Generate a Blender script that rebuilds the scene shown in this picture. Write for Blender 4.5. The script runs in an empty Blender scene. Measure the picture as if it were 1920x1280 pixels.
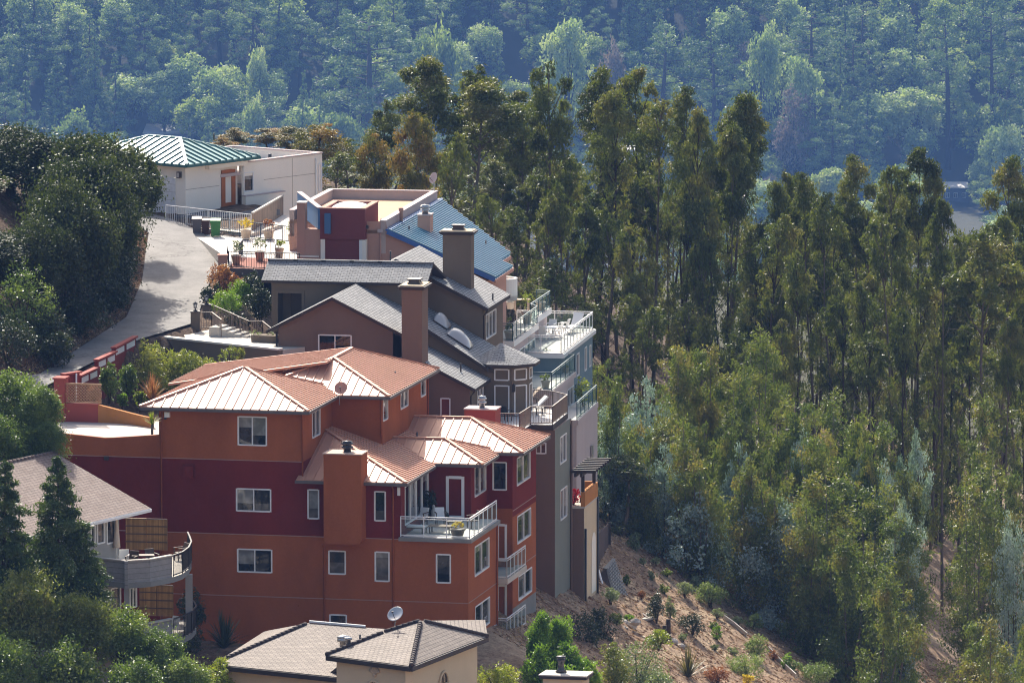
import bpy, math, random
import numpy as np
from mathutils import Vector
sin, cos, R = math.sin, math.cos, math.radians
rnd = random.Random(7)
SC = bpy.context.scene
COL = SC.collection
# ------------------------------------------------------------------ camera model (used to find where things stand)
F = 14000.0; CX, CY = 960.0, 640.0; PIT = R(7.04); CZ = 60.0
cp, sp = cos(PIT), sin(PIT)
def ray(px, py):
    xc = (px-CX)/F; yc = -(py-CY)/F
    return Vector((xc, cp+yc*sp, -sp+yc*cp))
CAMP = Vector((0, 0, CZ))
def P(px, py, Y):
    d = ray(px, py); return CAMP + d*(Y/d.y)
def PZ(px, py, z):
    d = ray(px, py); return CAMP + d*((z-CZ)/d.z)
class Frame:
    def __init__(s, px, py, Y, az):
        p = P(px, py, Y); s.O = Vector((p.x, p.y, 0)); a = R(az)
        s.u = Vector((cos(a), sin(a), 0)); s.v = Vector((-sin(a), cos(a), 0))
    def w(s, p): return s.O + s.u*p[0] + s.v*p[1] + Vector((0, 0, p[2]))
    def front(s, px, py, t=0.0):
        d = ray(px, py); q = s.O + s.v*t - CAMP; k = s.v.dot(q)/s.v.dot(d); h = CAMP + d*k
        return (h-s.O).dot(s.u), h.z
    def side(s, px, py, ss=0.0):
        d = ray(px, py); q = s.O + s.u*ss - CAMP; k = s.u.dot(q)/s.u.dot(d); h = CAMP + d*k
        return (h-s.O).dot(s.v), h.z
    def flat(s, px, py, z):
        h = PZ(px, py, z) - s.O; return h.dot(s.u), h.dot(s.v)
class World:
    def w(s, p): return Vector(p)
WF = World()
# ------------------------------------------------------------------ objects
ROOT = {}
def thing(name, label, cat, loc, group=None, kind=None):
    o = bpy.data.objects.new(name, None); COL.objects.link(o); o.location = loc
    o.empty_display_size = .3
    o['label'] = label; o['category'] = cat
    if group: o['group'] = group
    if kind: o['kind'] = kind
    ROOT[o.name] = Vector(loc)
    return o
def tag(o, label=None, cat=None, group=None, kind=None):
    if label: o['label'] = label
    if cat: o['category'] = cat
    if group: o['group'] = group
    if kind: o['kind'] = kind
    return o
def dup(root, loc, label=None, group=None, rz=None, sc=None):
    r = root.copy(); COL.objects.link(r); r.location = loc
    if rz is not None: r.rotation_euler = (0, 0, rz)
    if sc is not None: r.scale = sc
    if label: r['label'] = label
    if group: r['group'] = group
    for ch in list(root.children):
        c = ch.copy(); COL.objects.link(c); c.parent = r
        for g in ch.children:
            d = g.copy(); COL.objects.link(d); d.parent = c
    return r
class MB:
    def __init__(s, fr=WF): s.fr = fr; s.v = []; s.f = []; s.m = []; s.uv = []; s.sm = []
    def face(s, pts, m=0, uv=None, sm=False):
        i = len(s.v); s.v += [tuple(s.fr.w(p)) for p in pts]; s.f.append(tuple(range(i, i+len(pts)))); s.m.append(m); s.uv.append(uv); s.sm.append(sm)
    def mesh(s, vs, fs, m=0, sm=False):
        i = len(s.v); s.v += [tuple(p) for p in vs]
        for f in fs: s.f.append(tuple(i+k for k in f)); s.m.append(m); s.uv.append(None); s.sm.append(sm)
    def box(s, a0, a1, b0, b1, c0, c1, m=0):
        vs = [s.fr.w((a, b, c)) for c in (c0, c1) for b in (b0, b1) for a in (a0, a1)]
        s.mesh(vs, [(0, 2, 3, 1), (4, 5, 7, 6), (0, 1, 5, 4), (2, 6, 7, 3), (0, 4, 6, 2), (1, 3, 7, 5)], m)
    def prism(s, poly, z0, z1, m=0, top=None):
        n = len(poly); lo = [s.fr.w((p[0], p[1], z0)) for p in poly]; hi = [s.fr.w((p[0], p[1], z1)) for p in poly]
        s.mesh(lo+hi, [tuple(range(n-1, -1, -1))]+[(i, (i+1) % n, n+(i+1) % n, n+i) for i in range(n)], m)
        s.mesh(hi, [tuple(range(n))], m if top is None else top)
    def tube(s, pts, r, n=6, m=0, r2=None):
        W = [s.fr.w(p) for p in pts]; N = len(W); vs = []
        for i, p in enumerate(W):
            d = (W[min(i+1, N-1)]-W[max(i-1, 0)])
            d = d.normalized() if d.length > 1e-9 else Vector((0, 0, 1))
            x = d.cross(Vector((0.31, 0.17, 0.93)))
            if x.length < .05: x = d.cross(Vector((1, 0, 0)))
            x.normalize(); y = d.cross(x)
            rr = r if r2 is None else r+(r2-r)*i/(N-1)
            if isinstance(r, (list, tuple)): rr = r[i]
            vs += [p+(x*cos(6.2832*k/n)+y*sin(6.2832*k/n))*rr for k in range(n)]
        fs = [(i*n+k, i*n+(k+1) % n, (i+1)*n+(k+1) % n, (i+1)*n+k) for i in range(N-1) for k in range(n)]
        fs += [tuple(range(n-1, -1, -1)), tuple((N-1)*n+k for k in range(n))]
        s.mesh(vs, fs, m, True)
    def bar(s, a, b, w, h=None, m=0):
        """square bar from a to b"""
        h = h or w; A, B = s.fr.w(a), s.fr.w(b); d = (B-A).normalized()
        x = d.cross(Vector((0, 0, 1)))
        if x.length < .01: x = s.fr.w((1, 0, 0))-s.fr.w((0, 0, 0))
        x.normalize(); y = x.cross(d)
        vs = [q+x*(i*w/2)+y*(j*h/2) for q in (A, B) for j in (-1, 1) for i in (-1, 1)]
        s.mesh(vs, [(0, 2, 3, 1), (4, 5, 7, 6), (0, 1, 5, 4), (2, 6, 7, 3), (0, 4, 6, 2), (1, 3, 7, 5)], m)
    def lathe(s, c, prof, n=14, m=0, ax=None):
        c = s.fr.w(c); vs = []
        if ax is None: X, Y, Z = Vector((1, 0, 0)), Vector((0, 1, 0)), Vector((0, 0, 1))
        else:
            Z = Vector(ax).normalized(); X = Z.cross(Vector((.3, .9, .2))).normalized(); Y = Z.cross(X)
        for r, z in prof: vs += [c+(X*cos(6.2832*k/n)+Y*sin(6.2832*k/n))*r+Z*z for k in range(n)]
        N = len(prof)
        fs = [(i*n+k, i*n+(k+1) % n, (i+1)*n+(k+1) % n, (i+1)*n+k) for i in range(N-1) for k in range(n)]
        fs += [tuple(range(n-1, -1, -1)), tuple((N-1)*n+k for k in range(n))]
        s.mesh(vs, fs, m, True)
    def plane(s, poly, thick=.1, m=0, rib=None, mr=None, rw=.045, rh=.05, off=0.0, mrib=None):
        """a sloping roof plane: top with metre uvs, skirt, optional raised seams up the slope"""
        W = [s.fr.w(p) for p in poly]; n = Vector((0, 0, 0))
        for i in range(len(W)): n += (W[i]-W[0]).cross(W[(i+1) % len(W)]-W[0])
        n.normalize()
        if n.z < 0: W.reverse(); n = -n
        h = Vector((0, 0, 1)).cross(n)
        h = h.normalized() if h.length > 1e-4 else Vector((1, 0, 0))
        d = n.cross(h)
        uv = [(p.dot(h), p.dot(d)) for p in W]
        i = len(s.v); k = len(W)
        s.v += [tuple(p) for p in W]; s.f.append(tuple(range(i, i+k))); s.m.append(m); s.uv.append(uv); s.sm.append(False)
        lo = [p-Vector((0, 0, thick)) for p in W]
        s.mesh(W+lo, [(a, k+a, k+(a+1) % k, (a+1) % k) for a in range(k)]+[tuple(range(2*k-1, k-1, -1))], m if mr is None else mr)
        if rib:
            x0, x1 = min(q[0] for q in uv), max(q[0] for q in uv)
            x = math.ceil(x0/rib)*rib
            while x < x1:
                ys = []
                for a in range(k):
                    p, q = uv[a], uv[(a+1) % k]
                    if (p[0]-x)*(q[0]-x) < 0: ys.append(p[1]+(q[1]-p[1])*(x-p[0])/(q[0]-p[0]))
                if len(ys) >= 2 and max(ys)-min(ys) > .1:
                    base = W[0]-h*uv[0][0]-d*uv[0][1]
                    a_, b_ = base+h*x+d*min(ys), base+h*x+d*max(ys)
                    vs = [q+h*(sx*rw/2)+n*hh for q in (a_, b_) for hh in (-.01, rh) for sx in (-1, 1)]
                    s.mesh(vs, [(0, 2, 3, 1), (4, 5, 7, 6), (2, 6, 7, 3), (0, 4, 6, 2), (1, 3, 7, 5)], m if mrib is None else mrib)
                x += rib
    def build(s, name, mats, parent=None, loc=None, label=None):
        if not isinstance(mats, (list, tuple)): mats = [mats]
        r = parent
        while r is not None and r.parent is not None: r = r.parent
        base = ROOT[r.name] if r is not None else Vector(loc if loc is not None else (0, 0, 0))
        me = bpy.data.meshes.new(name)
        me.from_pydata([(v[0]-base.x, v[1]-base.y, v[2]-base.z) for v in s.v], [], s.f)
        for m in mats: me.materials.append(m)
        if len(mats) > 1: me.polygons.foreach_set('material_index', s.m)
        me.polygons.foreach_set('use_smooth', s.sm)
        if any(u for u in s.uv):
            L = me.uv_layers.new(name='UVMap').data; k = 0
            for f, u in zip(s.f, s.uv):
                for j in range(len(f)):
                    if u: L[k].uv = u[j]
                    k += 1
        o = bpy.data.objects.new(name, me); COL.objects.link(o)
        if parent is not None: o.parent = parent
        else: o.location = base; ROOT[o.name] = base
        if label: o['label'] = label
        return o
# ------------------------------------------------------------------ materials
def nt(name):
    m = bpy.data.materials.new(name); m.use_nodes = True; n = m.node_tree; n.nodes.clear()
    out = n.nodes.new('ShaderNodeOutputMaterial'); b = n.nodes.new('ShaderNodeBsdfPrincipled')
    n.links.new(b.outputs[0], out.inputs[0]); return m, n, b, out
def ramp(n, pts):
    r = n.nodes.new('ShaderNodeValToRGB'); e = r.color_ramp.elements
    while len(e) < len(pts): e.new(.5)
    for k, (p, c) in zip(e, pts): k.position = p; k.color = (*c, 1)
    return r
def noise(n, scale, detail=4, rough=.6, vec=None):
    t = n.nodes.new('ShaderNodeTexNoise'); t.inputs['Scale'].default_value = scale; t.inputs['Detail'].default_value = detail
    t.inputs['Roughness'].default_value = rough
    if vec is not None: n.links.new(vec, t.inputs['Vector'])
    return t
def coord(n, kind='Object'): return n.nodes.new('ShaderNodeTexCoord').outputs[kind]
def mul(c, k): return tuple(min(1, x*k) for x in c)
def surf(name, c, rough=.8, spec=.3, metal=0.0, var=.12, vs=.6, bump=0.0, bs=30, streak=0.0):
    m, n, b, o = nt(name)
    b.inputs['Roughness'].default_value = rough; b.inputs['Metallic'].default_value = metal
    b.inputs['Specular IOR Level'].default_value = spec
    co = coord(n)
    if var:
        mp = n.nodes.new('ShaderNodeMapping'); n.links.new(co, mp.inputs[0])
        if streak: mp.inputs['Scale'].default_value = (1, 1, streak)
        t = noise(n, vs, 6, .65, mp.outputs[0])
        r = ramp(n, [(.25, mul(c, 1-var)), (.5, c), (.78, mul(c, 1+var))]); n.links.new(t.outputs['Fac'], r.inputs[0])
        t2 = noise(n, vs*22, 3, .6, co); r2 = ramp(n, [(.2, (1-var*.6,)*3), (.8, (1, 1, 1))]); n.links.new(t2.outputs['Fac'], r2.inputs[0])
        mx = n.nodes.new('ShaderNodeMix'); mx.data_type = 'RGBA'; mx.blend_type = 'MULTIPLY'; mx.inputs['Factor'].default_value = 1
        n.links.new(r.outputs[0], mx.inputs['A']); n.links.new(r2.outputs[0], mx.inputs['B']); n.links.new(mx.outputs['Result'], b.inputs['Base Color'])
    else: b.inputs['Base Color'].default_value = (*c, 1)
    if bump:
        t = noise(n, bs, 4, .7, co); bp = n.nodes.new('ShaderNodeBump'); bp.inputs['Strength'].default_value = bump; bp.inputs['Distance'].default_value = .03
        n.links.new(t.outputs['Fac'], bp.inputs['Height']); n.links.new(bp.outputs[0], b.inputs['Normal'])
    return m
def shingle(name, c1, c2, mort, rough=.8, bw=.33, rh=.17):
    m, n, b, o = nt(name); uv = coord(n, 'UV')
    br = n.nodes.new('ShaderNodeTexBrick'); n.links.new(uv, br.inputs['Vector'])
    br.inputs['Color1'].default_value = (*c1, 1); br.inputs['Color2'].default_value = (*c2, 1); br.inputs['Mortar'].default_value = (*mort, 1)
    br.inputs['Scale'].default_value = 1; br.inputs['Brick Width'].default_value = bw; br.inputs['Row Height'].default_value = rh
    br.inputs['Mortar Size'].default_value = .016; br.inputs['Mortar Smooth'].default_value = .3; br.inputs['Bias'].default_value = 0
    t = noise(n, .7, 5, .7, uv); r = ramp(n, [(.25, (.72,)*3), (.75, (1.0,)*3)]); n.links.new(t.outputs['Fac'], r.inputs[0])
    t2 = noise(n, 9, 3, .6, uv); r2 = ramp(n, [(.25, (.8,)*3), (.75, (1.0,)*3)]); n.links.new(t2.outputs['Fac'], r2.inputs[0])
    prev = br.outputs['Color']
    for rr in (r, r2):
        mx = n.nodes.new('ShaderNodeMix'); mx.data_type = 'RGBA'; mx.blend_type = 'MULTIPLY'; mx.inputs['Factor'].default_value = 1
        n.links.new(prev, mx.inputs['A']); n.links.new(rr.outputs[0], mx.inputs['B']); prev = mx.outputs['Result']
    n.links.new(prev, b.inputs['Base Color']); b.inputs['Roughness'].default_value = rough; b.inputs['Specular IOR Level'].default_value = .35
    bp = n.nodes.new('ShaderNodeBump'); bp.inputs['Strength'].default_value = .7; bp.inputs['Distance'].default_value = .03; bp.invert = True
    n.links.new(br.outputs['Fac'], bp.inputs['Height']); n.links.new(bp.outputs[0], b.inputs['Normal'])
    return m
def boards(name, c, pitch=.2, horizontal=True, gap=.1, var=.2, rough=.8):
    """wood boards: dark joints every pitch metres along z or along the wall"""
    m, n, b, o = nt(name); co = coord(n)
    sx = n.nodes.new('ShaderNodeSeparateXYZ'); n.links.new(co, sx.inputs[0])
    if horizontal: val = sx.outputs['Z']
    else:
        a = n.nodes.new('ShaderNodeMath'); a.operation = 'ADD'; n.links.new(sx.outputs['X'], a.inputs[0]); n.links.new(sx.outputs['Y'], a.inputs[1]); val = a.outputs[0]
    d = n.nodes.new('ShaderNodeMath'); d.operation = 'DIVIDE'; n.links.new(val, d.inputs[0]); d.inputs[1].default_value = pitch
    fr = n.nodes.new('ShaderNodeMath'); fr.operation = 'FRACT'; n.links.new(d.outputs[0], fr.inputs[0])
    lt = n.nodes.new('ShaderNodeMath'); lt.operation = 'LESS_THAN'; n.links.new(fr.outputs[0], lt.inputs[0]); lt.inputs[1].default_value = gap
    fl = n.nodes.new('ShaderNodeMath'); fl.operation = 'FLOOR'; n.links.new(d.outputs[0], fl.inputs[0])
    wn = n.nodes.new('ShaderNodeTexWhiteNoise'); wn.noise_dimensions = '1D'; n.links.new(fl.outputs[0], wn.inputs['W'])
    r = ramp(n, [(0, mul(c, 1-var)), (1, mul(c, 1+var))]); n.links.new(wn.outputs[0], r.inputs[0])
    t = noise(n, 3, 5, .7, co); r2 = ramp(n, [(.25, (.7,)*3), (.75, (1,)*3)]); n.links.new(t.outputs['Fac'], r2.inputs[0])
    mx = n.nodes.new('ShaderNodeMix'); mx.data_type = 'RGBA'; mx.blend_type = 'MULTIPLY'; mx.inputs['Factor'].default_value = 1
    n.links.new(r.outputs[0], mx.inputs['A']); n.links.new(r2.outputs[0], mx.inputs['B'])
    m2 = n.nodes.new('ShaderNodeMix'); m2.data_type = 'RGBA'; n.links.new(lt.outputs[0], m2.inputs['Factor']); n.links.new(mx.outputs['Result'], m2.inputs['A']); m2.inputs['B'].default_value = (*mul(c, .25), 1)
    n.links.new(m2.outputs['Result'], b.inputs['Base Color']); b.inputs['Roughness'].default_value = rough; b.inputs['Specular IOR Level'].default_value = .3
    return m
def glass(name, tint, rough=.03, clear=0.0):
    m, n, b, o = nt(name)
    b.inputs['Base Color'].default_value = (*tint, 1); b.inputs['Roughness'].default_value = rough; b.inputs['Specular IOR Level'].default_value = .6
    if clear:
        tr = n.nodes.new('ShaderNodeBsdfTransparent'); mx = n.nodes.new('ShaderNodeMixShader')
        tr.inputs[0].default_value = (.85, .93, .92, 1); mx.inputs[0].default_value = clear
        n.links.new(b.outputs[0], mx.inputs[1]); n.links.new(tr.outputs[0], mx.inputs[2]); n.links.new(mx.outputs[0], o.inputs[0])
    else:
        # dim room behind the pane: broad lighter shapes (blinds, furniture) seen through the glass
        co = coord(n); t = noise(n, 1.4, 2, .5, co); r = ramp(n, [(.45, tint), (.6, tuple(min(1, q*1.6+.012) for q in tint)), (.75, tint)])
        n.links.new(t.outputs['Fac'], r.inputs[0]); n.links.new(r.outputs[0], b.inputs['Base Color'])
        t2 = noise(n, .8, 2, .5, co); bp = n.nodes.new('ShaderNodeBump'); bp.inputs['Strength'].default_value = .02; bp.inputs['Distance'].default_value = .1
        n.links.new(t2.outputs['Fac'], bp.inputs['Height']); n.links.new(bp.outputs[0], b.inputs['Normal'])
    return m
def leafmat(name, cols, rough=.42, spec=.5, trans=.3, tcol=None):
    """cols: ramp along the per-leaf random value"""
    m, n, b, o = nt(name)
    at = n.nodes.new('ShaderNodeAttribute'); at.attribute_name = 'var'
    oi = n.nodes.new('ShaderNodeObjectInfo')
    a = n.nodes.new('ShaderNodeMath'); a.operation = 'MULTIPLY_ADD'; n.links.new(oi.outputs['Random'], a.inputs[0]); a.inputs[1].default_value = .36; n.links.new(at.outputs['Fac'], a.inputs[2])
    s = n.nodes.new('ShaderNodeMath'); s.operation = 'SUBTRACT'; n.links.new(a.outputs[0], s.inputs[0]); s.inputs[1].default_value = .18
    r = ramp(n, [(i/(len(cols)-1), c) for i, c in enumerate(cols)]); n.links.new(s.outputs[0], r.inputs[0])
    n.links.new(r.outputs[0], b.inputs['Base Color']); b.inputs['Roughness'].default_value = rough; b.inputs['Specular IOR Level'].default_value = spec
    tr = n.nodes.new('ShaderNodeBsdfTranslucent')
    hs = n.nodes.new('ShaderNodeMix'); hs.data_type = 'RGBA'; hs.blend_type = 'MULTIPLY'; hs.inputs['Factor'].default_value = 1
    n.links.new(r.outputs[0], hs.inputs['A']); hs.inputs['B'].default_value = (*(tcol or (1.5, 1.6, .6)), 1); n.links.new(hs.outputs['Result'], tr.inputs[0])
    mx = n.nodes.new('ShaderNodeMixShader'); mx.inputs[0].default_value = trans
    n.links.new(b.outputs[0], mx.inputs[1]); n.links.new(tr.outputs[0], mx.inputs[2]); n.links.new(mx.outputs[0], o.inputs[0])
    return m
M = {}
M['orange'] = surf('orange_stucco', (.33, .10, .036), .9, .08, var=.25, vs=.35, bump=.25, bs=18, streak=.4)
M['darkred'] = surf('dark_red_stucco', (.17, .024, .017), .9, .08, var=.25, vs=.35, bump=.25, bs=18, streak=.4)
M['redpaint'] = surf('red_painted_wall', (.34, .075, .055), .8, .25, var=.1, bump=.2)
M['ochre'] = surf('ochre_stucco', (.46, .20, .065), 0.85, .1, var=.1, bump=.2)
M['taupe'] = surf('taupe_stucco', (.185, .125, .095), 0.85, .1, var=.1, vs=.35, bump=.25, bs=18, streak=.4)
M['olive'] = surf('olive_taupe_stucco', (.17, .135, .1), 0.85, .1, var=.1, vs=.35, bump=.2, bs=18, streak=.4)
M['greygreen'] = surf('grey_green_stucco', (.20, .215, .185), 0.85, .1, var=.1, vs=.35, bump=.2, bs=18, streak=.4)
M['pink'] = surf('pink_stucco', (.50, .29, .22), 0.85, .1, var=.1, vs=.35, bump=.2, bs=18, streak=.4)
M['pale'] = surf('pale_pink_stucco', (.50, .42, .40), 0.85, .1, var=.08, vs=.35, bump=.2, bs=18, streak=.3)
M['tan'] = surf('tan_stucco', (.62, .50, .34), 0.85, .1, var=.08, vs=.35, bump=.2, bs=18, streak=.4)
M['maroon'] = surf('maroon_stucco', (.19, .055, .055), 0.85, .1, var=.1, vs=.35, bump=.2, bs=18, streak=.4)
M['bluewall'] = surf('blue_stucco', (.075, .16, .30), .8, .25, var=.12, bump=.2, streak=.4)
M['bluegrey'] = surf('blue_grey_stucco', (.17, .24, .27), 0.85, .1, var=.08, bump=.2, streak=.4)
M['cream'] = surf('cream_stucco', (.83, .78, .68), 0.85, .1, var=.06, vs=.35, bump=.2, bs=18, streak=.4)
M['white'] = surf('white_paint', (.78, .77, .74), .5, .4, var=.04)
M['winframe'] = surf('white_window_frame', (.74, .74, .73), .45, .4, var=.03)
M['gutter'] = surf('grey_gutter', (.115, .10, .095), .5, .4, var=.08)
M['darkfascia'] = surf('dark_brown_fascia', (.045, .034, .03), .6, .35, var=.1)
M['conc'] = surf('concrete', (.50, .46, .40), .85, .2, var=.1, vs=.5, bump=.2)
M['greyconc'] = surf('grey_concrete', (.23, .23, .215), .9, .2, var=.18, vs=.5, bump=.3)
M['deck'] = surf('pale_deck', (.60, .56, .51), .75, .3, var=.08, vs=1.2)
M['black'] = surf('black_metal', (.02, .02, .022), .45, .5, var=.05)
M['bluerail'] = surf('blue_black_rail', (.03, .05, .075), .4, .5, var=.05)
M['tealrail'] = surf('teal_rail', (.035, .10, .115), .4, .5, var=.05)
M['whiterail'] = surf('white_rail', (.72, .72, .71), .4, .5, var=.03)
M['brownrail'] = surf('brown_rail', (.19, .145, .115), .45, .5, var=.05)
M['metal'] = surf('galvanised_metal', (.45, .45, .44), .35, .5, .7, var=.1, vs=3)
M['darkmetal'] = surf('dark_flue_metal', (.06, .055, .055), .4, .5, .3, var=.15, vs=3)
M['copper'] = surf('copper_red_metal_roof', (.52, .265, .17), .5, .42, .1, var=.07, vs=.5)
M['teal'] = surf('teal_metal_roof', (.22, .38, .365), .4, .6, .1, var=.07, vs=.5)
M['tealdark'] = surf('dark_teal_trim', (.02, .11, .11), .45, .5, var=.05)
M['blueroof'] = surf('blue_metal_roof', (.42, .58, .60), .36, .6, .1, var=.07, vs=.5)
M['seamdark'] = surf('dark_seam', (.02, .05, .055), .6, .3, var=.05)
M['greyshingle'] = shingle('grey_shingles', (.26, .26, .26), (.36, .355, .352), (.05, .05, .052))
M['tanshingle'] = shingle('tan_tiles', (.225, .185, .155), (.295, .245, .205), (.07, .05, .045), bw=.30, rh=.24)
M['brownshingle'] = shingle('brown_tiles', (.235, .165, .135), (.30, .225, .19), (.07, .05, .045), bw=.30, rh=.22)
M['glass'] = glass('window_glass', (.010, .012, .014))
M['glass_blind'] = glass('window_glass_with_blind', (.16, .16, .15)); M['glass_curtain'] = glass('window_glass_with_curtain', (.075, .07, .065))
M['tealglass'] = glass('teal_window_glass', (.02, .07, .07))
M['railglass'] = glass('rail_glass', (.25, .33, .33), .05, .78)
M['skyglass'] = surf('skylight_acrylic', (.42, .41, .40), .18, .6, var=.06, vs=2)
M['wood'] = boards('weathered_siding', (.33, .32, .31), .28, True, .05, .12)
M['bamboo'] = boards('bamboo_screen', (.36, .20, .075), .06, False, .15, .25)
M['fencewood'] = boards('wooden_screen', (.30, .22, .16), .16, False, .06, .2)
M['brownfence'] = boards('brown_fence_boards', (.16, .11, .09), .15, False, .08, .15)
M['redfence'] = boards('red_fence_boards', (.24, .035, .03), .22, False, .05, .12)
M['orangedoor'] = surf('varnished_door', (.42, .12, .025), .35, .5, var=.15, vs=2)
M['bark'] = surf('dark_bark', (.075, .055, .042), .9, .2, var=.35, vs=1.2, streak=.25)
M['greybark'] = surf('grey_bark', (.17, .14, .115), .9, .2, var=.35, vs=1.2, streak=.25)
M['soil'] = surf('potting_soil', (.05, .035, .025), .95, .1)
M['terracotta'] = surf('pale_pot', (.52, .42, .33), .8, .3, var=.1, vs=3)
M['cushion'] = surf('white_cushion', (.75, .74, .72), .9, .2, var=.03)
M['furn'] = surf('dark_wood_furniture', (.09, .055, .035), .6, .4, var=.2, vs=4)
M['brick'] = surf('brick_paving', (.28, .11, .08), .9, .2, var=.2, vs=6)
# ------------------------------------------------------------------ terrain
def sst(a, b, x):
    t = np.clip((np.asarray(x, float)-a)/(b-a), 0, 1); return t*t*(3-2*t)
def zroad(y): return np.interp(y, [380, 405, 418, 437, 455, 465, 480, 520], [5.5, 6.3, 6.87, 7.6, 9.1, 10, 10.6, 10.4])
ROADL = ([380, 410, 416, 436, 447, 456, 462, 467, 476], [-50, -33, -26.5, -22.7, -22.3, -22.5, -22.6, -24.2, -33])
ROADR = ([380, 410, 428, 434, 447, 452, 457, 462, 467, 476], [-40, -26.5, -21.5, -18.6, -18.2, -17.7, -17.5, -19.3, -21.5, -27])
def hill(x, y):
    bumps = .16*np.sin(x*1.9+y*.7)*np.sin(y*1.3-x*.4)+.25*np.sin(x*.45+1.3)*np.sin(y*.37)
    return -6.9-.55*(x-1.2)+.025*(y-416)+bumps*sst(1, 4, x)
def terr(x, y):
    x = np.asarray(x, float); y = np.asarray(y, float)
    pl = hill(x, y); pl = np.where(y > 440, pl+.05*(y-440)*sst(10, -8, x), pl)
    bank = .62*np.clip(np.interp(y, *ROADL)-x-.3, 0, 11)
    up = zroad(y)+bank; w = sst(-17, -9, x); up = up*(1-w)+pl*w
    g = sst(.3, 1.3, x-np.interp(y, *ROADR))*sst(399, 400, y)
    g1 = g*(1-sst(-.7, -.1, y-(431-.834*(x+20.97)))); up = up*(1-g1)+np.minimum(up, 3.9)*g1
    g2 = g*(1-sst(434, 436, y)); up = up*(1-g2)+np.minimum(up, 6.5)*g2
    low = np.minimum(pl, -6-(404-y)*.24)
    f = sst(.6, 8.5, y-(400-.2126*np.clip(x+2.34, -26, 3))); z = low*(1-f)+up*f
    z = -40+np.logaddexp(0, (z+40)/3.0)*3.0
    k = sst(545, 760, y)*sst(-30, 10, x)+sst(490, 690, y)*(1-sst(-30, 10, x)); z = z*(1-k)-40*k
    k = sst(700, 2500, y); z = z-214*k
    z = np.maximum(z, -252+.46*(y-3000)+6*np.sin(x*.025+y*.014))
    z = np.minimum(z, 20)
    n = sst(345, 230, y); z = z*(1-n)-34*n
    n = sst(60, -10, y); z = z*(1-n)+57.5*n
    return z
def tz(x, y): return float(terr(x, y))
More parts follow.
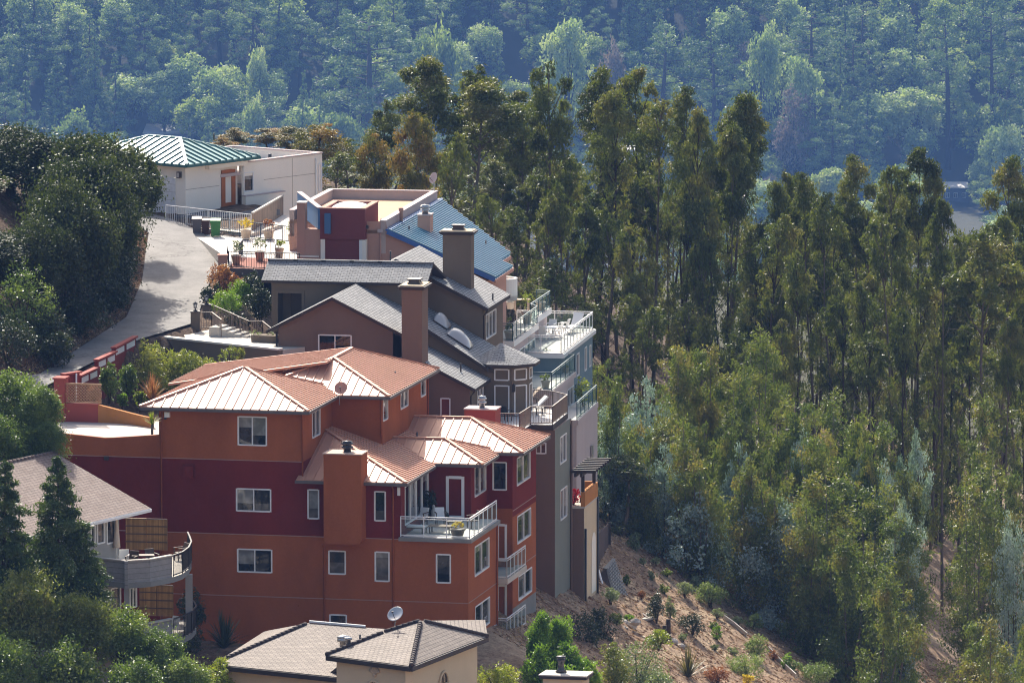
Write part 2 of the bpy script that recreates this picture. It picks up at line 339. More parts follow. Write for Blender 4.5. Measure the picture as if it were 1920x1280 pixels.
def build_terrain():
    xs = np.concatenate([np.linspace(-520, -70, 17), np.linspace(-64, -40, 9), np.arange(-38, 34, .8), np.linspace(35, 80, 26), np.linspace(95, 520, 16)])
    ys = np.concatenate([np.linspace(-60, 330, 30), np.arange(340, 392, 2.5), np.arange(392, 475, .8), np.arange(476, 620, 2.5), np.linspace(630, 2880, 80), np.linspace(2895, 3300, 50), np.linspace(3330, 3700, 8)])
    X, Y = np.meshgrid(xs, ys); Z = terr(X, Y)
    # under the road the ground sits a little lower than the asphalt
    on = (Y > 404) & (Y < 476) & (X < np.interp(Y, *ROADR)+1.2) & (X > np.interp(Y, *ROADL)-.4)
    Z = np.where(on, Z-.12, Z)
    nx, ny = len(xs), len(ys)
    v = np.stack([X, Y, Z], -1).reshape(-1, 3)
    i = (np.arange(ny-1)[:, None]*nx+np.arange(nx-1)[None]).reshape(-1)
    f = np.stack([i, i+1, i+nx+1, i+nx], 1)
    me = bpy.data.meshes.new('ground'); me.from_pydata(v.tolist(), [], f.tolist())
    me.polygons.foreach_set('use_smooth', [True]*len(me.polygons))
    m, n, b, o = nt('hillside_ground'); co = coord(n)
    t1 = noise(n, .22, 6, .65, co); r1 = ramp(n, [(.32, (.22, .145, .095)), (.46, (.33, .225, .15)), (.56, (.43, .31, .21)), (.68, (.50, .39, .26))]); n.links.new(t1.outputs['Fac'], r1.inputs[0])
    t2 = noise(n, 2.6, 5, .75, co); r2 = ramp(n, [(.28, (.38, .33, .3)), (.5, (.82, .8, .78)), (.68, (1.15, 1.12, 1.05))]); n.links.new(t2.outputs['Fac'], r2.inputs[0])
    mx = n.nodes.new('ShaderNodeMix'); mx.data_type = 'RGBA'; mx.blend_type = 'MULTIPLY'; mx.inputs['Factor'].default_value = 1
    n.links.new(r1.outputs[0], mx.inputs['A']); n.links.new(r2.outputs[0], mx.inputs['B'])
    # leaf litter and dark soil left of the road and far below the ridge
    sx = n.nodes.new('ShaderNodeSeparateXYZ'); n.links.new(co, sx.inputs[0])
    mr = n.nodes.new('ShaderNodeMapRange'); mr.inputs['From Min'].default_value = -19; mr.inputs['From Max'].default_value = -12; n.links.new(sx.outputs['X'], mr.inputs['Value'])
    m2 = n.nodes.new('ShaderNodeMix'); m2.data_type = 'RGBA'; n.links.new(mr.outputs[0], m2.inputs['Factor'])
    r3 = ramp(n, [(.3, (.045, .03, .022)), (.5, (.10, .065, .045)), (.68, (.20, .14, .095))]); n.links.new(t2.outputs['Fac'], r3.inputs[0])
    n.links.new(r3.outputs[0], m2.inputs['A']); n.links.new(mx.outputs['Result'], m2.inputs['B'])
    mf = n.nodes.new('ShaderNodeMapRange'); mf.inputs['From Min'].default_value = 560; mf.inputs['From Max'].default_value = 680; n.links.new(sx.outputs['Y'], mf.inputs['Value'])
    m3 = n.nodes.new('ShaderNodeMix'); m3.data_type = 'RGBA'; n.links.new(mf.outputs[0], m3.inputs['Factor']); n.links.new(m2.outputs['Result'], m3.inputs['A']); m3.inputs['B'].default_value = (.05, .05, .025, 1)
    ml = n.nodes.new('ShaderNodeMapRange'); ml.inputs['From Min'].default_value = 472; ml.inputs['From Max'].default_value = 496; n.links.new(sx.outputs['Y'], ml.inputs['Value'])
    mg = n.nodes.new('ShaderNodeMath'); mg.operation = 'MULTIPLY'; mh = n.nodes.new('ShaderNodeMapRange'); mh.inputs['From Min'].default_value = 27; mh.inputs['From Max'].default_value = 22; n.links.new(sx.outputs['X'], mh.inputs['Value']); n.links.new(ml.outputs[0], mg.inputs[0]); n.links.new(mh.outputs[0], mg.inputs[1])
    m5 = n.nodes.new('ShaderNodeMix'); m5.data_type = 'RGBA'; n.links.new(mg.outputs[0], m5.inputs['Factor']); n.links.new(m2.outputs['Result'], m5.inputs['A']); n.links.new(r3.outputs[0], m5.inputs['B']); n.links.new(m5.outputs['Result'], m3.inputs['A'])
    n.links.new(m3.outputs['Result'], b.inputs['Base Color']); b.inputs['Roughness'].default_value = .95; b.inputs['Specular IOR Level'].default_value = .15
    t4 = noise(n, 5, 6, .75, co); bp = n.nodes.new('ShaderNodeBump'); bp.inputs['Strength'].default_value = .8; bp.inputs['Distance'].default_value = .18
    n.links.new(t4.outputs['Fac'], bp.inputs['Height']); n.links.new(bp.outputs[0], b.inputs['Normal'])
    me.materials.append(m)
    ob = bpy.data.objects.new('ground', me); COL.objects.link(ob); tag(ob, kind='structure')
build_terrain()
# road ribbon
def build_road():
    mb = MB(); ys = np.arange(405, 475.1, 1.0); rows = []
    for y in ys:
        a, b_ = np.interp(y, *ROADL), np.interp(y, *ROADR); z = float(zroad(y))
        rows.append([Vector((a+(b_-a)*k/5, y, z+.03+.02*sin(k*.63))) for k in range(6)])
    vs = [p for r_ in rows for p in r_]
    mb.mesh(vs, [(i*6+k, i*6+k+1, (i+1)*6+k+1, (i+1)*6+k) for i in range(len(rows)-1) for k in range(5)], 0, True)
    m, n, b, o = nt('worn_asphalt'); co = coord(n)
    t1 = noise(n, .5, 6, .7, co); r1 = ramp(n, [(.3, (.13, .12, .115)), (.5, (.19, .18, .17)), (.7, (.25, .235, .22))]); n.links.new(t1.outputs['Fac'], r1.inputs[0])
    t2 = noise(n, 9, 4, .7, co); r2 = ramp(n, [(.25, (.7,)*3), (.7, (1.05,)*3)]); n.links.new(t2.outputs['Fac'], r2.inputs[0])
    vo = n.nodes.new('ShaderNodeTexVoronoi'); vo.feature = 'DISTANCE_TO_EDGE'; vo.inputs['Scale'].default_value = .16
    wv = noise(n, 1.2, 3, .6, co); mxv = n.nodes.new('ShaderNodeMix'); mxv.data_type = 'RGBA'; mxv.inputs['Factor'].default_value = .8
    n.links.new(co, mxv.inputs['A']); n.links.new(wv.outputs['Color'], mxv.inputs['B']); n.links.new(mxv.outputs['Result'], vo.inputs['Vector'])
    r3 = ramp(n, [(.0, (.55,)*3), (.003, (.65,)*3), (.006, (1, 1, 1))]); n.links.new(vo.outputs['Distance'], r3.inputs[0])
    prev = r1.outputs[0]
    for rr in (r2, r3):
        mx = n.nodes.new('ShaderNodeMix'); mx.data_type = 'RGBA'; mx.blend_type = 'MULTIPLY'; mx.inputs['Factor'].default_value = 1
        n.links.new(prev, mx.inputs['A']); n.links.new(rr.outputs[0], mx.inputs['B']); prev = mx.outputs['Result']
    n.links.new(prev, b.inputs['Base Color']); b.inputs['Roughness'].default_value = .85; b.inputs['Specular IOR Level'].default_value = .3
    tag(mb.build('road', m, loc=(-22, 437, 7.6)), kind='structure')
build_road()
# ------------------------------------------------------------------ camera, sun, sky, haze
cam = bpy.data.objects.new('camera', bpy.data.cameras.new('camera')); COL.objects.link(cam); SC.camera = cam
cam.location = CAMP; cam.rotation_euler = (math.pi/2-PIT, 0, 0)
cam.data.sensor_width = 36; cam.data.lens = 36*F/1920; cam.data.clip_start = 1; cam.data.clip_end = 5000
SUN_EL, SUN_AZ = R(41), R(14)        # behind the houses, a little to the left
sd = Vector((-sin(SUN_AZ)*cos(SUN_EL), cos(SUN_AZ)*cos(SUN_EL), sin(SUN_EL)))
sun = bpy.data.objects.new('sun', bpy.data.lights.new('sun', 'SUN')); COL.objects.link(sun)
sun.data.energy = 5.0; sun.data.angle = R(.53); sun.data.color = (1, .93, .82)
sun.rotation_euler = (-sd).to_track_quat('-Z', 'Y').to_euler(); sun.location = (0, 400, 120)
w = bpy.data.worlds.new('World'); SC.world = w; w.use_nodes = True
n = w.node_tree; bg = n.nodes['Background']; sky = n.nodes.new('ShaderNodeTexSky'); sky.sky_type = 'NISHITA'
sky.sun_disc = False; sky.sun_elevation = SUN_EL; sky.sun_rotation = -SUN_AZ; sky.air_density = 1.0; sky.dust_density = 4.0; sky.ozone_density = .4
n.links.new(sky.outputs[0], bg.inputs[0]); bg.inputs[1].default_value = .145
SC.view_settings.view_transform = 'Standard'; SC.view_settings.look = 'None'; SC.view_settings.exposure = .76; SC.view_settings.gamma = 1
SC.render.engine = 'CYCLES'; cy = SC.cycles
cy.use_denoising = True; cy.pixel_filter_type = 'BLACKMAN_HARRIS'; cy.filter_width = 1.15; cy.use_adaptive_sampling = False; cy.max_bounces = 6; cy.diffuse_bounces = 3; cy.glossy_bounces = 3; cy.transparent_max_bounces = 12; cy.transmission_bounces = 4; cy.volume_bounces = 1
cy.caustics_reflective = False; cy.caustics_refractive = False; cy.sample_clamp_indirect = 4
def build_haze():
    mb = MB(); mb.box(-530, 530, -65, 3720, -262, 85)
    m = bpy.data.materials.new('haze_air'); m.use_nodes = True; n = m.node_tree; n.nodes.clear()
    o = n.nodes.new('ShaderNodeOutputMaterial'); v = n.nodes.new('ShaderNodeVolumePrincipled')
    v.inputs['Color'].default_value = (.21, .43, 1.0, 1); v.inputs['Density'].default_value = .000058; v.inputs['Anisotropy'].default_value = 0.0
    n.links.new(v.outputs[0], o.inputs['Volume'])
    ob = mb.build('haze', m, loc=(0, 600, 0)); tag(ob, kind='stuff')
build_haze()
# ------------------------------------------------------------------ building helpers
def cells(mb, fr, kind, c, a0, a1, z0, z1, holes, bands, inw, depth=.12):
    """a wall in the plane t=c ('f') or s=c ('s') with real openings; bands: [(z_top, material index)]"""
    def pt(a, z, d=0): return (a, c+inw*d, z) if kind == 'f' else (c+inw*d, a, z)
    A = sorted({a0, a1, *[min(max(h[0], a0), a1) for h in holes], *[min(max(h[1], a0), a1) for h in holes]})
    Z = sorted({z0, z1, *[min(max(h[2], z0), z1) for h in holes], *[min(max(h[3], z0), z1) for h in holes], *[b[0] for b in bands if z0 < b[0] < z1]})
    for i in range(len(A)-1):
        for j in range(len(Z)-1):
            am, zm = (A[i]+A[i+1])/2, (Z[j]+Z[j+1])/2
            if any(h[0] < am < h[1] and h[2] < zm < h[3] for h in holes): continue
            mi = next((b[1] for b in bands if zm < b[0]), bands[-1][1] if bands else 0)
            mb.face([pt(A[i], Z[j]), pt(A[i+1], Z[j]), pt(A[i+1], Z[j+1]), pt(A[i], Z[j+1])], mi)
    for h in holes:
        mi = next((b[1] for b in bands if (h[2]+h[3])/2 < b[0]), bands[-1][1] if bands else 0)
        q = [(h[0], h[2]), (h[1], h[2]), (h[1], h[3]), (h[0], h[3])]
        for k in range(4):
            p, r_ = q[k], q[(k+1) % 4]
            mb.face([pt(*p), pt(*r_), pt(*r_, depth), pt(*p, depth)], mi)
def window(root, fr, kind, c, a0, a1, z0, z1, n=2, mat='winframe', inw=1, gl='glass', name='window', fw=.055, horiz=(), label=None):
    def bx(mb, aa, ab, za, zb, d0, d1):
        lo, hi = sorted((c+inw*d0, c+inw*d1))
        if kind == 'f': mb.box(aa, ab, lo, hi, za, zb)
        else: mb.box(lo, hi, aa, ab, za, zb)
    a0, a1 = sorted((a0, a1)); z0, z1 = sorted((z0, z1))
    mb = MB(fr); D0, D1 = -.025, .07
    bx(mb, a0-.02, a0+fw, z0, z1, D0, D1); bx(mb, a1-fw, a1+.02, z0, z1, D0, D1)
    bx(mb, a0+fw, a1-fw, z0-.02, z0+fw, D0, D1); bx(mb, a0+fw, a1-fw, z1-fw, z1+.02, D0, D1)
    for k in range(1, n):
        x = a0+(a1-a0)*k/n; bx(mb, x-fw*.55, x+fw*.55, z0+fw, z1-fw, D0+.012, D1)
    for hz in horiz:
        z = z0+(z1-z0)*hz; bx(mb, a0+fw, a1-fw, z-fw*.5, z+fw*.5, D0+.014, D1-.003)
    o = mb.build(name, M[mat], root, label=label)
    g = MB(fr); d = c+inw*.06; mats = [M[gl], M['glass_blind'], M['glass_curtain']] if gl == 'glass' else [M[gl]]
    for k in range(n):
        b0, b1 = a0+(a1-a0)*k/n+(.02 if k == 0 else 0), a0+(a1-a0)*(k+1)/n-(.02 if k == n-1 else 0)
        zm = z0+(z1-z0)*rnd.choice([.35, .5, .62, .75, .8])
        for q0, q1, mi in ((z0+.02, zm, rnd.choice([0, 0, 0, 0, 2])), (zm, z1-.02, rnd.choice([0, 0, 0, 1, 1]))):
            q = [(b0, q0), (b1, q0), (b1, q1), (b0, q1)]; g.face([(a, d, z) if kind == 'f' else (d, a, z) for a, z in q], mi if len(mats) > 1 else 0)
    g.build('pane', mats, o)
    return o
def facade(root, fr, kind, c, ext, mats, wins=(), bands=(), inw=None, name='wall', **kw):
    """ext = (a0, a1, z0, z1); wins: (px0, ytop, px1, ybottom, n[, extra]) in photo pixels at px0"""
    if inw is None: inw = 1 if kind == 'f' else -1
    hit = fr.front if kind == 'f' else fr.side
    rects = []
    for wn in wins:
        px0, yt, px1, yb = wn[:4]
        a, zt = hit(px0, yt, c); _, zb = hit(px0, yb, c); b, _ = hit(px1, yt, c)
        rects.append((min(a, b), max(a, b), zb, zt))
    mb = MB(fr); cells(mb, fr, kind, c, *ext, rects, list(bands), inw)
    o = mb.build(name, mats, root)
    for rc, wn in zip(rects, wins):
        k = dict(kw); k.update(wn[5] if len(wn) > 5 else {})
        window(root, fr, kind, c, *rc, n=wn[4], inw=inw, **k)
    return o
def hip(mb, s0, s1, t0, t1, z, pt, rib=None, m=0, thick=.12, **kw):
    w_ = min(s1-s0, t1-t0)/2; h = w_*pt
    if s1-s0 >= t1-t0: r0, r1 = (s0+w_, t0+w_, z+h), (s1-w_, t0+w_, z+h)
    else: r0, r1 = (s0+w_, t0+w_, z+h), (s0+w_, t1-w_, z+h)
    c = [(s0, t0, z), (s1, t0, z), (s1, t1, z), (s0, t1, z)]
    if s1-s0 >= t1-t0: pl = [[c[0], c[1], r1, r0], [c[1], c[2], r1], [c[2], c[3], r0, r1], [c[3], c[0], r0]]
    else: pl = [[c[0], c[1], r0], [c[1], c[2], r1, r0], [c[2], c[3], r1], [c[3], c[0], r0, r1]]
    for p in pl: mb.plane(p, thick, m, rib, **kw)
    for a, b in ((c[0], r0), (c[1], r1 if s1-s0 >= t1-t0 else r0), (c[2], r1), (c[3], r0 if s1-s0 >= t1-t0 else r1), (r0, r1)):
        if (Vector(a)-Vector(b)).length > .2: cap(mb, a, b, m)
def cap(mb, a, b, m=0, w_=.2):
    mb.bar((a[0], a[1], a[2]+.03), (b[0], b[1], b[2]+.03), w_, .09, m)
def hip_right(mb, sl, sr, t0, t1, z, pt, rib=None, m=0, back=True, **kw):
    w_ = (t1-t0)/2; h = w_*pt; a = (sr-w_, t0+w_, z+h); l = (sl, t0+w_, z+h)
    mb.plane([(sl, t0, z), (sr, t0, z), a, l], .12, m, rib, **kw)
    mb.plane([(sr, t0, z), (sr, t1, z), a], .12, m, rib, **kw)
    if back: mb.plane([(sr, t1, z), (sl, t1, z), l, a], .12, m, rib, **kw)
    for b in ((sr, t0, z), (sr, t1, z), l): cap(mb, a, b, m)
def gutter(root, fr, runs, mat='gutter', h=.16, w_=.13, name='gutter'):
    mb = MB(fr)
    for a, b in runs: mb.bar((a[0], a[1], a[2]-.12), (b[0], b[1], b[2]-.12), w_, h)
    return mb.build(name, M[mat], root)
def railing(root, fr, pts, h=1.05, post=1.2, mat='whiterail', gl=None, picket=None, pw=.05, rail=.06, name='railing', top_only=False, low=.1):
    """pts: floor points in frame coords; straight runs with posts, rails, glass panels or pickets"""
    mb = MB(fr); G = []
    for a, b in zip(pts[:-1], pts[1:]):
        A, B = Vector(a), Vector(b); L = (B-A).length; n = max(1, round(L/post))
        for k in range(n+1):
            p = A.lerp(B, k/n); mb.bar(tuple(p), (p.x, p.y, p.z+h), pw)
        up = Vector((0, 0, h)); mb.bar(tuple(A+up), tuple(B+up), rail, rail*.8)
        if not top_only: mb.bar(tuple(A+Vector((0, 0, low))), tuple(B+Vector((0, 0, low))), rail*.8)
        if gl:
            mb.bar(tuple(A+Vector((0, 0, h-.12))), tuple(B+Vector((0, 0, h-.12))), rail*.6)
            for k in range(n):
                p, q = A.lerp(B, (k+.03)/n), A.lerp(B, (k+.97)/n)
                G.append([(p.x, p.y, p.z+low+.03), (q.x, q.y, q.z+low+.03), (q.x, q.y, q.z+h-.14), (p.x, p.y, p.z+h-.14)])
        if picket:
            m_ = max(2, round(L/picket))
            for k in range(1, m_):
                p = A.lerp(B, k/m_); mb.bar((p.x, p.y, p.z+low), (p.x, p.y, p.z+h), pw*.5)
    o = mb.build(name, M[mat], root)
    for q in G:
        g = MB(fr); g.face(q); g.build('glass_panel', M[gl], o)
    return o
def flue(root, fr, c, r=.16, h=.5, mat='darkmetal', name='flue'):
    mb = MB(fr); mb.lathe(c, [(r*.8, 0), (r*.8, h*.35), (r*1.25, h*.36), (r*1.25, h*.5), (r*.9, h*.52), (r*.9, h*.66), (r*1.25, h*.68), (r*1.25, h*.82), (r*.85, h*.84), (r*1.1, h*.95), (.02, h)])
    return mb.build(name, M[mat], root)
def pipe(root, fr, c, h=.4, r=.05, mat='darkmetal', name='vent_pipe'):
    mb = MB(fr); mb.tube([c, (c[0], c[1], c[2]+h)], r, 7); return mb.build(name, M[mat], root)
def downspout(root, fr, pts, mat, r=.045, name='downspout'):
    mb = MB(fr); mb.tube(pts, r, 6); return mb.build(name, mat, root)
def dish(label, base, h, r, tilt, mat='metal', group=None, back=0.25):
    t = thing('satellite_dish', label, 'satellite dish', base, group)
    b = Vector(base); mb = MB(); mb.tube([b, b+Vector((0, 0, h*.4)), b+Vector((back*.4, -back, h))], .03, 6); mb.build('mast', M['metal'], t)
    d = MB(); ax = Vector(tilt).normalized(); c = b+Vector((back*.4, -back, h))
    d.lathe(tuple(c), [(.02, 0), (r*.5, r*.06), (r*.85, r*.18), (r, r*.26), (r, r*.3), (r*.85, r*.23), (r*.5, r*.11), (.02, r*.05)], 18, ax=tuple(ax)); d.build('reflector', M[mat], t)
    a = MB(); a.tube([c-Vector((0, 0, r*.9)), c+ax*r*1.05-Vector((0, 0, r*.25))], .018, 5); e = c+ax*r*1.05; a.box(e.x-.05, e.x+.05, e.y-.06, e.y+.06, e.z-r*.3, e.z-r*.12); a.build('feed_arm', M['darkmetal'], t)
    return t
def sloped_h(p0, p1, s):  # linear helper
    return p0+(p1-p0)*s
# ================================================================== RED HOUSE
RF = Frame(878, 1128, 400, -12)
red = thing('hillside_house', 'large orange and dark red stucco house with copper metal hip roofs and railed terrace', 'house', RF.w((-8, 6, -7)))
def build_red():
    f = RF; BASE = -9.0
    zd = f.front(878, 1010)[1]                       # terrace level, also colour change
    z1 = f.front(565, 1004.5)[1]; z2 = f.front(565, 865.5)[1]; z3 = f.front(565, 1120)[1]
    sA = f.front(567, 800)[0]; sL = f.front(752, 930)[0]; s300 = f.front(298, 800)[0]; sW = f.front(96, 900)[0]
    zA = f.front(420, 766, -.5)[1]; zD = f.front(700, 903, -.5)[1]
    t1 = 7.3; t2 = f.side(961, 1040, 0)[0]; t3 = f.side(1005, 1060, 0)[0]
    tB = f.side(622, 780, sA)[0]; sB = f.front(717, 800, tB)[0]; tBe = f.side(803, 760, sB)[0]
    sb = f.front(883, 930, t1)[0]
    MATS = [M['orange'], M['darkred'], M['greyconc']]
    bands = [(BASE+1.5, 2), (z1, 0), (z2, 1), (99, 0)]
    zdr = f.front(297, 816)[1]; 
    # front facade
    facade(red, f, 'f', 0, (s300, sA, BASE, zA+.05), MATS, [(446, 780, 500, 834, 2), (443, 915, 508, 957.5, 2), (445, 1028, 510, 1071.5, 2)], bands)
    facade(red, f, 'f', 0, (sA, sL, BASE, zD), MATS, [(577, 917, 598, 972, 1), (702, 920.5, 723, 976, 1), (616, 1031.5, 648, 1075.5, 1), (703, 1033.5, 730, 1089, 1), (618, 1151, 650, 1190, 1)], [(BASE+1.5, 2), (z1, 0), (99, 1)])
    facade(red, f, 'f', 0, (sL, 0, BASE, zd-.02), MATS, [(818, 1038, 845, 1092, 1)], [(BASE+1.5, 2), (99, 0)])
    # low retaining wall carrying the drive, same plane, gently dipping top
    mb = MB(f); N = 12; px = [96+(298-96)*k/N for k in range(N+1)]; ytop = np.interp(px, [96, 115, 200, 298], [808, 812, 821, 815])
    P_ = [f.front(a, b, 0) for a, b in zip(px, ytop)]
    for (a, za), (b, zb) in zip(P_[:-1], P_[1:]):
        mb.face([(a, 0, BASE), (b, 0, BASE), (b, 0, z2), (a, 0, z2)], 1); mb.face([(a, 0, z2), (b, 0, z2), (b, 0, zb), (a, 0, za)], 0)
        mb.face([(a, 0, za), (b, 0, zb), (b, .22, zb), (a, .22, za)], 0); mb.face([(a, .22, za), (b, .22, zb), (b, .22, BASE), (a, .22, BASE)], 0)
    mb.build('drive_retaining_wall', MATS, red)
    # score lines
    TRIM = surf('pinkish_trim', (.36, .22, .17), .8, .2)
    for z, a, b in ((z1, sW, s300), (z2, sW, sA), (z1, s300, sL), (z3, s300, 0)): mb = MB(f); mb.box(a, b-.02, -.022, 0, z-.025, z+.02); mb.build('trim_line', TRIM, red)
    for ta, tb_, za in ((.05, t1-.05, z3), (t2+.05, t3-.05, z1), (t2+.05, t3-.05, z3)): mb = MB(f); mb.box(0, .02, ta, tb_, za-.025, za+.02); mb.build('trim_line', TRIM, red)
    # right side, lower floors, with an open recess holding balconies
    facade(red, f, 's', 0, (0, t1, BASE, zd-.02), MATS, [(890, 1025, 917, 1081, 2, dict(horiz=())), (891, 1137, 918, 1187, 2)], [(BASE+2, 2), (99, 0)])
    facade(red, f, 's', 0, (t2, t3, BASE, f.side(980, 846, 0)[1]+.1), MATS, [(969, 859, 994, 911, 2), (970, 968, 995, 1020, 2), (972, 1080, 997, 1126, 2)], [(BASE+3.2, 2), (z1-.35, 0), (99, 1)])
    facade(red, f, 'f', t2, (-3.2, 0, BASE, zd), MATS, [], [(99, 0)])
    facade(red, f, 's', -3.2, (t1, t2, BASE, zd), MATS, [], [(99, 0)])
    mb = MB(f); mb.face([(-3.2, t1, BASE), (0, t1, BASE), (0, t1, zd-.02), (-3.2, t1, zd-.02)]); mb.face([(sW, t3, BASE), (0, t3, BASE), (0, t3, zd+3), (sW, t3, zd+2)])
    mb.face([(sW, .22, BASE), (sW, t3, BASE), (sW, t3, zd), (sW, .22, zd)]); mb.build('rear_wall', M['orange'], red)
    # doors in the recess
    for y0, y1 in ((982, 1050), (1095, 1160)):
        a, zt = f.front(932, y0, t2); b, _ = f.front(950, y0, t2); _, zb = f.front(932, y1, t2)
        window(red, f, 'f', t2, a, b, zb, zt, 1, 'white', 1, 'glass', 'balcony_door', fw=.11)
    # terrace slab
    mb = MB(f); mb.box(sL-.1, .22, -.22, t1, zd-.2, zd); mb.box(sL+.1, .12, .1, t1-.02, zd, zd+.02, 1); mb.build('terrace_floor', [M['greyconc'], M['deck']], red)
    railing(red, f, [(sL, -.1, zd+.02), (.1, -.1, zd+.02), (.1, t1-.5, zd+.02)], 1.12, 1.25, 'whiterail', 'railglass', name='terrace_railing')
    # upper storey walls round the terrace
    zE = f.front(905, 870, t1-.5)[1]; zF = f.front(980, 848, t2-.5)[1]
    facade(red, f, 'f', t1, (sL, sb, zd, zE), MATS, [], [(99, 1)])
    a, zt = f.front(837, 892, t1); b, zb = f.front(870, 965, t1)
    window(red, f, 'f', t1-.02, a, b, zd+.02, zt, 1, 'white', 1, 'glass', 'terrace_door', fw=.14)
    facade(red, f, 's', sb, (t1, t2, zd, zF), MATS, [(890, 876, 911, 932, 2)], [(99, 1)])
    facade(red, f, 'f', t2, (sb, 0, zd, zF), MATS, [(924, 865.5, 950, 918, 1)], [(99, 1)])
    # glazed side of the living room
    facade(red, f, 's', sL, (0, t1, zd, zD), MATS, [(759, 912, 803, 985, 4, dict(name='sliding_door'))], [(99, 1)])
    # upper left block
    facade(red, f, 's', sA, (0, tB, zD-.3, zA), MATS, [(585, 773, 600, 822, 2)], [(f.side(567, 866, sA)[1], 1), (99, 0)])
    facade(red, f, 'f', tB, (sA, sB, zD-.3, zA), MATS, [], [(99, 0)])
    facade(red, f, 's', sB, (tB, tBe, zD-.3, zA), MATS, [(718, 746, 727, 790, 1), (751, 727, 765, 768, 2), (789, 707, 798, 745, 1)], [(f.side(800, 783, sB)[1], 1), (99, 0)])
    mb = MB(f); mb.face([(s300, 0, BASE), (s300, tBe, BASE), (s300, tBe, zA), (s300, 0, zA)]); mb.face([(s300, tBe, BASE), (sB, tBe, BASE), (sB, tBe, zA), (s300, tBe, zA)]); mb.build('rear_wall', M['orange'], red)
    # roofs
    RB = .5
    aL = f.front(262, 764, -.5)[0]; aR = f.front(578, 767, -.5)[0]
    r = MB(f); hip(r, aL, aR, -.5, tB+1.9, zA, .36, RB); A = r.build('roof', M['copper'], red)
    pipe_at = f.front(565, 745, 3); 
    r = MB(f); b1 = sB+.5; hip(r, b1-8.2, b1, tB-.5, tBe+.5, zA+.01, .37, RB); B = r.build('roof', M['copper'], red)
    r = MB(f); rs, zr2 = b1-4.1, zA+4.1*.37; r.plane([(rs, tB+1.95, zr2), (rs, tBe-3.4, zr2), (b1-13.2, tBe-1.4, zA+.05), (b1-13.2, tB+1.95, zA+.05)], .12, 0, RB); cap(r, (rs, tBe-3.4, zr2), (b1-13.2, tBe-1.4, zA+.05)); r.build('roof', M['copper'], red)
    dR = sL+.4; ww = dR-sA; tt = -.5+ww; hD = ww*.33
    r = MB(f); r.plane([(sA-.25, -.5, zD), (dR, -.5, zD), (sA-.25+.25, tt, zD+hD)], .12, 0, RB)
    r.plane([(dR, -.5, zD), (dR, t1+6, zD), (sA, t1+6, zD+hD), (sA, tt, zD+hD)], .12, 0, RB); cap(r, (dR, -.5, zD), (sA, tt, zD+hD)); r.build('roof', M['copper'], red)
    r = MB(f); eR = f.front(905, 870, t1-.5)[0]; hip_right(r, sB-1.5, eR, t1-.5, t1-.5+5.4, zE, .36, RB); r.build('roof', M['copper'], red)
    r = MB(f); fR = f.front(980, 848, t2-.5)[0]; hip_right(r, sB-.2, fR, t2-.5, t3+.6, zF, .36, RB); r.build('roof', M['copper'], red)
    gutter(red, f, [((aL, -.5, zA), (aR, -.5, zA)), ((aR, -.5, zA), (aR, tB-.5, zA)), ((aR, tB-.5, zA), (b1, tB-.5, zA)), ((b1, tB-.5, zA), (b1, tBe+.5, zA)),
                    ((sA-.3, -.5, zD), (dR, -.5, zD)), ((dR, -.5, zD), (dR, t1-.6, zD)), ((dR-.2, t1-.5, zE), (eR, t1-.5, zE)), ((eR, t1-.5, zE), (eR, t2-.6, zE)),
                    ((eR-.3, t2-.5, zF), (fR, t2-.5, zF)), ((fR, t2-.5, zF), (fR, t3+.5, zF))])
    # soffits
    mb = MB(f)
    for a0, a1, b0, b1_, z in ((aL, aR, -.5, .3, zA), (sA-.2, aR, 0, tB, zA), (sA, b1, tB-.5, tB+.2, zA), (sB-.2, b1, tB, tBe, zA), (sA, dR, -.5, .2, zD), (sL-.2, dR, 0, t1, zD), (dR, eR, t1-.5, t1+.2, zE), (sb-.2, eR, t1, t2, zE), (eR, fR, t2-.5, t2+.2, zF), (-.2, fR, t2, t3, zF)):
        mb.box(a0+.05, a1-.05, b0+.05, b1_-.02, z-.17, z-.13)
    mb.build('soffit', M['gutter'], red)
    # chimney breast
    ca, zt = f.front(606.5, 851, -1.15); cb = f.front(677, 851, -1.15)[0]; zb = f.front(640, 1020, -1.15)[1]
    mb = MB(f); poly = [(ca, zb+.25), (ca+.1, zb+.05), (ca+.3, zb), (cb-.3, zb), (cb-.1, zb+.05), (cb, zb+.25), (cb, zt), (ca, zt)]
    for k in range(len(poly)):
        p, q = poly[k], poly[(k+1) % len(poly)]; mb.face([(p[0], -1.15, p[1]), (q[0], -1.15, q[1]), (q[0], .35 if k > 4 else 0, q[1]), (p[0], .35 if k > 4 else 0, p[1])])
    mb.face([(a, -1.15, z) for a, z in poly]); mb.face([(a, .35, z) for a, z in poly if z > zD-1]+[(cb, .35, zD-1), (ca, .35, zD-1)])
    ch = mb.build('chimney', M['orange'], red)
    mb = MB(f); mb.box(ca-.05, cb+.05, -1.2, .4, zt, zt+.06); mb.build('chimney_cap', surf('pale_cap', (.5, .36, .28), .8), ch)
    flue(ch, f, (ca+1.15, -.4, zt+.05), .26, .62)
    # rear chimney of the far wing, brick red with a pale cap
    a, zt = f.front(870, 768, t3+.5); b = f.front(928, 768, t3+.5)[0]
    mb = MB(f); mb.box(a, b, t3+.6, t3+2, zF-.5, zt); c2 = mb.build('chimney', M['redpaint'], red); mb = MB(f); mb.box(a-.05, b+.05, t3+.55, t3+2.05, zt, zt+.06); mb.build('chimney_cap', M['pale'], c2)
    flue(c2, f, ((a+b)/2, t3+1.2, zt+.05), .2, .7, 'metal')
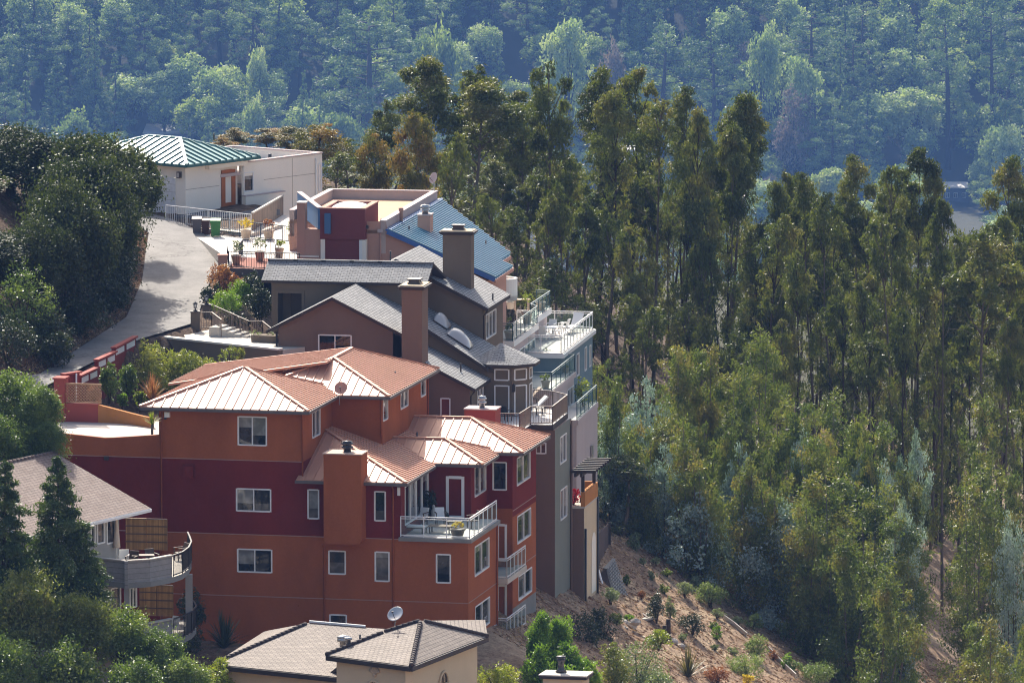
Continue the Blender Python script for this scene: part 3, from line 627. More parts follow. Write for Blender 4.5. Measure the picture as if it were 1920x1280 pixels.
    # recess balconies
    for yb in (1085, 1197):
        zs = f.front(948, yb, t1)[1]; mb = MB(f); mb.box(-3.1, .62, t1+.02, t2+.9, zs-.3, zs); o = mb.build('balcony', M['conc'], red)
        railing(o, f, [(0.02, t1+.08, zs), (.56, t1+.08, zs), (.56, t2+.8, zs)], 1.12, 1.1, 'whiterail', 'railglass')
    # downspouts
    for x, y0, y1 in ((567, 775, 900), (608, 1022, 1180), (737, 912, 1170)):
        a, zt = f.front(x, y0, -.05); zb = f.front(x, y1, -.05)[1]; downspout(red, f, [(a, -.35, zt+.1), (a, -.06, zt-.15), (a, -.06, zb)], M['orange'])
    downspout(red, f, [(.06, t1-.06, zd-.2), (.06, t1-.06, BASE+2)], M['orange'])
    a, zt = f.front(302, 770, -.05); downspout(red, f, [(a, -.35, zt), (a, -.06, zt-.2), (a, -.06, BASE+3)], M['orange'])
    a, zt = f.side(801, 700, sB+.05); downspout(red, f, [(sB+.06, tBe-.3, zA-.2), (sB+.06, tBe-.3, zD)], M['orange']); a = f.front(715, 760, tB-.05)[0]; downspout(red, f, [(a, tB-.06, zA-.2), (a, tB-.06, zD+1.4)], M['orange'])
    # small fittings
    a, z = f.front(309, 772, -.1); mb = MB(f); mb.box(a, a+.28, -.2, 0, z-.28, z); mb.build('alarm_box', M['white'], red)
    a, z = f.front(310, 782, -.1); mb = MB(f); mb.lathe((a, -.12, z-.12), [(.02, 0), (.08, .03), (.08, .12), (.02, .15)]); mb.build('floodlight', M['darkmetal'], red)
    a, z = f.front(345, 869, -.1); b, z_ = f.front(364, 895, -.1); mb = MB(f); mb.box(a, b, -.28, 0, z_, z-.12); mb.face([(a, -.28, z-.12), (b, -.28, z-.12), (b, 0, z), (a, 0, z)]); mb.build('vent_hood', M['darkred'], red)
    a, z = f.front(199, 858, -.1); mb = MB(f); mb.box(a-.1, a+.12, -.2, 0, z-.12, z+.08); mb.build('flood_lamp', M['darkmetal'], red)
    for x, y in ((558, 1135), (690, 1135)): a, z = f.front(x, y, 0); mb = MB(f); mb.box(a-.05, a+.05, -.04, 0, z-.06, z+.06); mb.build('outlet_box', M['orange'], red)
    a, z = f.side(781, 1000, 0) if 0 else f.front(747, 920, -.1); mb = MB(f); mb.box(a-.06, a+.08, -.12, 0, z-.25, z+.2); mb.build('wall_lamp', M['whiterail'], red)
    # roof pipes
    for x, y, tt_ in ((565, 745, 3.5), (727, 708, tB+4.5), (741, 698, tB+6), (782, 812, t1+4)):
        s_, z = f.front(x, y+6, tt_); pipe(red, f, (s_, tt_, z-.3), .55, .045)
    # white protective sheet on the lower right wall
    ta, za = f.side(897, 1210, 0); tb_, zb = f.side(930, 1192, 0); mb = MB(f); n_ = 10
    for i in range(n_):
        for j in range(4):
            g = lambda i_, j_: (.05+.035*sin(i_*1.7+j_*2.1), 1.6+(t1-1.7)*i_/n_, -8.4+.38*i_/n_+ (2.2-.02*i_)*j_/4+.12*sin(i_*.9))
            mb.face([g(i, j), g(i+1, j), g(i+1, j+1), g(i, j+1)], 0, None, True)
    mb.build('plastic_sheet', surf('plastic_sheet', (.62, .66, .70), .35, .5), red)
    global RED; RED = dict(zd=zd, t1=t1, sL=sL, zA=zA, sb=sb, tB=tB, aR=aR)
    p = f.w((aR+.2, tB-.9, zA-.5)); dish('satellite dish with bent mast on the gutter of the red metal roof', p, .95, .36, (-.15, -1, .55), 'pink')
build_red()
# ================================================================== other houses
def subframe(fr, s, t, ang):
    f = Frame.__new__(Frame); f.O = fr.O+fr.u*s+fr.v*t; a = math.atan2(fr.u.y, fr.u.x)+R(ang)
    f.u = Vector((cos(a), sin(a), 0)); f.v = Vector((-sin(a), cos(a), 0)); return f
TF = Frame(622, 690, 426, -10.5)
taupe = thing('gabled_house', 'taupe stucco house with grey shingle gables, turret bay and brown railed deck', 'house', TF.w((0, 5, -6)))
TD = {}
def build_taupe():
    f = TF; BASE = -12.0; SH = M['greyshingle']; rm = [SH, M['darkfascia']]
    TO = -.4
    sl, zl = f.front(499, 617, TO); sr, zr_ = f.front(753, 624, TO); s0, zp = f.front(622, 557, TO)
    zl = (zl+zr_)/2-.05; pl = (zp-zl)/(s0-sl); pr = (zp-zl)/(sr-s0)
    tb = f.side(670, 529, s0)[0]
    r = MB(f); r.plane([(sl, TO, zl), (s0, TO, zp), (s0, tb+.3, zp), (sl, tb, zl)], .2, 0, mr=1); r.plane([(s0, TO, zp), (sr, TO, zl), (sr, tb+1, zl), (s0, tb+1, zp)], .2, 0, mr=1)
    r.build('roof', rm, taupe)
    # front wall: left gable, right lower gable
    wl = f.front(522, 640, 0)[0]; wm = f.front(737, 660, 0)[0]; wr = f.front(881, 740, 0)[0]
    zm = zl-.15
    facade(taupe, f, 'f', 0, (wl, wm, BASE, zm), [M['taupe']], [(597, 627, 659, 662, 2)])
    mb = MB(f); g = [(wl, 0, zm), (wm, 0, zm), (wm, 0, zp-pr*(wm-s0)-.2), (s0, 0, zp-.2), (wl, 0, zp-pl*(s0-wl)-.2)]; mb.face(g)
    mb.face([(wl, 0, BASE), (wl, tb+2, BASE), (wl, tb+2, zm), (wl, 0, zm)]); mb.build('gable_wall', M['taupe'], taupe)
    # window surround
    a, z1 = f.front(592, 622, 0); b, z0 = f.front(664, 668, 0); mb = MB(f)
    for q in ((a, a+.12, z0, z1), (b-.12, b, z0, z1), (a+.12, b-.12, z1-.12, z1)): mb.box(q[0], q[1], -.03, 0, q[2], q[3])
    mb.build('window_trim', M['taupe'], taupe)
    # right low gable H
    eR, zE = f.front(891, 729, TO); xq, zq = f.front(819, 691, TO); ph = (zq-zE)/(eR-xq); sh = f.front(768, 660, TO)[0]; zh = zE+ph*(eR-sh); te = f.side(920, 700, eR)[0]; lx = f.front(727, 660, TO)[0]
    r = MB(f); r.plane([(sh, TO, zh), (eR, TO, zE), (eR, te, zE), (sh, te, zh)], .2, 0, mr=1); r.plane([(lx, TO, zh-ph*(sh-lx)), (sh, TO, zh), (sh, te, zh), (lx, te, zh-ph*(sh-lx))], .2, 0, mr=1); r.build('roof', rm, taupe)
    pipe(taupe, f, (f.front(864, 716, 2)[0], 2, zE+ph*(eR-f.front(864, 716, 2)[0])), .5)
    facade(taupe, f, 'f', 0, (wm, wr, BASE, zE-.1), [M['taupe']], [(826, 746, 844, 795, 1, dict(gl='maroon'))])
    a, z1 = f.front(823, 742, 0); b, z0 = f.front(847, 800, 0)
    mb = MB(f); mb.face([(wm, 0, zE-.1), (wr, 0, zE-.1), (wr, 0, zE+ph*(eR-wr)-.2), (sh, 0, zh-.2), (wm, 0, zh-.2-ph*(sh-wm))]); mb.build('gable_wall', M['taupe'], taupe)
    facade(taupe, f, 's', wr, (0, 4.4, BASE, zE-.02), [M['olive']], [(895, 728, 906, 765, 2)])
    downspout(taupe, f, [(eR-.1, -.2, zE-.2), (wr+.05, .1, zE-.5), (wr+.06, .1, BASE+6)], M['darkfascia'])
    # long entry roof K
    tK = tb-.4; k0, zk = f.front(490, 526, tK); k1, zk1 = f.front(801, 530.5, tK); zk = (zk+zk1)/2; wK = 1.9; pk = .52
    r = MB(f); r.plane([(k0, tK, zk), (k1, tK, zk), (k1, tK+wK, zk+wK*pk), (k0, tK+wK, zk+wK*pk)], .16, 0, mr=1); r.plane([(k0, tK+2*wK, zk), (k1+.4, tK+2*wK, zk), (k1, tK+wK, zk+wK*pk), (k0, tK+wK, zk+wK*pk)], .16, 0, mr=1)
    mb_c = (k0, tK+wK, zk+wK*pk+.02); r.bar(mb_c, (k1, tK+wK, zk+wK*pk+.02), .3, .1); r.face([(k1-.3, tK+.1, zk-.1), (k1-.3, tK+2*wK-.1, zk-.1), (k1-.3, tK+wK, zk+wK*pk-.1)], 1); r.build('roof', rm, taupe)
    wk0 = f.front(509, 560, tb)[0]; wk1 = f.front(800, 560, tb)[0]
    h0, hz1 = f.front(521, 549, tb); h1, hz0 = f.front(566, 630, tb)
    mb = MB(f); cells(mb, f, 'f', tb, wk0, wk1, BASE+4, zk-.05, [(h0, h1, hz0, hz1)], [(99, 0)], 1, 1.3); mb.face([(wk0, tb, BASE+4), (wk0, tb+3.6, BASE+4), (wk0, tb+3.6, zk), (wk0, tb, zk)]); mb.face([(h0, tb+1.3, hz0), (h1, tb+1.3, hz0), (h1, tb+1.3, hz1), (h0, tb+1.3, hz1)])
    mb.build('entry_wall', M['olive'], taupe)
    mb = MB(f); mb.box(h0+.55, h1-.05, tb+1.0, tb+1.06, hz0, hz1-.1); mb.build('entry_door', M['darkfascia'], taupe)
    mb = MB(f)
    for q in ((h0-.16, h0, hz0, hz1+.16), (h1, h1+.16, hz0, hz1+.16), (h0, h1, hz1, hz1+.16)): mb.box(q[0], q[1], tb-.05, tb, q[2], q[3])
    mb.build('entry_trim', M['olive'], taupe)
    # main roof J
    tj = tb+2.0; jr, zj = f.front(742, 485, tj); je, zje = f.front(915, 578, tj); pj = (zj-zje)/(je-jr); tje = f.side(957, 545, je)[0]
    r = MB(f); r.plane([(jr, tj, zj), (je, tj, zje), (je, tje, zje), (jr, tje, zj)], .22, 0, mr=1); r.plane([(jr-3.4, tj, zj-3.4*pj), (jr, tj, zj), (jr, tje, zj), (jr-3.4, tje, zj-3.4*pj)], .22, 0, mr=1); r.build('roof', rm, taupe)
    for x, y in ((732, 480), (924, 545)): a, z = f.front(x, y, tj+3); pipe(taupe, f, (a, tj+3, min(zj, zj-pj*(a-jr))-.2 if a > jr else z-.3), .6)
    wj = f.front(905, 620, tj+.4)[0]; zI0 = f.front(905, 690, 4.0)[1]
    mb = MB(f); mb.face([(jr-3, tj+.4, zI0), (wj, tj+.4, zI0), (wj, tj+.4, zj-pj*(wj-jr)-.2), (jr, tj+.4, zj-.2), (jr-3, tj+.4, zj-3*pj-.2)]); mb.face([(jr-3, tje-.4, BASE+6), (wj, tje-.4, BASE+6), (wj, tje-.4, zje), (jr, tje-.4, zj-.2), (jr-3, tje-.4, zj-3*pj-.2)]); mb.face([(jr-3, tj+.4, BASE+6), (jr-3, tje-.4, BASE+6), (jr-3, tje-.4, zj-3*pj-.2), (jr-3, tj+.4, zj-3*pj-.2)]); mb.build('gable_wall', M['olive'], taupe)
    facade(taupe, f, 's', wj, (tj+.4, tje-.3, BASE, zj-pj*(wj-jr)-.1), [M['olive']], [(911, 590, 930, 637, 3)])
    downspout(taupe, f, [(je-.1, tj+.3, zje-.2), (wj+.05, tj+.5, zje-.5), (wj+.06, tj+.5, zI0)], M['darkfascia'])
    # chimneys
    def chim(px0, px1, ytop, tt, depth, zb, label=None):
        a, zt = f.front(px0, ytop, tt); b = f.front(px1, ytop, tt)[0]
        mb = MB(f); mb.box(a, b, tt, tt+depth, zb, zt); c = mb.build('chimney', M['taupe'] if px0 < 800 else M['olive'], taupe)
        mb = MB(f); mb.box(a-.12, b+.12, tt-.12, tt+depth+.12, zt, zt+.1); mb.box(a-.2, b+.2, tt-.2, tt+depth+.2, zt+.1, zt+.2); mb.box(a-.1, b+.1, tt-.1, tt+depth+.1, zt+.2, zt+.26, 1); mb.build('chimney_cap', [M['darkfascia'], M['tan']], c)
        mb = MB(f); m_ = (a+b)/2; mb.box(m_-.36, m_+.36, tt+depth*.3, tt+depth*.7+.1, zt+.26, zt+.36); mb.box(m_-.3, m_+.3, tt+depth*.3+.05, tt+depth*.7+.05, zt+.36, zt+.5); mb.box(m_-.38, m_+.38, tt+depth*.3-.03, tt+depth*.7+.13, zt+.5, zt+.56); mb.build('flue', M['darkmetal'], c)
    chim(753, 791, 543, -1.25, 1.8, BASE); chim(830, 883, 440, tj+2.6, 1.0, zje)
    # upper lean roof I with skylights and the turret
    tI = 4.0; iE, zI = f.front(905, 684, tI); i0, zi0 = f.front(803, 617, tI); pi_ = (zi0-zI)/(iE-i0)
    r = MB(f); r.plane([(i0-1, tI, zi0+pi_), (iE+.3, tI, zI-.3*pi_), (iE+1.9, tI+2.0, zI-1.9*pi_+.45), (iE+1.9, tj+.38, zI-1.9*pi_+.45), (i0-1, tj+.38, zi0+pi_)], .22, 0, mr=1); r.build('roof', rm, taupe)
    mb = MB(f); wt = f.front(922, 720, 4.4)[0]; mb.face([(i0-1, 4.4, zE-.5), (iE, 4.4, zE-.5), (iE, 4.4, zI-.2), (i0-1, 4.4, zi0+pi_-.2)]); mb.face([(wr, 4.4, BASE), (wt, 4.4, BASE), (wt, 4.4, zI-.1), (wr, 4.4, zI-.1)]); mb.build('gable_wall', M['olive'], taupe)
    for x0, x1, tt in ((812, 838, 6.6), (838, 880, 5.4)):
        a = f.front(x0, 630, tt)[0]; b = f.front(x1, 630, tt)[0]; mb = MB(f); n = 10
        za, zb = zi0-pi_*(a-i0), zi0-pi_*(b-i0)
        mb2 = MB(f); q = .12
        for e in ((tt, tt+.06), (tt+1.3, tt+1.36)): mb2.mesh([f.w(p) for p in [(a, e[0], za-.1), (b, e[0], zb-.1), (b, e[0], zb+q), (a, e[0], za+q), (a, e[1], za-.1), (b, e[1], zb-.1), (b, e[1], zb+q), (a, e[1], za+q)]], [(0, 1, 2, 3), (4, 7, 6, 5), (3, 2, 6, 7), (0, 3, 7, 4), (1, 5, 6, 2)])
        for e, ze in ((a, za), (b-.06, zb)): mb2.box(e, e+.06, tt+.06, tt+1.3, ze-.1, ze+q)
        sk = mb2.build('skylight', M['darkmetal'], taupe)
        vs = []
        for i in range(n+1):
            for j in range(7):
                u_, v_ = i/n, j/6; hh = .55*math.sqrt(max(0, sin(math.pi*u_)))*math.sqrt(max(0, sin(math.pi*v_)))
                vs.append(f.w((a+(b-a)*u_, tt+1.36*v_, za+(zb-za)*u_+q+hh)))
        mb.mesh(vs, [(i*7+j, (i+1)*7+j, (i+1)*7+j+1, i*7+j+1) for i in range(n) for j in range(6)], 0, True); mb.build('dome', M['skyglass'], sk)
    cs = f.front(941, 720, 4.4)[0]; ap = 1.42; ct = 4.4+ap; zT = f.front(941, 684, 4.0)[1]
    zdk = f.front(1040, 803, -.2)[1]
    for k, ang in enumerate((-45, 0, 45, 90)):
        sf = subframe(f, cs, ct, ang); L = ap*.4142
        facade(taupe, sf, 'f', -ap, (-L, L, zdk, zT), [M['olive']], [])
        # openings set just proud: transom light above a glazed door
        window(taupe, sf, 'f', -ap-.03, -L+.16, L-.16, zT-.95, zT-.3, 1, gl='glass')
        window(taupe, sf, 'f', -ap-.03, -L+.16, L-.16, zdk+.1, zT-1.25, 1, gl='glass', name='glazed_door')
    r = MB(f); er = (ap+.45)/cos(math.pi/8); oc = [(cs+er*cos(math.pi/8+k*math.pi/4), ct+er*sin(math.pi/8+k*math.pi/4), zT) for k in range(8)]; tip = (cs-.35, ct+.1, zT+1.05)
    for k in range(8): r.plane([oc[k], oc[(k+1) % 8], tip], .16, 0, mr=1)
    r.build('turret_roof', rm, taupe)
    lm = MB(f); x, z = f.front(963, 728, 4.2); lm.box(x-.08, x+.08, 4.1, 4.3, z-.2, z+.15); lm.lathe((x, 4.2, z+.15), [(.14, 0), (.02, .12)], 8); lm.build('wall_lantern', M['black'], taupe)
    # deck
    pts = [f.flat(x, y, zdk+1.05) for x, y in ((939, 775), (975, 775.5), (996, 762), (1037, 762), (1065, 740), (1037, 733.5), (984, 728.5))]
    front_t = pts[3][1]; sB_ = f.front(1040, 850, front_t)[0]
    mb = MB(f); poly = [(p[0], p[1]) for p in pts]; back = [(pts[-1][0]-.2, ct), (cs-ap-.2, ct), (wr+.1, 3.9), (wr+.1, pts[0][1])]
    mb.prism(poly+back, zdk-.32, zdk, 0, 1); mb.build('deck', [M['darkfascia'], M['deck']], taupe)
    railing(taupe, f, [(p[0]-.05, p[1]+.05, zdk) for p in pts], 1.05, 1.5, 'brownrail', picket=.15, pw=.05, name='deck_railing')
    # lower body
    t1 = f.side(1070, 860, sB_)[0]; s2 = f.front(1095, 1000, t1)[0]; t2 = f.side(1119, 1000, s2)[0]
    facade(taupe, f, 'f', front_t+.1, (wr, sB_, BASE, zdk-.32), [M['taupe']], [(1004, 829, 1024, 850, 2)])
    facade(taupe, f, 's', sB_, (front_t+.1, t1, BASE, zdk-.3), [M['greygreen']], [(1050, 820, 1062, 871, 2), (1051, 919, 1063, 976, 2)])
    zB2 = f.front(1093, 953, t1)[1]
    facade(taupe, f, 'f', t1, (sB_-1, s2, BASE, zB2), [M['taupe']], [])
    facade(taupe, f, 's', s2, (t1, t2, BASE, zB2), [M['tan']], [])
    mb = MB(f); mb.box(sB_-.5, s2+.05, t1-.05, t2, zB2, zB2+.12); mb.build('balcony_floor', M['conc'], taupe)
    mb = MB(f); mb.box(s2-.2, s2+.06, t1, t2, zB2+.12, zB2+.95); mb.box(sB_, s2-.2, t2-.2, t2, zB2+.12, zB2+1.0); mb.build('balcony_parapet', M['ochre'], taupe)
    # round topped niche on the tan side wall
    na, nz1 = f.side(1109, 1000, s2); nb = f.side(1117, 1000, s2)[0]; nz0 = f.side(1112, 1110, s2)[1]; mb = MB(f)
    rr = (nb-na)/2; arc = [((na+nb)/2+rr*cos(math.pi*k/8), nz1-rr+rr*sin(math.pi*k/8)) for k in range(9)]
    mb.face([(s2+.015, a, z) for a, z in [(na, nz0)]+arc[::-1]+[(nb, nz0)]]); mb.build('arched_niche', M['cream'], taupe)
    downspout(taupe, f, [(s2+.08, t1+.1, zB2-1.2), (s2+.08, t1+.1, BASE)], M['black'], .07)
    downspout(taupe, f, [(s2+.08, t2-.1, zB2+.1), (s2+.08, t2-.1, BASE)], M['black'], .06)
    downspout(taupe, f, [(sB_+.07, t1-.15, zdk-.4), (sB_+.07, t1-.15, BASE)], M['taupe'], .07)
    downspout(taupe, f, [(wl-.08, -.1, zl-.1), (wl-.08, -.1, BASE+10)], M['darkfascia'], .06)
    # pergola
    pz = f.front(1077, 886, t1-.3)[1]; pg = MB(f)
    for k in range(8): tt = t1-.3+(t2-t1+.8)*k/7; pg.box(sB_+.1, s2+.75, tt-.06, tt+.06, pz, pz+.18)
    for s_ in (sB_+.35, s2-.1): pg.box(s_-.06, s_+.06, t1-.5, t2+.6, pz-.22, pz-.004)
    for t_ in (t1+.25, t2-.35): pg.box(s2-.2, s2-.02, t_-.09, t_+.09, zB2+.1, pz-.22)
    pg.build('pergola', M['darkfascia'], taupe)
    TD.update(zdk=zdk, cs=cs, ct=ct, t1=t1, s2=s2, t2=t2, zB2=zB2, sB=sB_, pts=pts, wl=wl)
build_taupe()
# ------------------------------------------------------------------ pink and blue house
PF = Frame(690, 490, 447, -9.5)
pink = thing('flat_roofed_house', 'pink and maroon house with walled flat roof, blue metal slope and stepped glass decks', 'house', PF.w((2, 6, -6)))
PD = {}
def build_pink():
    f = PF; BASE = -14.0
    sN, zP = f.front(723, 415, 0); tF = f.side(820, 362, sN)[0]; sl, tq = f.flat(612, 358, zP); zr_ = zP-.55
    aT = f.front(600, 391, -.6)[0]; mb = MB(f); mb.box(aT, sN, 0, 5, zr_-.2, zr_); mb.box(sl, sN, 5, tF, zr_-.2, zr_); mb.build('flat_roof', surf('tan_roof_membrane', (.48, .30, .19), .85, .2, var=.1), pink)
    mb = MB(f); th = .3
    mb.box(sN-th, sN, -.02, tF, zr_-1.4, zP); mb.box(sl, sN-th, tF-th, tF-.01, zr_-.6, zP+.003); mb.box(sl, sl+th, 5, tF-th, zr_-1, zP-.004)
    mb.build('parapet', [surf('parapet_stucco', (.50, .40, .35), .85, .2, var=.08, bump=.2)], pink)
    mb = MB(f); mb.box(sN-th-.04, sN+.05, -.06, tF+.04, zP, zP+.06); mb.box(sl-.04, sN-th-.04, tF-th-.04, tF+.04, zP+.004, zP+.062); mb.box(sl-.04, sl+th+.04, 5, tF-th-.04, zP-.002, zP+.058); mb.build('parapet_coping', M['pale'], pink)
    # maroon tower with a skylight
    a, zt = f.front(600, 391, -.6); b = f.front(684, 391, -.6)[0]; tt1 = f.side(709, 380, b)[0]; zm, zl = f.front(640, 449, -.6)[1], f.front(640, 500, -.6)[1]
    mb = MB(f); mb.box(a, b, -.6, tt1, zm, zt-.35); mb.box(a, b, -.6, -.35, zt-.35, zt); mb.box(a, b, tt1-.25, tt1, zt-.35, zt); mb.box(a, a+.25, -.35, tt1-.25, zt-.35, zt); mb.box(b-.25, b, -.35, tt1-.25, zt-.35, zt)
    mb.box(a+.25, b-.25, -.5, 3, zl-4, zm); tw = mb.build('tower', M['maroon'], pink)
    mb = MB(f); mb.box(a-.04, b+.04, -.64, -.3, zt, zt+.06); mb.box(a-.04, a+.3, -.3, tt1+.04, zt, zt+.06); mb.box(b-.3, b+.04, -.3, tt1+.04, zt, zt+.06); mb.box(a+.3, b-.3, tt1-.3, tt1+.04, zt, zt+.06); mb.build('tower_coping', M['pink'], tw)
    mb = MB(f); n = 10; vs = []
    for i in range(n+1):
        for j in range(n+1):
            u_, v_ = i/n, j/n; h = .42*(sin(math.pi*u_)*sin(math.pi*v_))**.5; vs.append(f.w((a+.3+(b-a-.6)*u_, -.2+(tt1-.2)*v_, zt-.2+h)))
    mb.mesh(vs, [(i*(n+1)+j, (i+1)*(n+1)+j, (i+1)*(n+1)+j+1, i*(n+1)+j+1) for i in range(n) for j in range(n)], 0, True); mb.build('skylight_dome', surf('skylight_white', (.72, .78, .80), .06, .9, var=.03), tw)
    # blue wall light on the tower, white pilasters, door
    x0, y0 = f.front(609, 400, -.7); x1, y1 = f.front(620, 438, -.7); mb = MB(f); mb.box(x0, x1, -.85, -.6, y1, y0); mb.build('wall_light', M['bluewall'], tw)
    mb = MB(f)
    for p, q in ((601, 609), (679, 686)): x0 = f.front(p, 470, -.6)[0]; x1 = f.front(q, 470, -.6)[0]; mb.box(x0, x1, -.58, -.1, zl-3, zm)
    mb.build('pilaster', M['cream'], tw)
    x0, y0 = f.front(674, 450, -.55); x1, _ = f.front(680, 450, -.55); window(pink, f, 'f', -.53, x0, x1, zl, y0, 1, 'white', 1, 'glass', 'entry_door', fw=.1)
    # slanting blue wall and the pink wall under it
    A = Vector(f.w((a, -.6, 0))); B = PZ(561, 361, zt); B.z = 0; d = (B-A); d.normalize(); nn = Vector((-d.y, d.x, 0))*.12; L = (B-A).length
    mb = MB(); q = [A-nn, B-nn, B+nn, A+nn]; mb.prism([(p.x, p.y) for p in q], zt-1.25, zt+.02); mb.build('blue_parapet_wall', M['bluewall'], pink)
    mb = MB(); mb.prism([(p.x, p.y) for p in [A-nn*1.3, B-nn*1.3, B+nn*1.3, A+nn*1.3]], zt+.022, zt+.07); mb.build('blue_wall_coping', M['pale'], pink)
    x0 = f.front(557, 440, -.5)[0]; zc = f.front(565, 381, -.5)[1]; x2 = f.front(572, 400, -.5)[0]; zlow = f.front(590, 470, -.5)[1]
    mb = MB(f); mb.box(x0, x2, -.5, .2, zl-4, zc); mb.box(x2, a, -.48, .15, zl-4, zt-1.26); mb.build('garden_wall', surf('rosy_stucco', (.40, .25, .19), .85, .2, var=.1, bump=.2, streak=.4), pink)
    mb = MB(f); mb.box(x0-.03, x2+.03, -.54, .24, zc, zc+.06); mb.box(x0-.02, a-.1, -.62, -.46, zl+.55, zl+.62); mb.build('wall_coping', M['cream'], pink)
    # front wall and the blue metal slope
    st, ztp = f.front(726, 434, -.3); se, ze = f.front(928, 524, -.3); pb = (ztp-ze)/(se-st); ts = f.side(962, 501, se)[0]; tf = f.side(825, 402, st)[0]
    se2 = f.front(939, 486, ts)[0]; te2 = f.side(957, 474, se2)[0]
    mb = MB(f); w0 = b; mb.face([(w0, 0, zl-4), (se-.5, 0, BASE), (se-.5, 0, ze-.1), (st, 0, ztp-.15), (sN, 0, zP-.01), (w0, 0, zP-.01)]); mb.build('wall', M['pink'], pink)
    r = MB(f); RB = .6; zz = lambda s_: ztp-pb*(s_-st)
    r.plane([(st, -.3, ztp), (se, -.3, ze), (se, ts, ze), (st, ts, ztp)], .12, 0, RB, mr=1, rw=.14, rh=.2, mrib=3); r.plane([(st, ts, ztp), (se2, ts, zz(se2)), (se2, te2, zz(se2)), (st, tf, ztp)], .12, 0, RB, mr=1, rw=.14, rh=.2, mrib=3)
    r.bar((st, -.33, ztp-.02), (se, -.33, ze-.02), .08, .26, 2); r.bar((st+.05, -.3, ztp+.08), (st+.05, tf, ztp+.08), .3, .1, 2); r.build('blue_roof', [M['blueroof'], M['pale'], surf('blue_flashing', (.04, .13, .38), .4, .5), surf('blue_seam_shade', (.09, .21, .29), .4, .5)], pink)  # rib colour darker than the panels: seam shadow put into the colour
    gutter(pink, f, [((se, -.3, ze), (se, ts, ze)), ((se2, ts, zz(se2)), (se2, te2, zz(se2)))], 'pink', .2, .12)
    facade(pink, f, 's', se-.5, (0, ts+.5, BASE, ze-.12), [M['pink']], []); facade(pink, f, 's', se2-.5, (ts+.5, te2-.3, BASE, zz(se2)-.12), [M['pink']], [])
    mb = MB(f); mb.face([(se2-.5, te2-.3, BASE), (st, tf-.3, BASE), (st, tf-.3, ztp-.15), (se2-.5, te2-.3, zz(se2)-.12)]); mb.face([(st, tf-.3, BASE), (sl, tF+.01, BASE), (sl, tF+.01, zr_), (st, tF+.01, zr_)]); mb.build('rear_wall', M['pink'], pink); facade(pink, f, 's', sl, (5, tF, BASE+8, zr_), [M['pink']], []); facade(pink, f, 'f', 5, (sl, sN, BASE+8, zr_-.01), [M['pink']], [])
    for x, y, t_ in ((767, 455, 2.5), (911, 455, 9)): s_ = f.front(x, y, t_)[0]; pipe(pink, f, (s_, t_, zz(s_)-.05), .45)
    # chimney
    c0, zc1 = f.front(783, 404, 4.5); c1 = f.front(806, 404, 4.5)[0]
    mb = MB(f); mb.box(c0, c1, 4.5, 5.6, zz(c1)-1, zc1); c_ = mb.build('chimney', M['pink'], pink); mb = MB(f); mb.box(c0-.05, c1+.05, 4.45, 5.65, zc1, zc1+.06); mb.build('chimney_cap', M['pale'], c_); flue(c_, f, ((c0+c1)/2, 5.0, zc1+.05), .24, .58, 'metal')
    # roof fittings
    x, z = f.front(752, 395, 4); mb = MB(f); mb.lathe((x, 4, zr_), [(.1, 0), (.1, .75), (.15, .76), (.15, .95), (.02, .96)], 10); mb.build('vent_pipe', M['pink'], pink)
    x, z = f.front(713, 398, 2.2); mb = MB(f); mb.box(x, x+.4, 2.2, 2.7, zr_, zr_+.45); mb.build('roof_vent', M['pale'], pink); mb = MB(f); mb.tube([(x+.6, 2.4, zr_), (x+.6, 2.4, zr_+.4)], .05); mb.build('vent_pipe', M['darkmetal'], pink)
    x, z = f.front(713, 430, -.1); mb = MB(f); mb.prism([(x-.16, -.16), (x+.16, -.16), (x+.16, 0), (x-.16, 0)], z-.2, z); mb.build('rain_head', M['pale'], pink); downspout(pink, f, [(x, -.08, z-.2), (x, -.08, zl-1)], M['pink'], .05)
    x, z = f.front(688, 425, -.1); mb = MB(f); mb.box(x-.06, x+.08, -.2, 0, z-.12, z+.08); mb.build('floodlight', M['darkmetal'], pink)
    dish('satellite dish on a short white post at the corner of the pink parapet', f.w((sN-.15, tF-.3, zP)), .85, .36, (-.75, -.6, .35), 'pale', back=.05)
    # curved white balcony wall under the eave
    ca = f.flat(944, 556, ze-2.2); mb = MB(f); zb = ze-2.2; rr = .95; cx_, ct_ = ca[0]-.25, ca[1]+.95
    arc = [(cx_+rr*sin(R(a_)), ct_-rr*cos(R(a_))) for a_ in range(0, 181, 12)]; arc2 = [(cx_+(rr-.16)*sin(R(a_)), ct_-(rr-.16)*cos(R(a_))) for a_ in range(0, 181, 12)]
    for k in range(len(arc)-1): mb.prism([arc[k], arc[k+1], arc2[k+1], arc2[k]], zb-.3, zb+1.05)
    mb.prism(arc, zb-.3, zb-.02); mb.build('curved_balcony', M['white'], pink)
    # stepped decks: (name, floor corner px,py, t of that corner)
    z3 = f.front(961, 642, 0)[1]
    D = [f.flat(x, y, z3+1.07) for x, y in ((940, 606), (961, 606.5), (1007, 574), (995, 569.5), (1031, 545.5), (955, 542.5))]
    mb = MB(f); L0 = se-.5; mb.prism([(L0, D[1][1]-.1), (D[1][0]+.1, D[1][1]-.1), (D[2][0]+.1, D[2][1]), (D[3][0]+.1, D[3][1]), (D[4][0]+.1, D[4][1]+.1), (L0, D[5][1]+.1)], z3-.34, z3, 0, 1); mb.build('deck', [M['white'], M['deck']], pink)
    railing(pink, f, [(D[0][0]-.9, D[1][1], z3)]+[(p[0], p[1], z3) for p in D[1:5]]+[(L0, D[5][1], z3)], 1.07, 1.5, 'tealrail', 'railglass', name='deck_railing')
    s3, t3 = D[1][0]-.1, D[1][1]
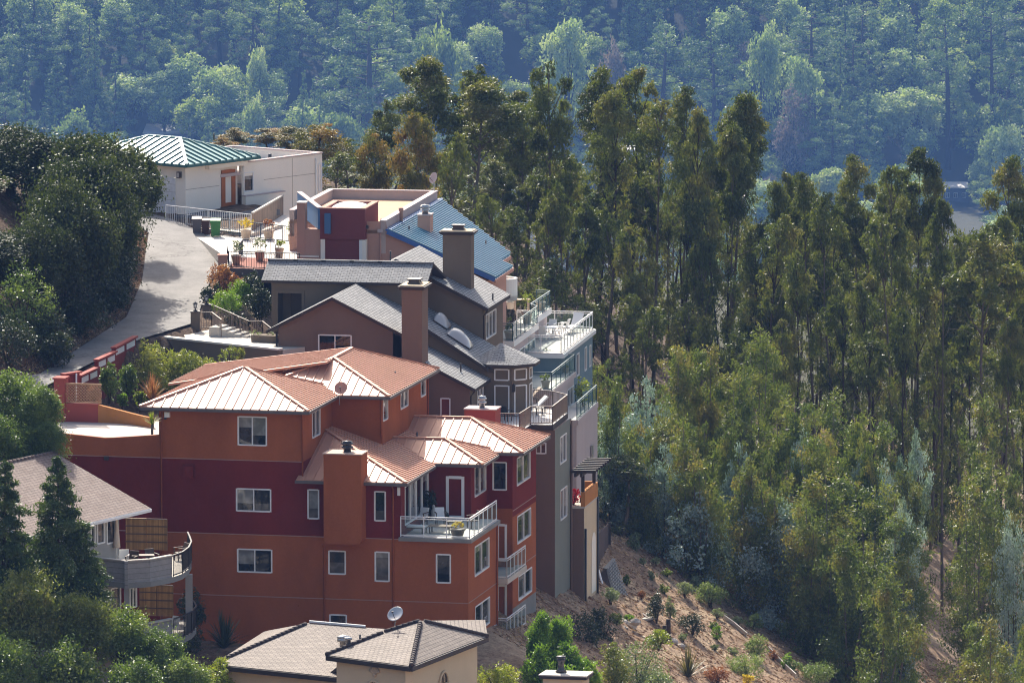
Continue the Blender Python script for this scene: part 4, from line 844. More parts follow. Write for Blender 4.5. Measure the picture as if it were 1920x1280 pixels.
    facade(pink, f, 's', s3, (t3, D[2][1], BASE, z3-.34), [M['pale']], [(974, 655, 1003, 690, 3, dict(gl='tealglass'))])
    facade(pink, f, 'f', t3, (L0-.5, s3, BASE, z3-.34), [M['pale']], []); facade(pink, f, 's', D[3][0]-.1, (D[3][1], D[4][1], BASE, z3-.34), [M['pale']], [])
    # lower deck
    tc = -1.2; z4 = f.front(1035, 735, tc)[1]; E = [f.flat(x, y, z4+1.07) for x, y in ((978, 697.5), (1034, 698.5), (1077, 664.5), (1010, 664))]
    mb = MB(f); mb.prism([(s3-1.5, E[1][1]-.1), (E[1][0]+.1, E[1][1]-.1), (E[2][0]+.1, E[2][1]+.1), (s3-1.5, E[2][1]+.1)], z4-.3, z4, 0, 1); mb.build('deck', [M['pale'], M['deck']], pink)
    railing(pink, f, [(E[0][0], E[1][1], z4), (E[1][0], E[1][1], z4), (E[2][0], E[2][1], z4), (E[3][0], E[2][1], z4)], 1.07, 1.7, 'tealrail', 'railglass', name='deck_railing')
    s4 = E[1][0]-.05
    facade(pink, f, 's', s4, (E[1][1], E[2][1], BASE, z4-.3), [M['pale']], [(1064, 731, 1075, 766, 2)]); facade(pink, f, 'f', E[1][1], (s3-3, s4, BASE, z4-.3), [M['pale']], [])
    # lowest deck
    td = 1.0; z5 = f.front(1084, 787, td)[1]; G = [f.flat(x, y, z5+1.07) for x, y in ((1084, 752), (1118.5, 721.5))]
    mb = MB(f); mb.prism([(s4, td-.1), (G[0][0]+.1, td-.1), (G[1][0]+.1, G[1][1]+.1), (s4, G[1][1]+.1)], z5-.3, z5, 0, 1); mb.build('deck', [M['pale'], M['deck']], pink)
    railing(pink, f, [(G[0][0], td, z5), (G[1][0], G[1][1], z5), (s4, G[1][1], z5)], 1.07, 1.5, 'tealrail', 'railglass', name='deck_railing')
    facade(pink, f, 's', G[0][0]-.02, (td, G[1][1], BASE, z5-.3), [M['pale']], []); facade(pink, f, 'f', td, (s4-1, G[0][0]-.02, BASE, z5-.3), [M['pale']], []); facade(pink, f, 'f', G[1][1], (s4-1, G[0][0]-.02, BASE, z5-.3), [M['pale']], [])
    ds = G[0][0]+.05; mb = MB(f); a_, z_ = f.side(1109, 843, ds); mb.box(ds-.03, ds+.05, a_, a_+.5, z_-.5, z_+.25); mb.build('wall_vent', M['metal'], pink)
    PD.update(z3=z3, D=D, z4=z4, E=E, z5=z5, G=G, zP=zP)
build_pink()
# ------------------------------------------------------------------ blue grey house with white furniture
blue = thing('terraced_house', 'blue grey house whose flat roof is a white railed sun terrace above the eucalyptus', 'house', PF.w((11, 12, -8)))
BD = {}
def build_blue():
    f = PF; t0 = 7.0; z = f.front(1052, 662, t0)[1]; s = f.front(1052, 662, t0)[0]; t1 = f.side(1111, 624, s)[0]; BASE = -15
    s0 = s-6
    facade(blue, f, 's', s, (t0, t1, BASE, z-.25), [M['bluegrey']], [(1081, 664, 1086, 706, 1), (1096, 652, 1100, 696, 1), (1105, 648, 1108, 688, 1)])
    facade(blue, f, 'f', t0, (s0, s, BASE, z-.25), [M['bluegrey']], []); facade(blue, f, 'f', t1, (s0, s, BASE, z-.25), [M['bluegrey']], [])
    mb = MB(f); mb.box(s0, s+.14, t0-.14, t1+.14, z-.25, z, 0); mb.build('terrace_floor', [surf('terrace_tile', (.55, .50, .46), .7, .3, var=.08, vs=2)], blue)
    mb = MB(f); mb.box(s+.14, s+.2, t0-.2, t1+.2, z-.3, z-.05); mb.box(s0, s+.14, t0-.2, t0-.14, z-.3, z-.05); mb.build('fascia', M['whiterail'], blue)
    railing(blue, f, [(s0+1, t0, z), (s, t0, z), (s, t1, z), (s0+1.2, t1, z)], 1.07, 1.3, 'whiterail', 'railglass', name='terrace_railing')
    BD.update(s=s, t0=t0, t1=t1, z=z)
build_blue()
# ------------------------------------------------------------------ white house with the teal roof
HF = Frame(348, 385, 469, 52)
white = thing('modern_house', 'cream white stucco house with a teal standing seam roof and orange front door', 'house', HF.w((4, 4, 9)))
HD = {}
def build_white():
    f = HF; zg = f.front(430, 389, .3)[1]; BASE = zg-6
    zE = f.front(348, 309, -.6)[1]; rE = f.front(488, 287, -.6)[0]
    sc1 = f.front(453, 340, 0)[0]; s1 = f.front(604, 300, 0)[0]; zt = f.front(604, 287, 0)[1]; sdo = f.front(390, 330, 0)[0]
    t_l = 9.0
    # door wall, with porch fascia
    a, za = f.front(416, 320, .3); b, zb = f.front(441, 389, .3)
    facade(white, f, 'f', 0, (0, sdo+1.2, BASE, zE-.05), [M['cream']], []); facade(white, f, 'f', .35, (sdo+1.2, sc1, BASE, zE-.1), [M['cream']], [])
    window(white, f, 'f', .30, a, b, zg, za, 1, 'orangedoor', 1, 'glass', 'front_door', fw=.32)
    mb = MB(f); x0 = f.front(388, 312, -.15)[0]; mb.box(x0, sc1+.2, -.35, .4, zE-.52, zE-.12); mb.build('porch_fascia', M['cream'], white)
    # garage side
    facade(white, f, 's', 0, (0, t_l, BASE, zE-.05), [M['cream']], [], inw=1)
    g0 = f.side(329, 360, 0)[0]; zgt = f.side(329, 333, 0)[1]; mb = MB(f); mb.box(-.04, .02, g0, g0+5, zg-.3, zgt); mb.build('garage_door', boards('white_garage_door', (.72, .74, .76), .5, True, .03, .03), white)
    x, z = f.side(336, 328, -.1); mb = MB(f); mb.box(-.22, -.02, x-.13, x+.13, z-.2, z+.2); l_ = mb.build('wall_lantern', M['darkmetal'], white); mb = MB(f); mb.box(-.23, -.22, x-.09, x+.09, z-.14, z+.14); mb.build('lamp_glass', M['skyglass'], l_)
    # long wall to the right with window
    facade(white, f, 'f', 0, (sc1, s1, BASE, zt-.08), [M['cream']], [(457, 324, 475, 360, 1)])
    tr = 5.5
    facade(white, f, 's', s1, (0, tr+2, BASE, zt-.08), [M['cream']], [(597, 305, 597.5, 306, 1)] if 0 else [])
    mb = MB(f); zz0 = zt-.5
    for q in ((sc1, s1, 0, .25), (s1-.25, s1, .25, tr+2), (sc1, s1-.25, tr+1.75, tr+2)): mb.box(q[0]+.01, q[1]-.01, q[2]+.01, q[3]-.01, zz0-.4, zt-.02)
    mb.box(sc1-2, s1, .1, tr+2, zz0-.3, zz0-.1, 1); mb.build('flat_roof', [M['cream'], M['pale']], white)
    mb = MB(f); mb.box(sc1, s1+.04, -.06, .28, zt-.02, zt+.06); mb.box(s1-.28, s1+.04, .28, tr+2, zt-.02, zt+.06); mb.box(sc1, s1-.28, tr+1.72, tr+2, zt-.02, zt+.06); mb.build('parapet_coping', M['pale'], white)
    x, z = f.front(506, 292, 3); pipe(white, f, (x, 3, zz0-.1), .5, .12)
    # narrow tall window near the far corner
    x0, y0 = f.front(597, 307, -.02); x1 = f.front(604, 307, -.02)[0]; yb = f.front(597, 358, 0)[1]; window(white, f, 'f', -.03, x0, x1-.08, yb, y0, 1, gl='tealglass')
    downspout(white, f, [(f.front(593, 300, -.1)[0], -.07, zt-.3), (f.front(593, 300, -.1)[0], -.07, BASE+2)], M['cream'], .05); downspout(white, f, [(sc1+.1, -.07, zE-.6), (sc1+.1, -.07, zg-1)], M['cream'], .04)
    # score joints
    SJ = surf('joint_shadow_gap', (.38, .34, .29), .9, .1); zj = f.front(380, 352, 0)[1]; zk = f.front(520, 334, 0)[1]; xx = f.front(548, 330, 0)[0]
    for q in ((.02, sdo+1.1, -.012, zj-.015, zj+.015), (sc1+2.2, s1-.6, -.012, zk-.015, zk+.015), (xx-.015, xx+.015, -.014, zk+.016, zt-.1), (xx-.015, xx+.015, -.014, BASE+2, zk-.016)): mb = MB(f); mb.box(q[0], q[1], q[2], 0, q[3], q[4]); mb.build('score_joint', SJ, white)
    # teal roof
    r = MB(f); hip(r, -.6, rE, -.6, t_l+.3, zE, .33, .62, 0, rw=.08, rh=.09, mr=1, mrib=1); o = r.build('roof', [M['teal'], M['tealdark']], white)
    gutter(white, f, [((-.6, -.6, zE), (rE, -.6, zE)), ((-.6, -.6, zE), (-.6, t_l+.3, zE))], 'tealdark', .16, .14)
    mb = MB(f); mb.box(-.5, rE-.1, -.5, .4, zE-.2, zE-.13); mb.box(-.5, .3, .41, t_l, zE-.2, zE-.13); mb.build('soffit', M['white'], white)
    x, z = f.front(408, 287, 2); pipe(white, f, (x, 2.3, zE+.33*2.9-.05), .45, .05)
    # porch floor and low parapet
    x0 = f.front(392, 392, -.2)[0]; mb = MB(f); mb.box(-1.2, sc1+.2, -3.0, -.02, zg-.35, zg); mb.build('porch_floor', surf('slate_paving', (.12, .12, .13), .8, .3), white)
    p0 = f.front(452, 357, -.12); 
    mb = MB(f); L = f.front(530, 375, -.12)[0]; zp = f.front(500, 363, -.12)[1]; mb.box(sc1+.05, L, -.3, -.02, BASE+3, zp); mb.build('low_wall', M['cream'], white); mb = MB(f); mb.box(sc1+.03, L+.03, -.34, .0, zp, zp+.06); mb.build('low_wall_coping', M['pale'], white)
    HD.update(zg=zg, sc1=sc1, L=L, zp=zp)
build_white()
# ------------------------------------------------------------------ house with the round balconies (lower left)
LF = Frame(268, 951, 391.5, 60)
left = thing('balcony_house', 'grey house with brown tiled gable roof and two rounded balconies one above the other', 'house', LF.w((-4, 4, -8)))
LD = {}
def build_left():
    f = LF; BASE = -16.0; ze = f.front(268, 951, 0)[1]; w_ = 5.6; pt = .42; L = 12.0; OV = .5
    r = MB(f); r.plane([(-L, -OV, ze), (0, -OV, ze), (0, w_, ze+(w_+OV)*pt), (-L, w_, ze+(w_+OV)*pt)], .14, 0, mr=1); r.plane([(-L, 2*w_+OV, ze), (0, 2*w_+OV, ze), (0, w_, ze+(w_+OV)*pt), (-L, w_, ze+(w_+OV)*pt)], .14, 0, mr=1)
    for k in range(34): # ridge tiles
        x = -L+k*.36; r.lathe((x, w_, ze+(w_+OV)*pt-.02), [(.13, 0), (.11, .34)], 8, 0, ax=f.u)
    r.build('roof', [M['brownshingle'], M['white']], left)
    gutter(left, f, [((-L, -OV, ze), (0, -OV, ze)), ((0, -OV, ze), (0, w_, ze+(w_+OV)*pt))], 'winframe', .14, .1, 'bargeboard')
    wall = surf('grey_siding_wall', (.30, .29, .27), .8, .2, var=.08, bump=.2)
    E = -1.4
    z2 = LF.front(200, 1090, -2.0)[1]
    facade(left, f, 'f', .6, (-L+.3, E, BASE, ze-.05), [wall], [(182, 974, 196, 1020, 1, dict(horiz=())), (200, 968, 216, 1020, 1, dict(name='glazed_door')), (170, 985, 178, 1020, 1), (208, 1103, 226, 1150, 1, dict(name='glazed_door')), (243, 1102, 256, 1140, 2)])
    mb = MB(f); mb.face([(E, .6, BASE), (E, 2*w_-.3, BASE), (E, 2*w_-.3, ze), (E, w_, ze+w_*pt), (E, .6, ze)]); mb.face([(-L+.3, .6, BASE), (-L+.3, 2*w_-.3, BASE), (-L+.3, 2*w_-.3, ze), (-L+.3, w_, ze+w_*pt), (-L+.3, .6, ze)]); mb.build('gable_wall', wall, left)
    # upper balcony; outline from its slab edge
    def balcony(zpix, pts, panel, railp, screen, lab):
        z = f.front(zpix[0], zpix[1], -2.4)[1]
        W = [PZ(x, y, z) for x, y in pts]; q = [(p.x, p.y) for p in W]
        back = [PZ(352, pts[-1][1]-9, z), f.w((E-.3, .6, z)), f.w((-7.5, .6, z))]
        mb = MB(); mb.prism(q+[(p[0], p[1]) for p in back], z-.3, z, 0, 1); o = mb.build('balcony', [M['greyconc'], M['conc']], left)
        n = panel
        for k in range(n):
            A, B = W[k], W[k+1]; d = (B-A).normalized(); nn = Vector((-d.y, d.x, 0))*.08
            m2 = MB(); m2.prism([(p.x, p.y) for p in (A+nn, B+nn, B+nn*2.2, A+nn*2.2)], z-.32, z+1.12); m2.build('balustrade_panel', M['wood'], o)
            m2 = MB(); m2.prism([(p.x, p.y) for p in (A-nn*.3, B-nn*.3, B+nn*3, A+nn*3)], z+1.121, z+1.18); m2.build('handrail_cap', M['conc'], o)
        m2 = MB(); A = W[1]; m2.box(A.x-.09, A.x+.09, A.y-.12, A.y+.1, z-.34, z+1.15); m2.build('corner_post', M['wood'], o)
        railing(o, WF, [(p.x, p.y, z) for p in W[n:]]+[(back[0].x, back[0].y, z)], 1.15, .9, 'black', picket=.13, pw=.05, rail=.08)
        return o, z, W
    o, zA, W = balcony((237, 1092), ((178, 1086), (237, 1092), (283, 1089), (325, 1081), (342, 1075), (354, 1066), (359, 1055), (356, 1046)), 3, 4, 0, '')
    o2, zB, W2 = balcony((237, 1213), ((178, 1208), (237, 1212), (283, 1208), (325, 1200), (345, 1194), (360, 1186), (368, 1176), (365, 1168)), 3, 4, 0, '')
    p = W[5]; q = W2[5]; mb = MB(); mb.box(p.x-.18, p.x+.18, p.y-.1, p.y+.25, zB, zA-.3); mb.build('balcony_post', wall, left); p = W[1]; mb = MB(); mb.box(p.x-.14, p.x+.14, p.y+.3, p.y+.6, zB, zA-.3); mb.build('balcony_post', wall, left); 
    for x, yb, zz in ((316, 1020, zA), (318, 1160, zB)): p = PZ(x, yb+25, zz); mb = MB(); mb.box(p.x-.08, p.x+.08, p.y, p.y+.2, BASE, zz-.3) if zz == zB else None; (mb.build('balcony_post', wall, left) if zz == zB else None)
    # bamboo screens
    for (x0, x1, yt, zz) in ((236, 314, 969, zA), (262, 325, 1093, zB)):
        a = PZ(x0, yt+60, zz); b = PZ(x1, yt+62, zz); h = P(x1, yt+3, b.y).z
        d = (b-a).normalized(); nn = Vector((-d.y, d.x, 0))*.04
        for k in range(2):
            A, B = a.lerp(b, k/2+.01*k), a.lerp(b, (k+1)/2); mb = MB(); mb.prism([(p.x, p.y) for p in (A-nn, B-nn, B+nn, A+nn)], zz, h-.05*k); s_ = mb.build('bamboo_screen', M['bamboo'], left)
            mb = MB()
            for fz in (.25, .5, .75, .985): mb.bar((A.x-nn.x*1.6, A.y-nn.y*1.6, zz+(h-zz)*fz), (B.x-nn.x*1.6, B.y-nn.y*1.6, zz+(h-zz)*fz), .05, .05)
            mb.build('screen_batten', M['furn'], s_)
    LD.update(zA=zA, zB=zB, W=W, W2=W2)
build_left()
# ------------------------------------------------------------------ tan house (bottom)
tan = thing('tan_house', 'tan stucco house with pale tiled hip roof, scallop shell ornament and arched window', 'house', P(640, 1290, 379))
ND = {}
def build_tan():
    Y0 = 376.0; BASE = -18.0
    zE = P(665, 1272, Y0).z; hp = lambda x, y: PZ(x, y, zE)
    A, B = hp(400, 1244), hp(668, 1272)                    # low left eave
    zE2 = zE+1.18; hp2 = lambda x, y: PZ(x, y, zE2)
    C, D, E = hp2(612, 1227), hp2(771, 1248), hp2(914, 1192)   # taller right block
    r = MB(); r_ = [M['tanshingle'], M['darkfascia']]
    def top(x, y, Y): return P(x, y, Y)
    dv = (Vector((D.x, D.y, 0))-Vector((C.x, C.y, 0))).normalized(); nv = Vector((-dv.y, dv.x, 0))
    ap = P(789, 1163, D.y+7.0); pn = (D-C).cross(ap-C).normalized(); rd_ = ray(722, 1184); rb = CAMP+rd_*(pn.dot(C-CAMP)/pn.dot(rd_))
    # right block: front slope, right slope
    back = hp2(905, 1150)
    r.plane([C, D, ap, rb], .22, 0, mr=1); r.plane([D, E, ap], .22, 0, mr=1); bk = E+nv*3+Vector((-2, 3, 0)); r.plane([E, bk, ap], .22, 0, mr=1); r.plane([rb, ap, ap+Vector((1.5, 4, -1.6)), rb+Vector((1, 4, -1.6))], .22, 0, mr=1)
    r.build('roof', r_, tan)
    # left block
    l0, l1 = P(580, 1167, A.y+6.0), P(690, 1176, A.y+5.6)
    r = MB(); ev = (B-A).normalized(); B2 = B.copy(); 
    r.plane([A, B2, Vector((l1.x+1.6, l1.y-.4, l1.z-.05)), l1, l0], .22, 0, mr=1); b2 = l0+Vector((-2.5, 4.5, zE-l0.z)); b3 = l1+Vector((1, 4.5, zE-l1.z)); r.plane([A, l0, b2], .22, 0, mr=1); r.plane([l0, l1, b3, b2], .22, 0, mr=1); r.build('roof', r_, tan)
    # hip tiles
    def tiles(a, b):
        m = MB(); d = (b-a); n = int(d.length/.34); d.normalize()
        for k in range(n): m.lathe(tuple(a+d*(k*.34)+Vector((0, 0, .02))), [(.135, 0), (.105, .36)], 8, ax=d)
        m.build('hip_tile', M['tanshingle'], tan)
    tiles(A, l0); tiles(D, ap); tiles(E, ap); tiles(rb, ap); tiles(C, rb)
    # walls
    mb = MB(); ins = .45
    def wq(a, b, z1):  # wall under an eave edge, set in
        d = (b-a).normalized(); q = Vector((-d.y, d.x, 0)); q = q if q.y > 0 else -q
        a2, b2_ = a+q*ins+d*.3, b+q*ins-d*.3; mb.face([(a2.x, a2.y, BASE), (b2_.x, b2_.y, BASE), (b2_.x, b2_.y, z1), (a2.x, a2.y, z1)]); return a2, b2_, d, q
    wl = wq(A, B, zE-.1); wc = wq(C, D, zE2-.1); wd = wq(D, E, zE2-.1)
    a, b = wc[1], wd[0]; mb.face([(a.x, a.y, BASE), (b.x, b.y, BASE), (b.x, b.y, zE2-.1), (a.x, a.y, zE2-.1)])
    c = wc[0]; mb.face([(c.x, c.y, BASE), (c.x+1.2, c.y+5, BASE), (c.x+1.2, c.y+5, zE2-.1), (c.x, c.y, zE2-.1)]); mb.build('wall', M['tan'], tan)
    # small dark return roof at the end of the low eave
    r = MB(); q0 = hp(617, 1266); t_ = P(640, 1243, C.y+.35); r.plane([hp(616, 1262), hp(672, 1263), P(655, 1249, c.y+.1), t_], .15, 0, mr=1); r.build('porch_roof', r_, tan)
    mb = MB()
    for p, q in ((A, B), (C, D), (D, E)): mb.bar(p-Vector((0, 0, .16)), q-Vector((0, 0, .16)), .14, .24)
    mb.build('gutter', M['darkfascia'], tan)
    # scallop ornament
    d, q = wc[2], wc[3]; s = P(704, 1256, (wc[0].y+wc[1].y)/2); k_ = (s-wc[0]).dot(d); o = wc[0]+d*k_; o = Vector((o.x, o.y, s.z-.12))-q*.03
    mb = MB(); X, Y_ = d, Vector((0, 0, 1))
    for k in range(7):
        th = R(20+k*140/6); tip = o+X*(.34*cos(th))+Y_*(.34*sin(th)); mb.tube([tuple(o-Y_*.1), tuple(o+X*(.2*cos(th))+Y_*(.2*sin(th))), tuple(tip)], [.035, .07, .085], 7)
    mb.lathe(tuple(o-Y_*.12), [(.02, -.05), (.1, -.02), (.1, .05), (.02, .08)], 10, ax=-q); mb.build('shell_ornament', surf('shell_plaster', (.5, .42, .32), .8, .2), tan)
    # arched windows
    for (x, y, wd_, w_, hgt) in ((845, 1278, wd, .55, .62), (702, 1290, wc, .5, .5)):
        d, q = wd_[2], wd_[3]; o = P(x, y, (wd_[0].y+wd_[1].y)/2); k_ = (o-wd_[0]).dot(d); o2 = wd_[0]+d*k_; o2 = Vector((o2.x, o2.y, o.z-.1))-q*.05
        arc = [o2+d*(w_*cos(math.pi*k/12))+Vector((0, 0, hgt*sin(math.pi*k/12))) for k in range(13)]; mb = MB(); mb.tube([tuple(p) for p in arc], .07, 6); mb.tube([tuple(arc[0]), tuple(arc[0]-Vector((0, 0, 1.2)))], .07); mb.tube([tuple(arc[-1]), tuple(arc[-1]-Vector((0, 0, 1.2)))], .07); mb.tube([tuple(o2), tuple(o2+Vector((0, 0, hgt)))], .025); mb.tube([tuple(arc[0]), tuple(arc[-1])], .025); fr_ = mb.build('arched_window', M['tan'], tan)
        mb = MB(); mb.face([tuple(p+q*.03) for p in [arc[0]-Vector((0, 0, 1.2))]+arc+[arc[-1]-Vector((0, 0, 1.2))]]); mb.build('pane', M['glass'], fr_)
    # roof fittings: flue pair with flashing, white gutter strip at the ridge
    def onroof(x, y, Y): return P(x, y, Y)
    p = P(653, 1218, C.y+1.2); mb = MB(); mb.lathe((p.x, p.y, p.z-.25), [(.45, 0), (.2, .22), (.13, .3), (.13, .8), (.21, .81), (.21, .9), (.02, .93)], 12); mb.build('flue', M['metal'], tan)
    p = P(644, 1200, C.y+2.2); mb = MB(); mb.lathe((p.x, p.y, p.z-.5), [(.2, 0), (.2, .45), (.33, .46), (.33, .62), (.28, .64), (.34, .66), (.34, .72), (.02, .8)], 14); mb.build('turbine_vent', M['metal'], tan)
    p = P(675, 1196, C.y+3); pipe(tan, WF, (p.x, p.y, p.z-.3), .5)
    mb = MB(); mb.bar(l0+Vector((0, 0, .08)), P(685, 1175, l1.y)+Vector((0, 0, .05)), .12, .1); mb.build('ridge_flashing', M['winframe'], tan)
    p = P(740, 1181, ap.y-.4); dish('big satellite dish on tripod feet on the ridge of the tan tiled roof', tuple(p-Vector((0, 0, .15))), .98, .44, (-.45, -.75, .75), 'metal', back=.2)
build_tan()
# ================================================================== foliage
def ground_hit(px, py, y0=355.0, y1=3400.0):
    d = ray(px, py); ys = np.arange(y0, y1, .5); k = ys/d.y; x = d.x*k; z = CZ+d.z*k; b = np.nonzero(z < terr(x, ys))[0]
    i = b[0] if len(b) else len(ys)-1
    return Vector((float(x[i]), float(ys[i]), tz(float(x[i]), float(ys[i]))))
def leaf_data(clumps, n, L, W, seed, droop=0.0, outw=.5, shell=.5, topb=.2, varc=.3, tw=9, twr=.16, jit=.1):
    g = np.random.default_rng(seed); C = np.array(clumps, float)
    w_ = C[:, 3]*C[:, 4]+C[:, 3]*C[:, 5]+C[:, 4]*C[:, 5]; w_ /= w_.sum()
    nt_ = max(1, n//tw); k = g.choice(len(C), nt_, p=w_); d = g.normal(size=(nt_, 3)); d /= np.linalg.norm(d, axis=1)[:, None]
    fl = g.random(nt_) < topb; d[fl, 2] = np.abs(d[fl, 2])
    rad = (shell+(1-shell)*g.random(nt_)**.6)*g.normal(1, jit, nt_); tp = C[k, :3]+d*rad[:, None]*C[k, 3:]
    tv = .5+(g.random(len(C))[k]-.5)*2*varc+g.normal(0, .10, nt_)
    i = np.repeat(np.arange(nt_), tw); N = len(i)
    rmean = C[k, 3:].mean(1)[i]
    p = tp[i]+g.normal(size=(N, 3))*(twr*rmean)[:, None]*np.array([1, 1, .8])
    a = d[i]*outw+g.normal(size=(N, 3))*.6+np.array([0, 0, -droop]); a /= np.linalg.norm(a, axis=1)[:, None]
    b = np.cross(a, g.normal(size=(N, 3))); b /= np.linalg.norm(b, axis=1)[:, None]+1e-9
    ll = L*g.uniform(.6, 1.3, N); ww = W*g.uniform(.7, 1.25, N)
    var = np.clip(tv[i]+g.normal(0, .10, N), 0, 1)
    return p, a, b, ll, ww, var
def leaf_me(name, data, mat):
    if not isinstance(data, list): data = [data]
    p, a, b, ll, ww, var = [np.concatenate([d[i] for d in data]) for i in range(6)]
    N = len(p); v = np.empty((N, 4, 3)); h = a*(ll*.5)[:, None]; s = b*(ww*.5)[:, None]
    v[:, 0] = p-h; v[:, 1] = p+s; v[:, 2] = p+h; v[:, 3] = p-s
    me = bpy.data.meshes.new(name); me.vertices.add(4*N); me.vertices.foreach_set('co', v.reshape(-1).astype(np.float32))
    me.loops.add(4*N); me.loops.foreach_set('vertex_index', np.arange(4*N, dtype=np.int32)); me.polygons.add(N); me.polygons.foreach_set('loop_start', np.arange(0, 4*N, 4, dtype=np.int32))
    me.update(calc_edges=True); at = me.attributes.new('var', 'FLOAT', 'POINT'); at.data.foreach_set('value', np.repeat(var, 4).astype(np.float32))
    me.materials.append(mat); return me
def addo(name, me, parent): o = bpy.data.objects.new(name, me); COL.objects.link(o); o.parent = parent; return o
def tomesh(mb, name, mat):
    o = mb.build(name, mat, None, (0, 0, 0)); me = o.data; bpy.data.objects.remove(o); return me
LM = {}
LM['euc'] = leafmat('eucalyptus_leaves', [(.050,.062,.020),(.080,.100,.030),(.120,.142,.042),(.160,.172,.055),(.190,.170,.065)], .5, .3, .25)
LM['eucjuv'] = leafmat('juvenile_eucalyptus_leaves', [(.070,.100,.035),(.110,.145,.045),(.150,.180,.055),(.200,.205,.065),(.240,.190,.075)], .5, .3, .3)
LM['eucblue'] = leafmat('blue_eucalyptus_leaves', [(.152, .204, .129), (.238, .313, .248), (.345, .419, .377), (.431, .506, .463), (.323, .345, .152)], .5, .3, .18, (1, 1.2, .8))
LM['eucred'] = leafmat('bronze_eucalyptus_leaves', [(.075, .083, .024), (.128, .128, .038), (.195, .158, .048), (.270, .165, .053), (.315, .165, .060)], .5, .3, .25)
LM['oak'] = leafmat('oak_leaves', [(.031, .042, .017), (.049, .065, .025), (.073, .090, .031), (.105, .124, .046)], .55, .25, .2)
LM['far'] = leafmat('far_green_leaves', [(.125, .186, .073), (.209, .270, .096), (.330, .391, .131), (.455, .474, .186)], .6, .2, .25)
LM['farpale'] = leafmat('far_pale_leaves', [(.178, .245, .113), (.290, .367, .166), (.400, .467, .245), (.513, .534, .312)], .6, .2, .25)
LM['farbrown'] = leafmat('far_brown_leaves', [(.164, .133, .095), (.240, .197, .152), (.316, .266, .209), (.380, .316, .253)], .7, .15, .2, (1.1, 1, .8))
LM['conifer'] = leafmat('conifer_needles', [(.090, .143, .059), (.143, .205, .080), (.213, .285, .107), (.302, .355, .143)], .6, .2, .15)
LM['bright'] = leafmat('bright_green_leaves', [(.081, .149, .021), (.127, .218, .029), (.184, .287, .040), (.253, .356, .057)], .42, .5, .35)
LM['shrub'] = leafmat('garden_green_leaves', [(.062, .100, .025), (.100, .150, .035), (.150, .206, .050), (.213, .250, .075)], .4, .5, .3)
LM['lime'] = leafmat('lime_leaves', [(.110, .140, .020), (.170, .210, .030), (.240, .270, .045), (.330, .330, .080)], .42, .5, .35)
LM['sage'] = leafmat('sage_leaves', [(.112, .150, .075), (.175, .219, .112), (.237, .275, .156), (.312, .344, .213)], .55, .4, .2)
LM['bamboo'] = leafmat('bamboo_leaves', [(.110, .140, .030), (.170, .200, .045), (.250, .260, .070), (.360, .330, .120)], .4, .5, .35)
LM['rust'] = leafmat('rusty_leaves', [(.200, .085, .040), (.290, .130, .060), (.360, .190, .090), (.420, .270, .130)], .5, .4, .3, (1.3, 1.1, .7))
LM['red'] = leafmat('red_flowers', [(.420, .012, .020), (.550, .020, .030), (.600, .040, .060)], .5, .4, .2, (1.2, .7, .7))
LM['yellow'] = leafmat('yellow_leaves', [(.420, .300, .030), (.550, .400, .040), (.600, .470, .080)], .5, .4, .35)
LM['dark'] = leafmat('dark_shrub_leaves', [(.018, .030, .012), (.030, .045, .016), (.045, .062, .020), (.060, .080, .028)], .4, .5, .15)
def clump_ball(w, h, n, seed, z0=0.0, k=.34, lowest=-.55):
    r = random.Random(seed); C = []
    for i in range(n):
        th = r.uniform(0, 6.283); ph = math.acos(r.uniform(lowest, 1)); q = r.uniform(.45, .72)
        rr = r.uniform(.7, 1.15)*k
        C.append((q*w/2*sin(ph)*cos(th), q*w/2*sin(ph)*sin(th), z0+h*.5+q*h*.5*cos(ph), rr*w/2*1.1, rr*w/2*1.1, rr*h/2*1.1))
    C.append((0, 0, z0+h*.5, w*.32, w*.32, h*.34)); return C
def bush(name, label, cat, base, w, h, mat, n=900, L=.16, W=.08, seed=1, group=None, z0=.05, droop=0.0, clumps=9, stem=True, tw=7, k=.36):
    t = thing(name, label, cat, base, group)
    me = leaf_me('foliage', leaf_data(clump_ball(w, h, clumps, seed, z0-.12*h, k, -.95), n, L, W, seed, droop, tw=tw), LM[mat]); addo('foliage', me, t)
    if stem:
        r = random.Random(seed); mb = MB(); b = Vector(base)
        for i in range(4): a = r.uniform(0, 6.28); mb.tube([b-Vector((0, 0, .15)), b+Vector((cos(a)*w*.1, sin(a)*w*.1, h*.3)), b+Vector((cos(a)*w*.25, sin(a)*w*.25, h*.62))], .03+.012*w, 5, r2=.01)
        mb.build('stem', M['bark'], t)
    return t
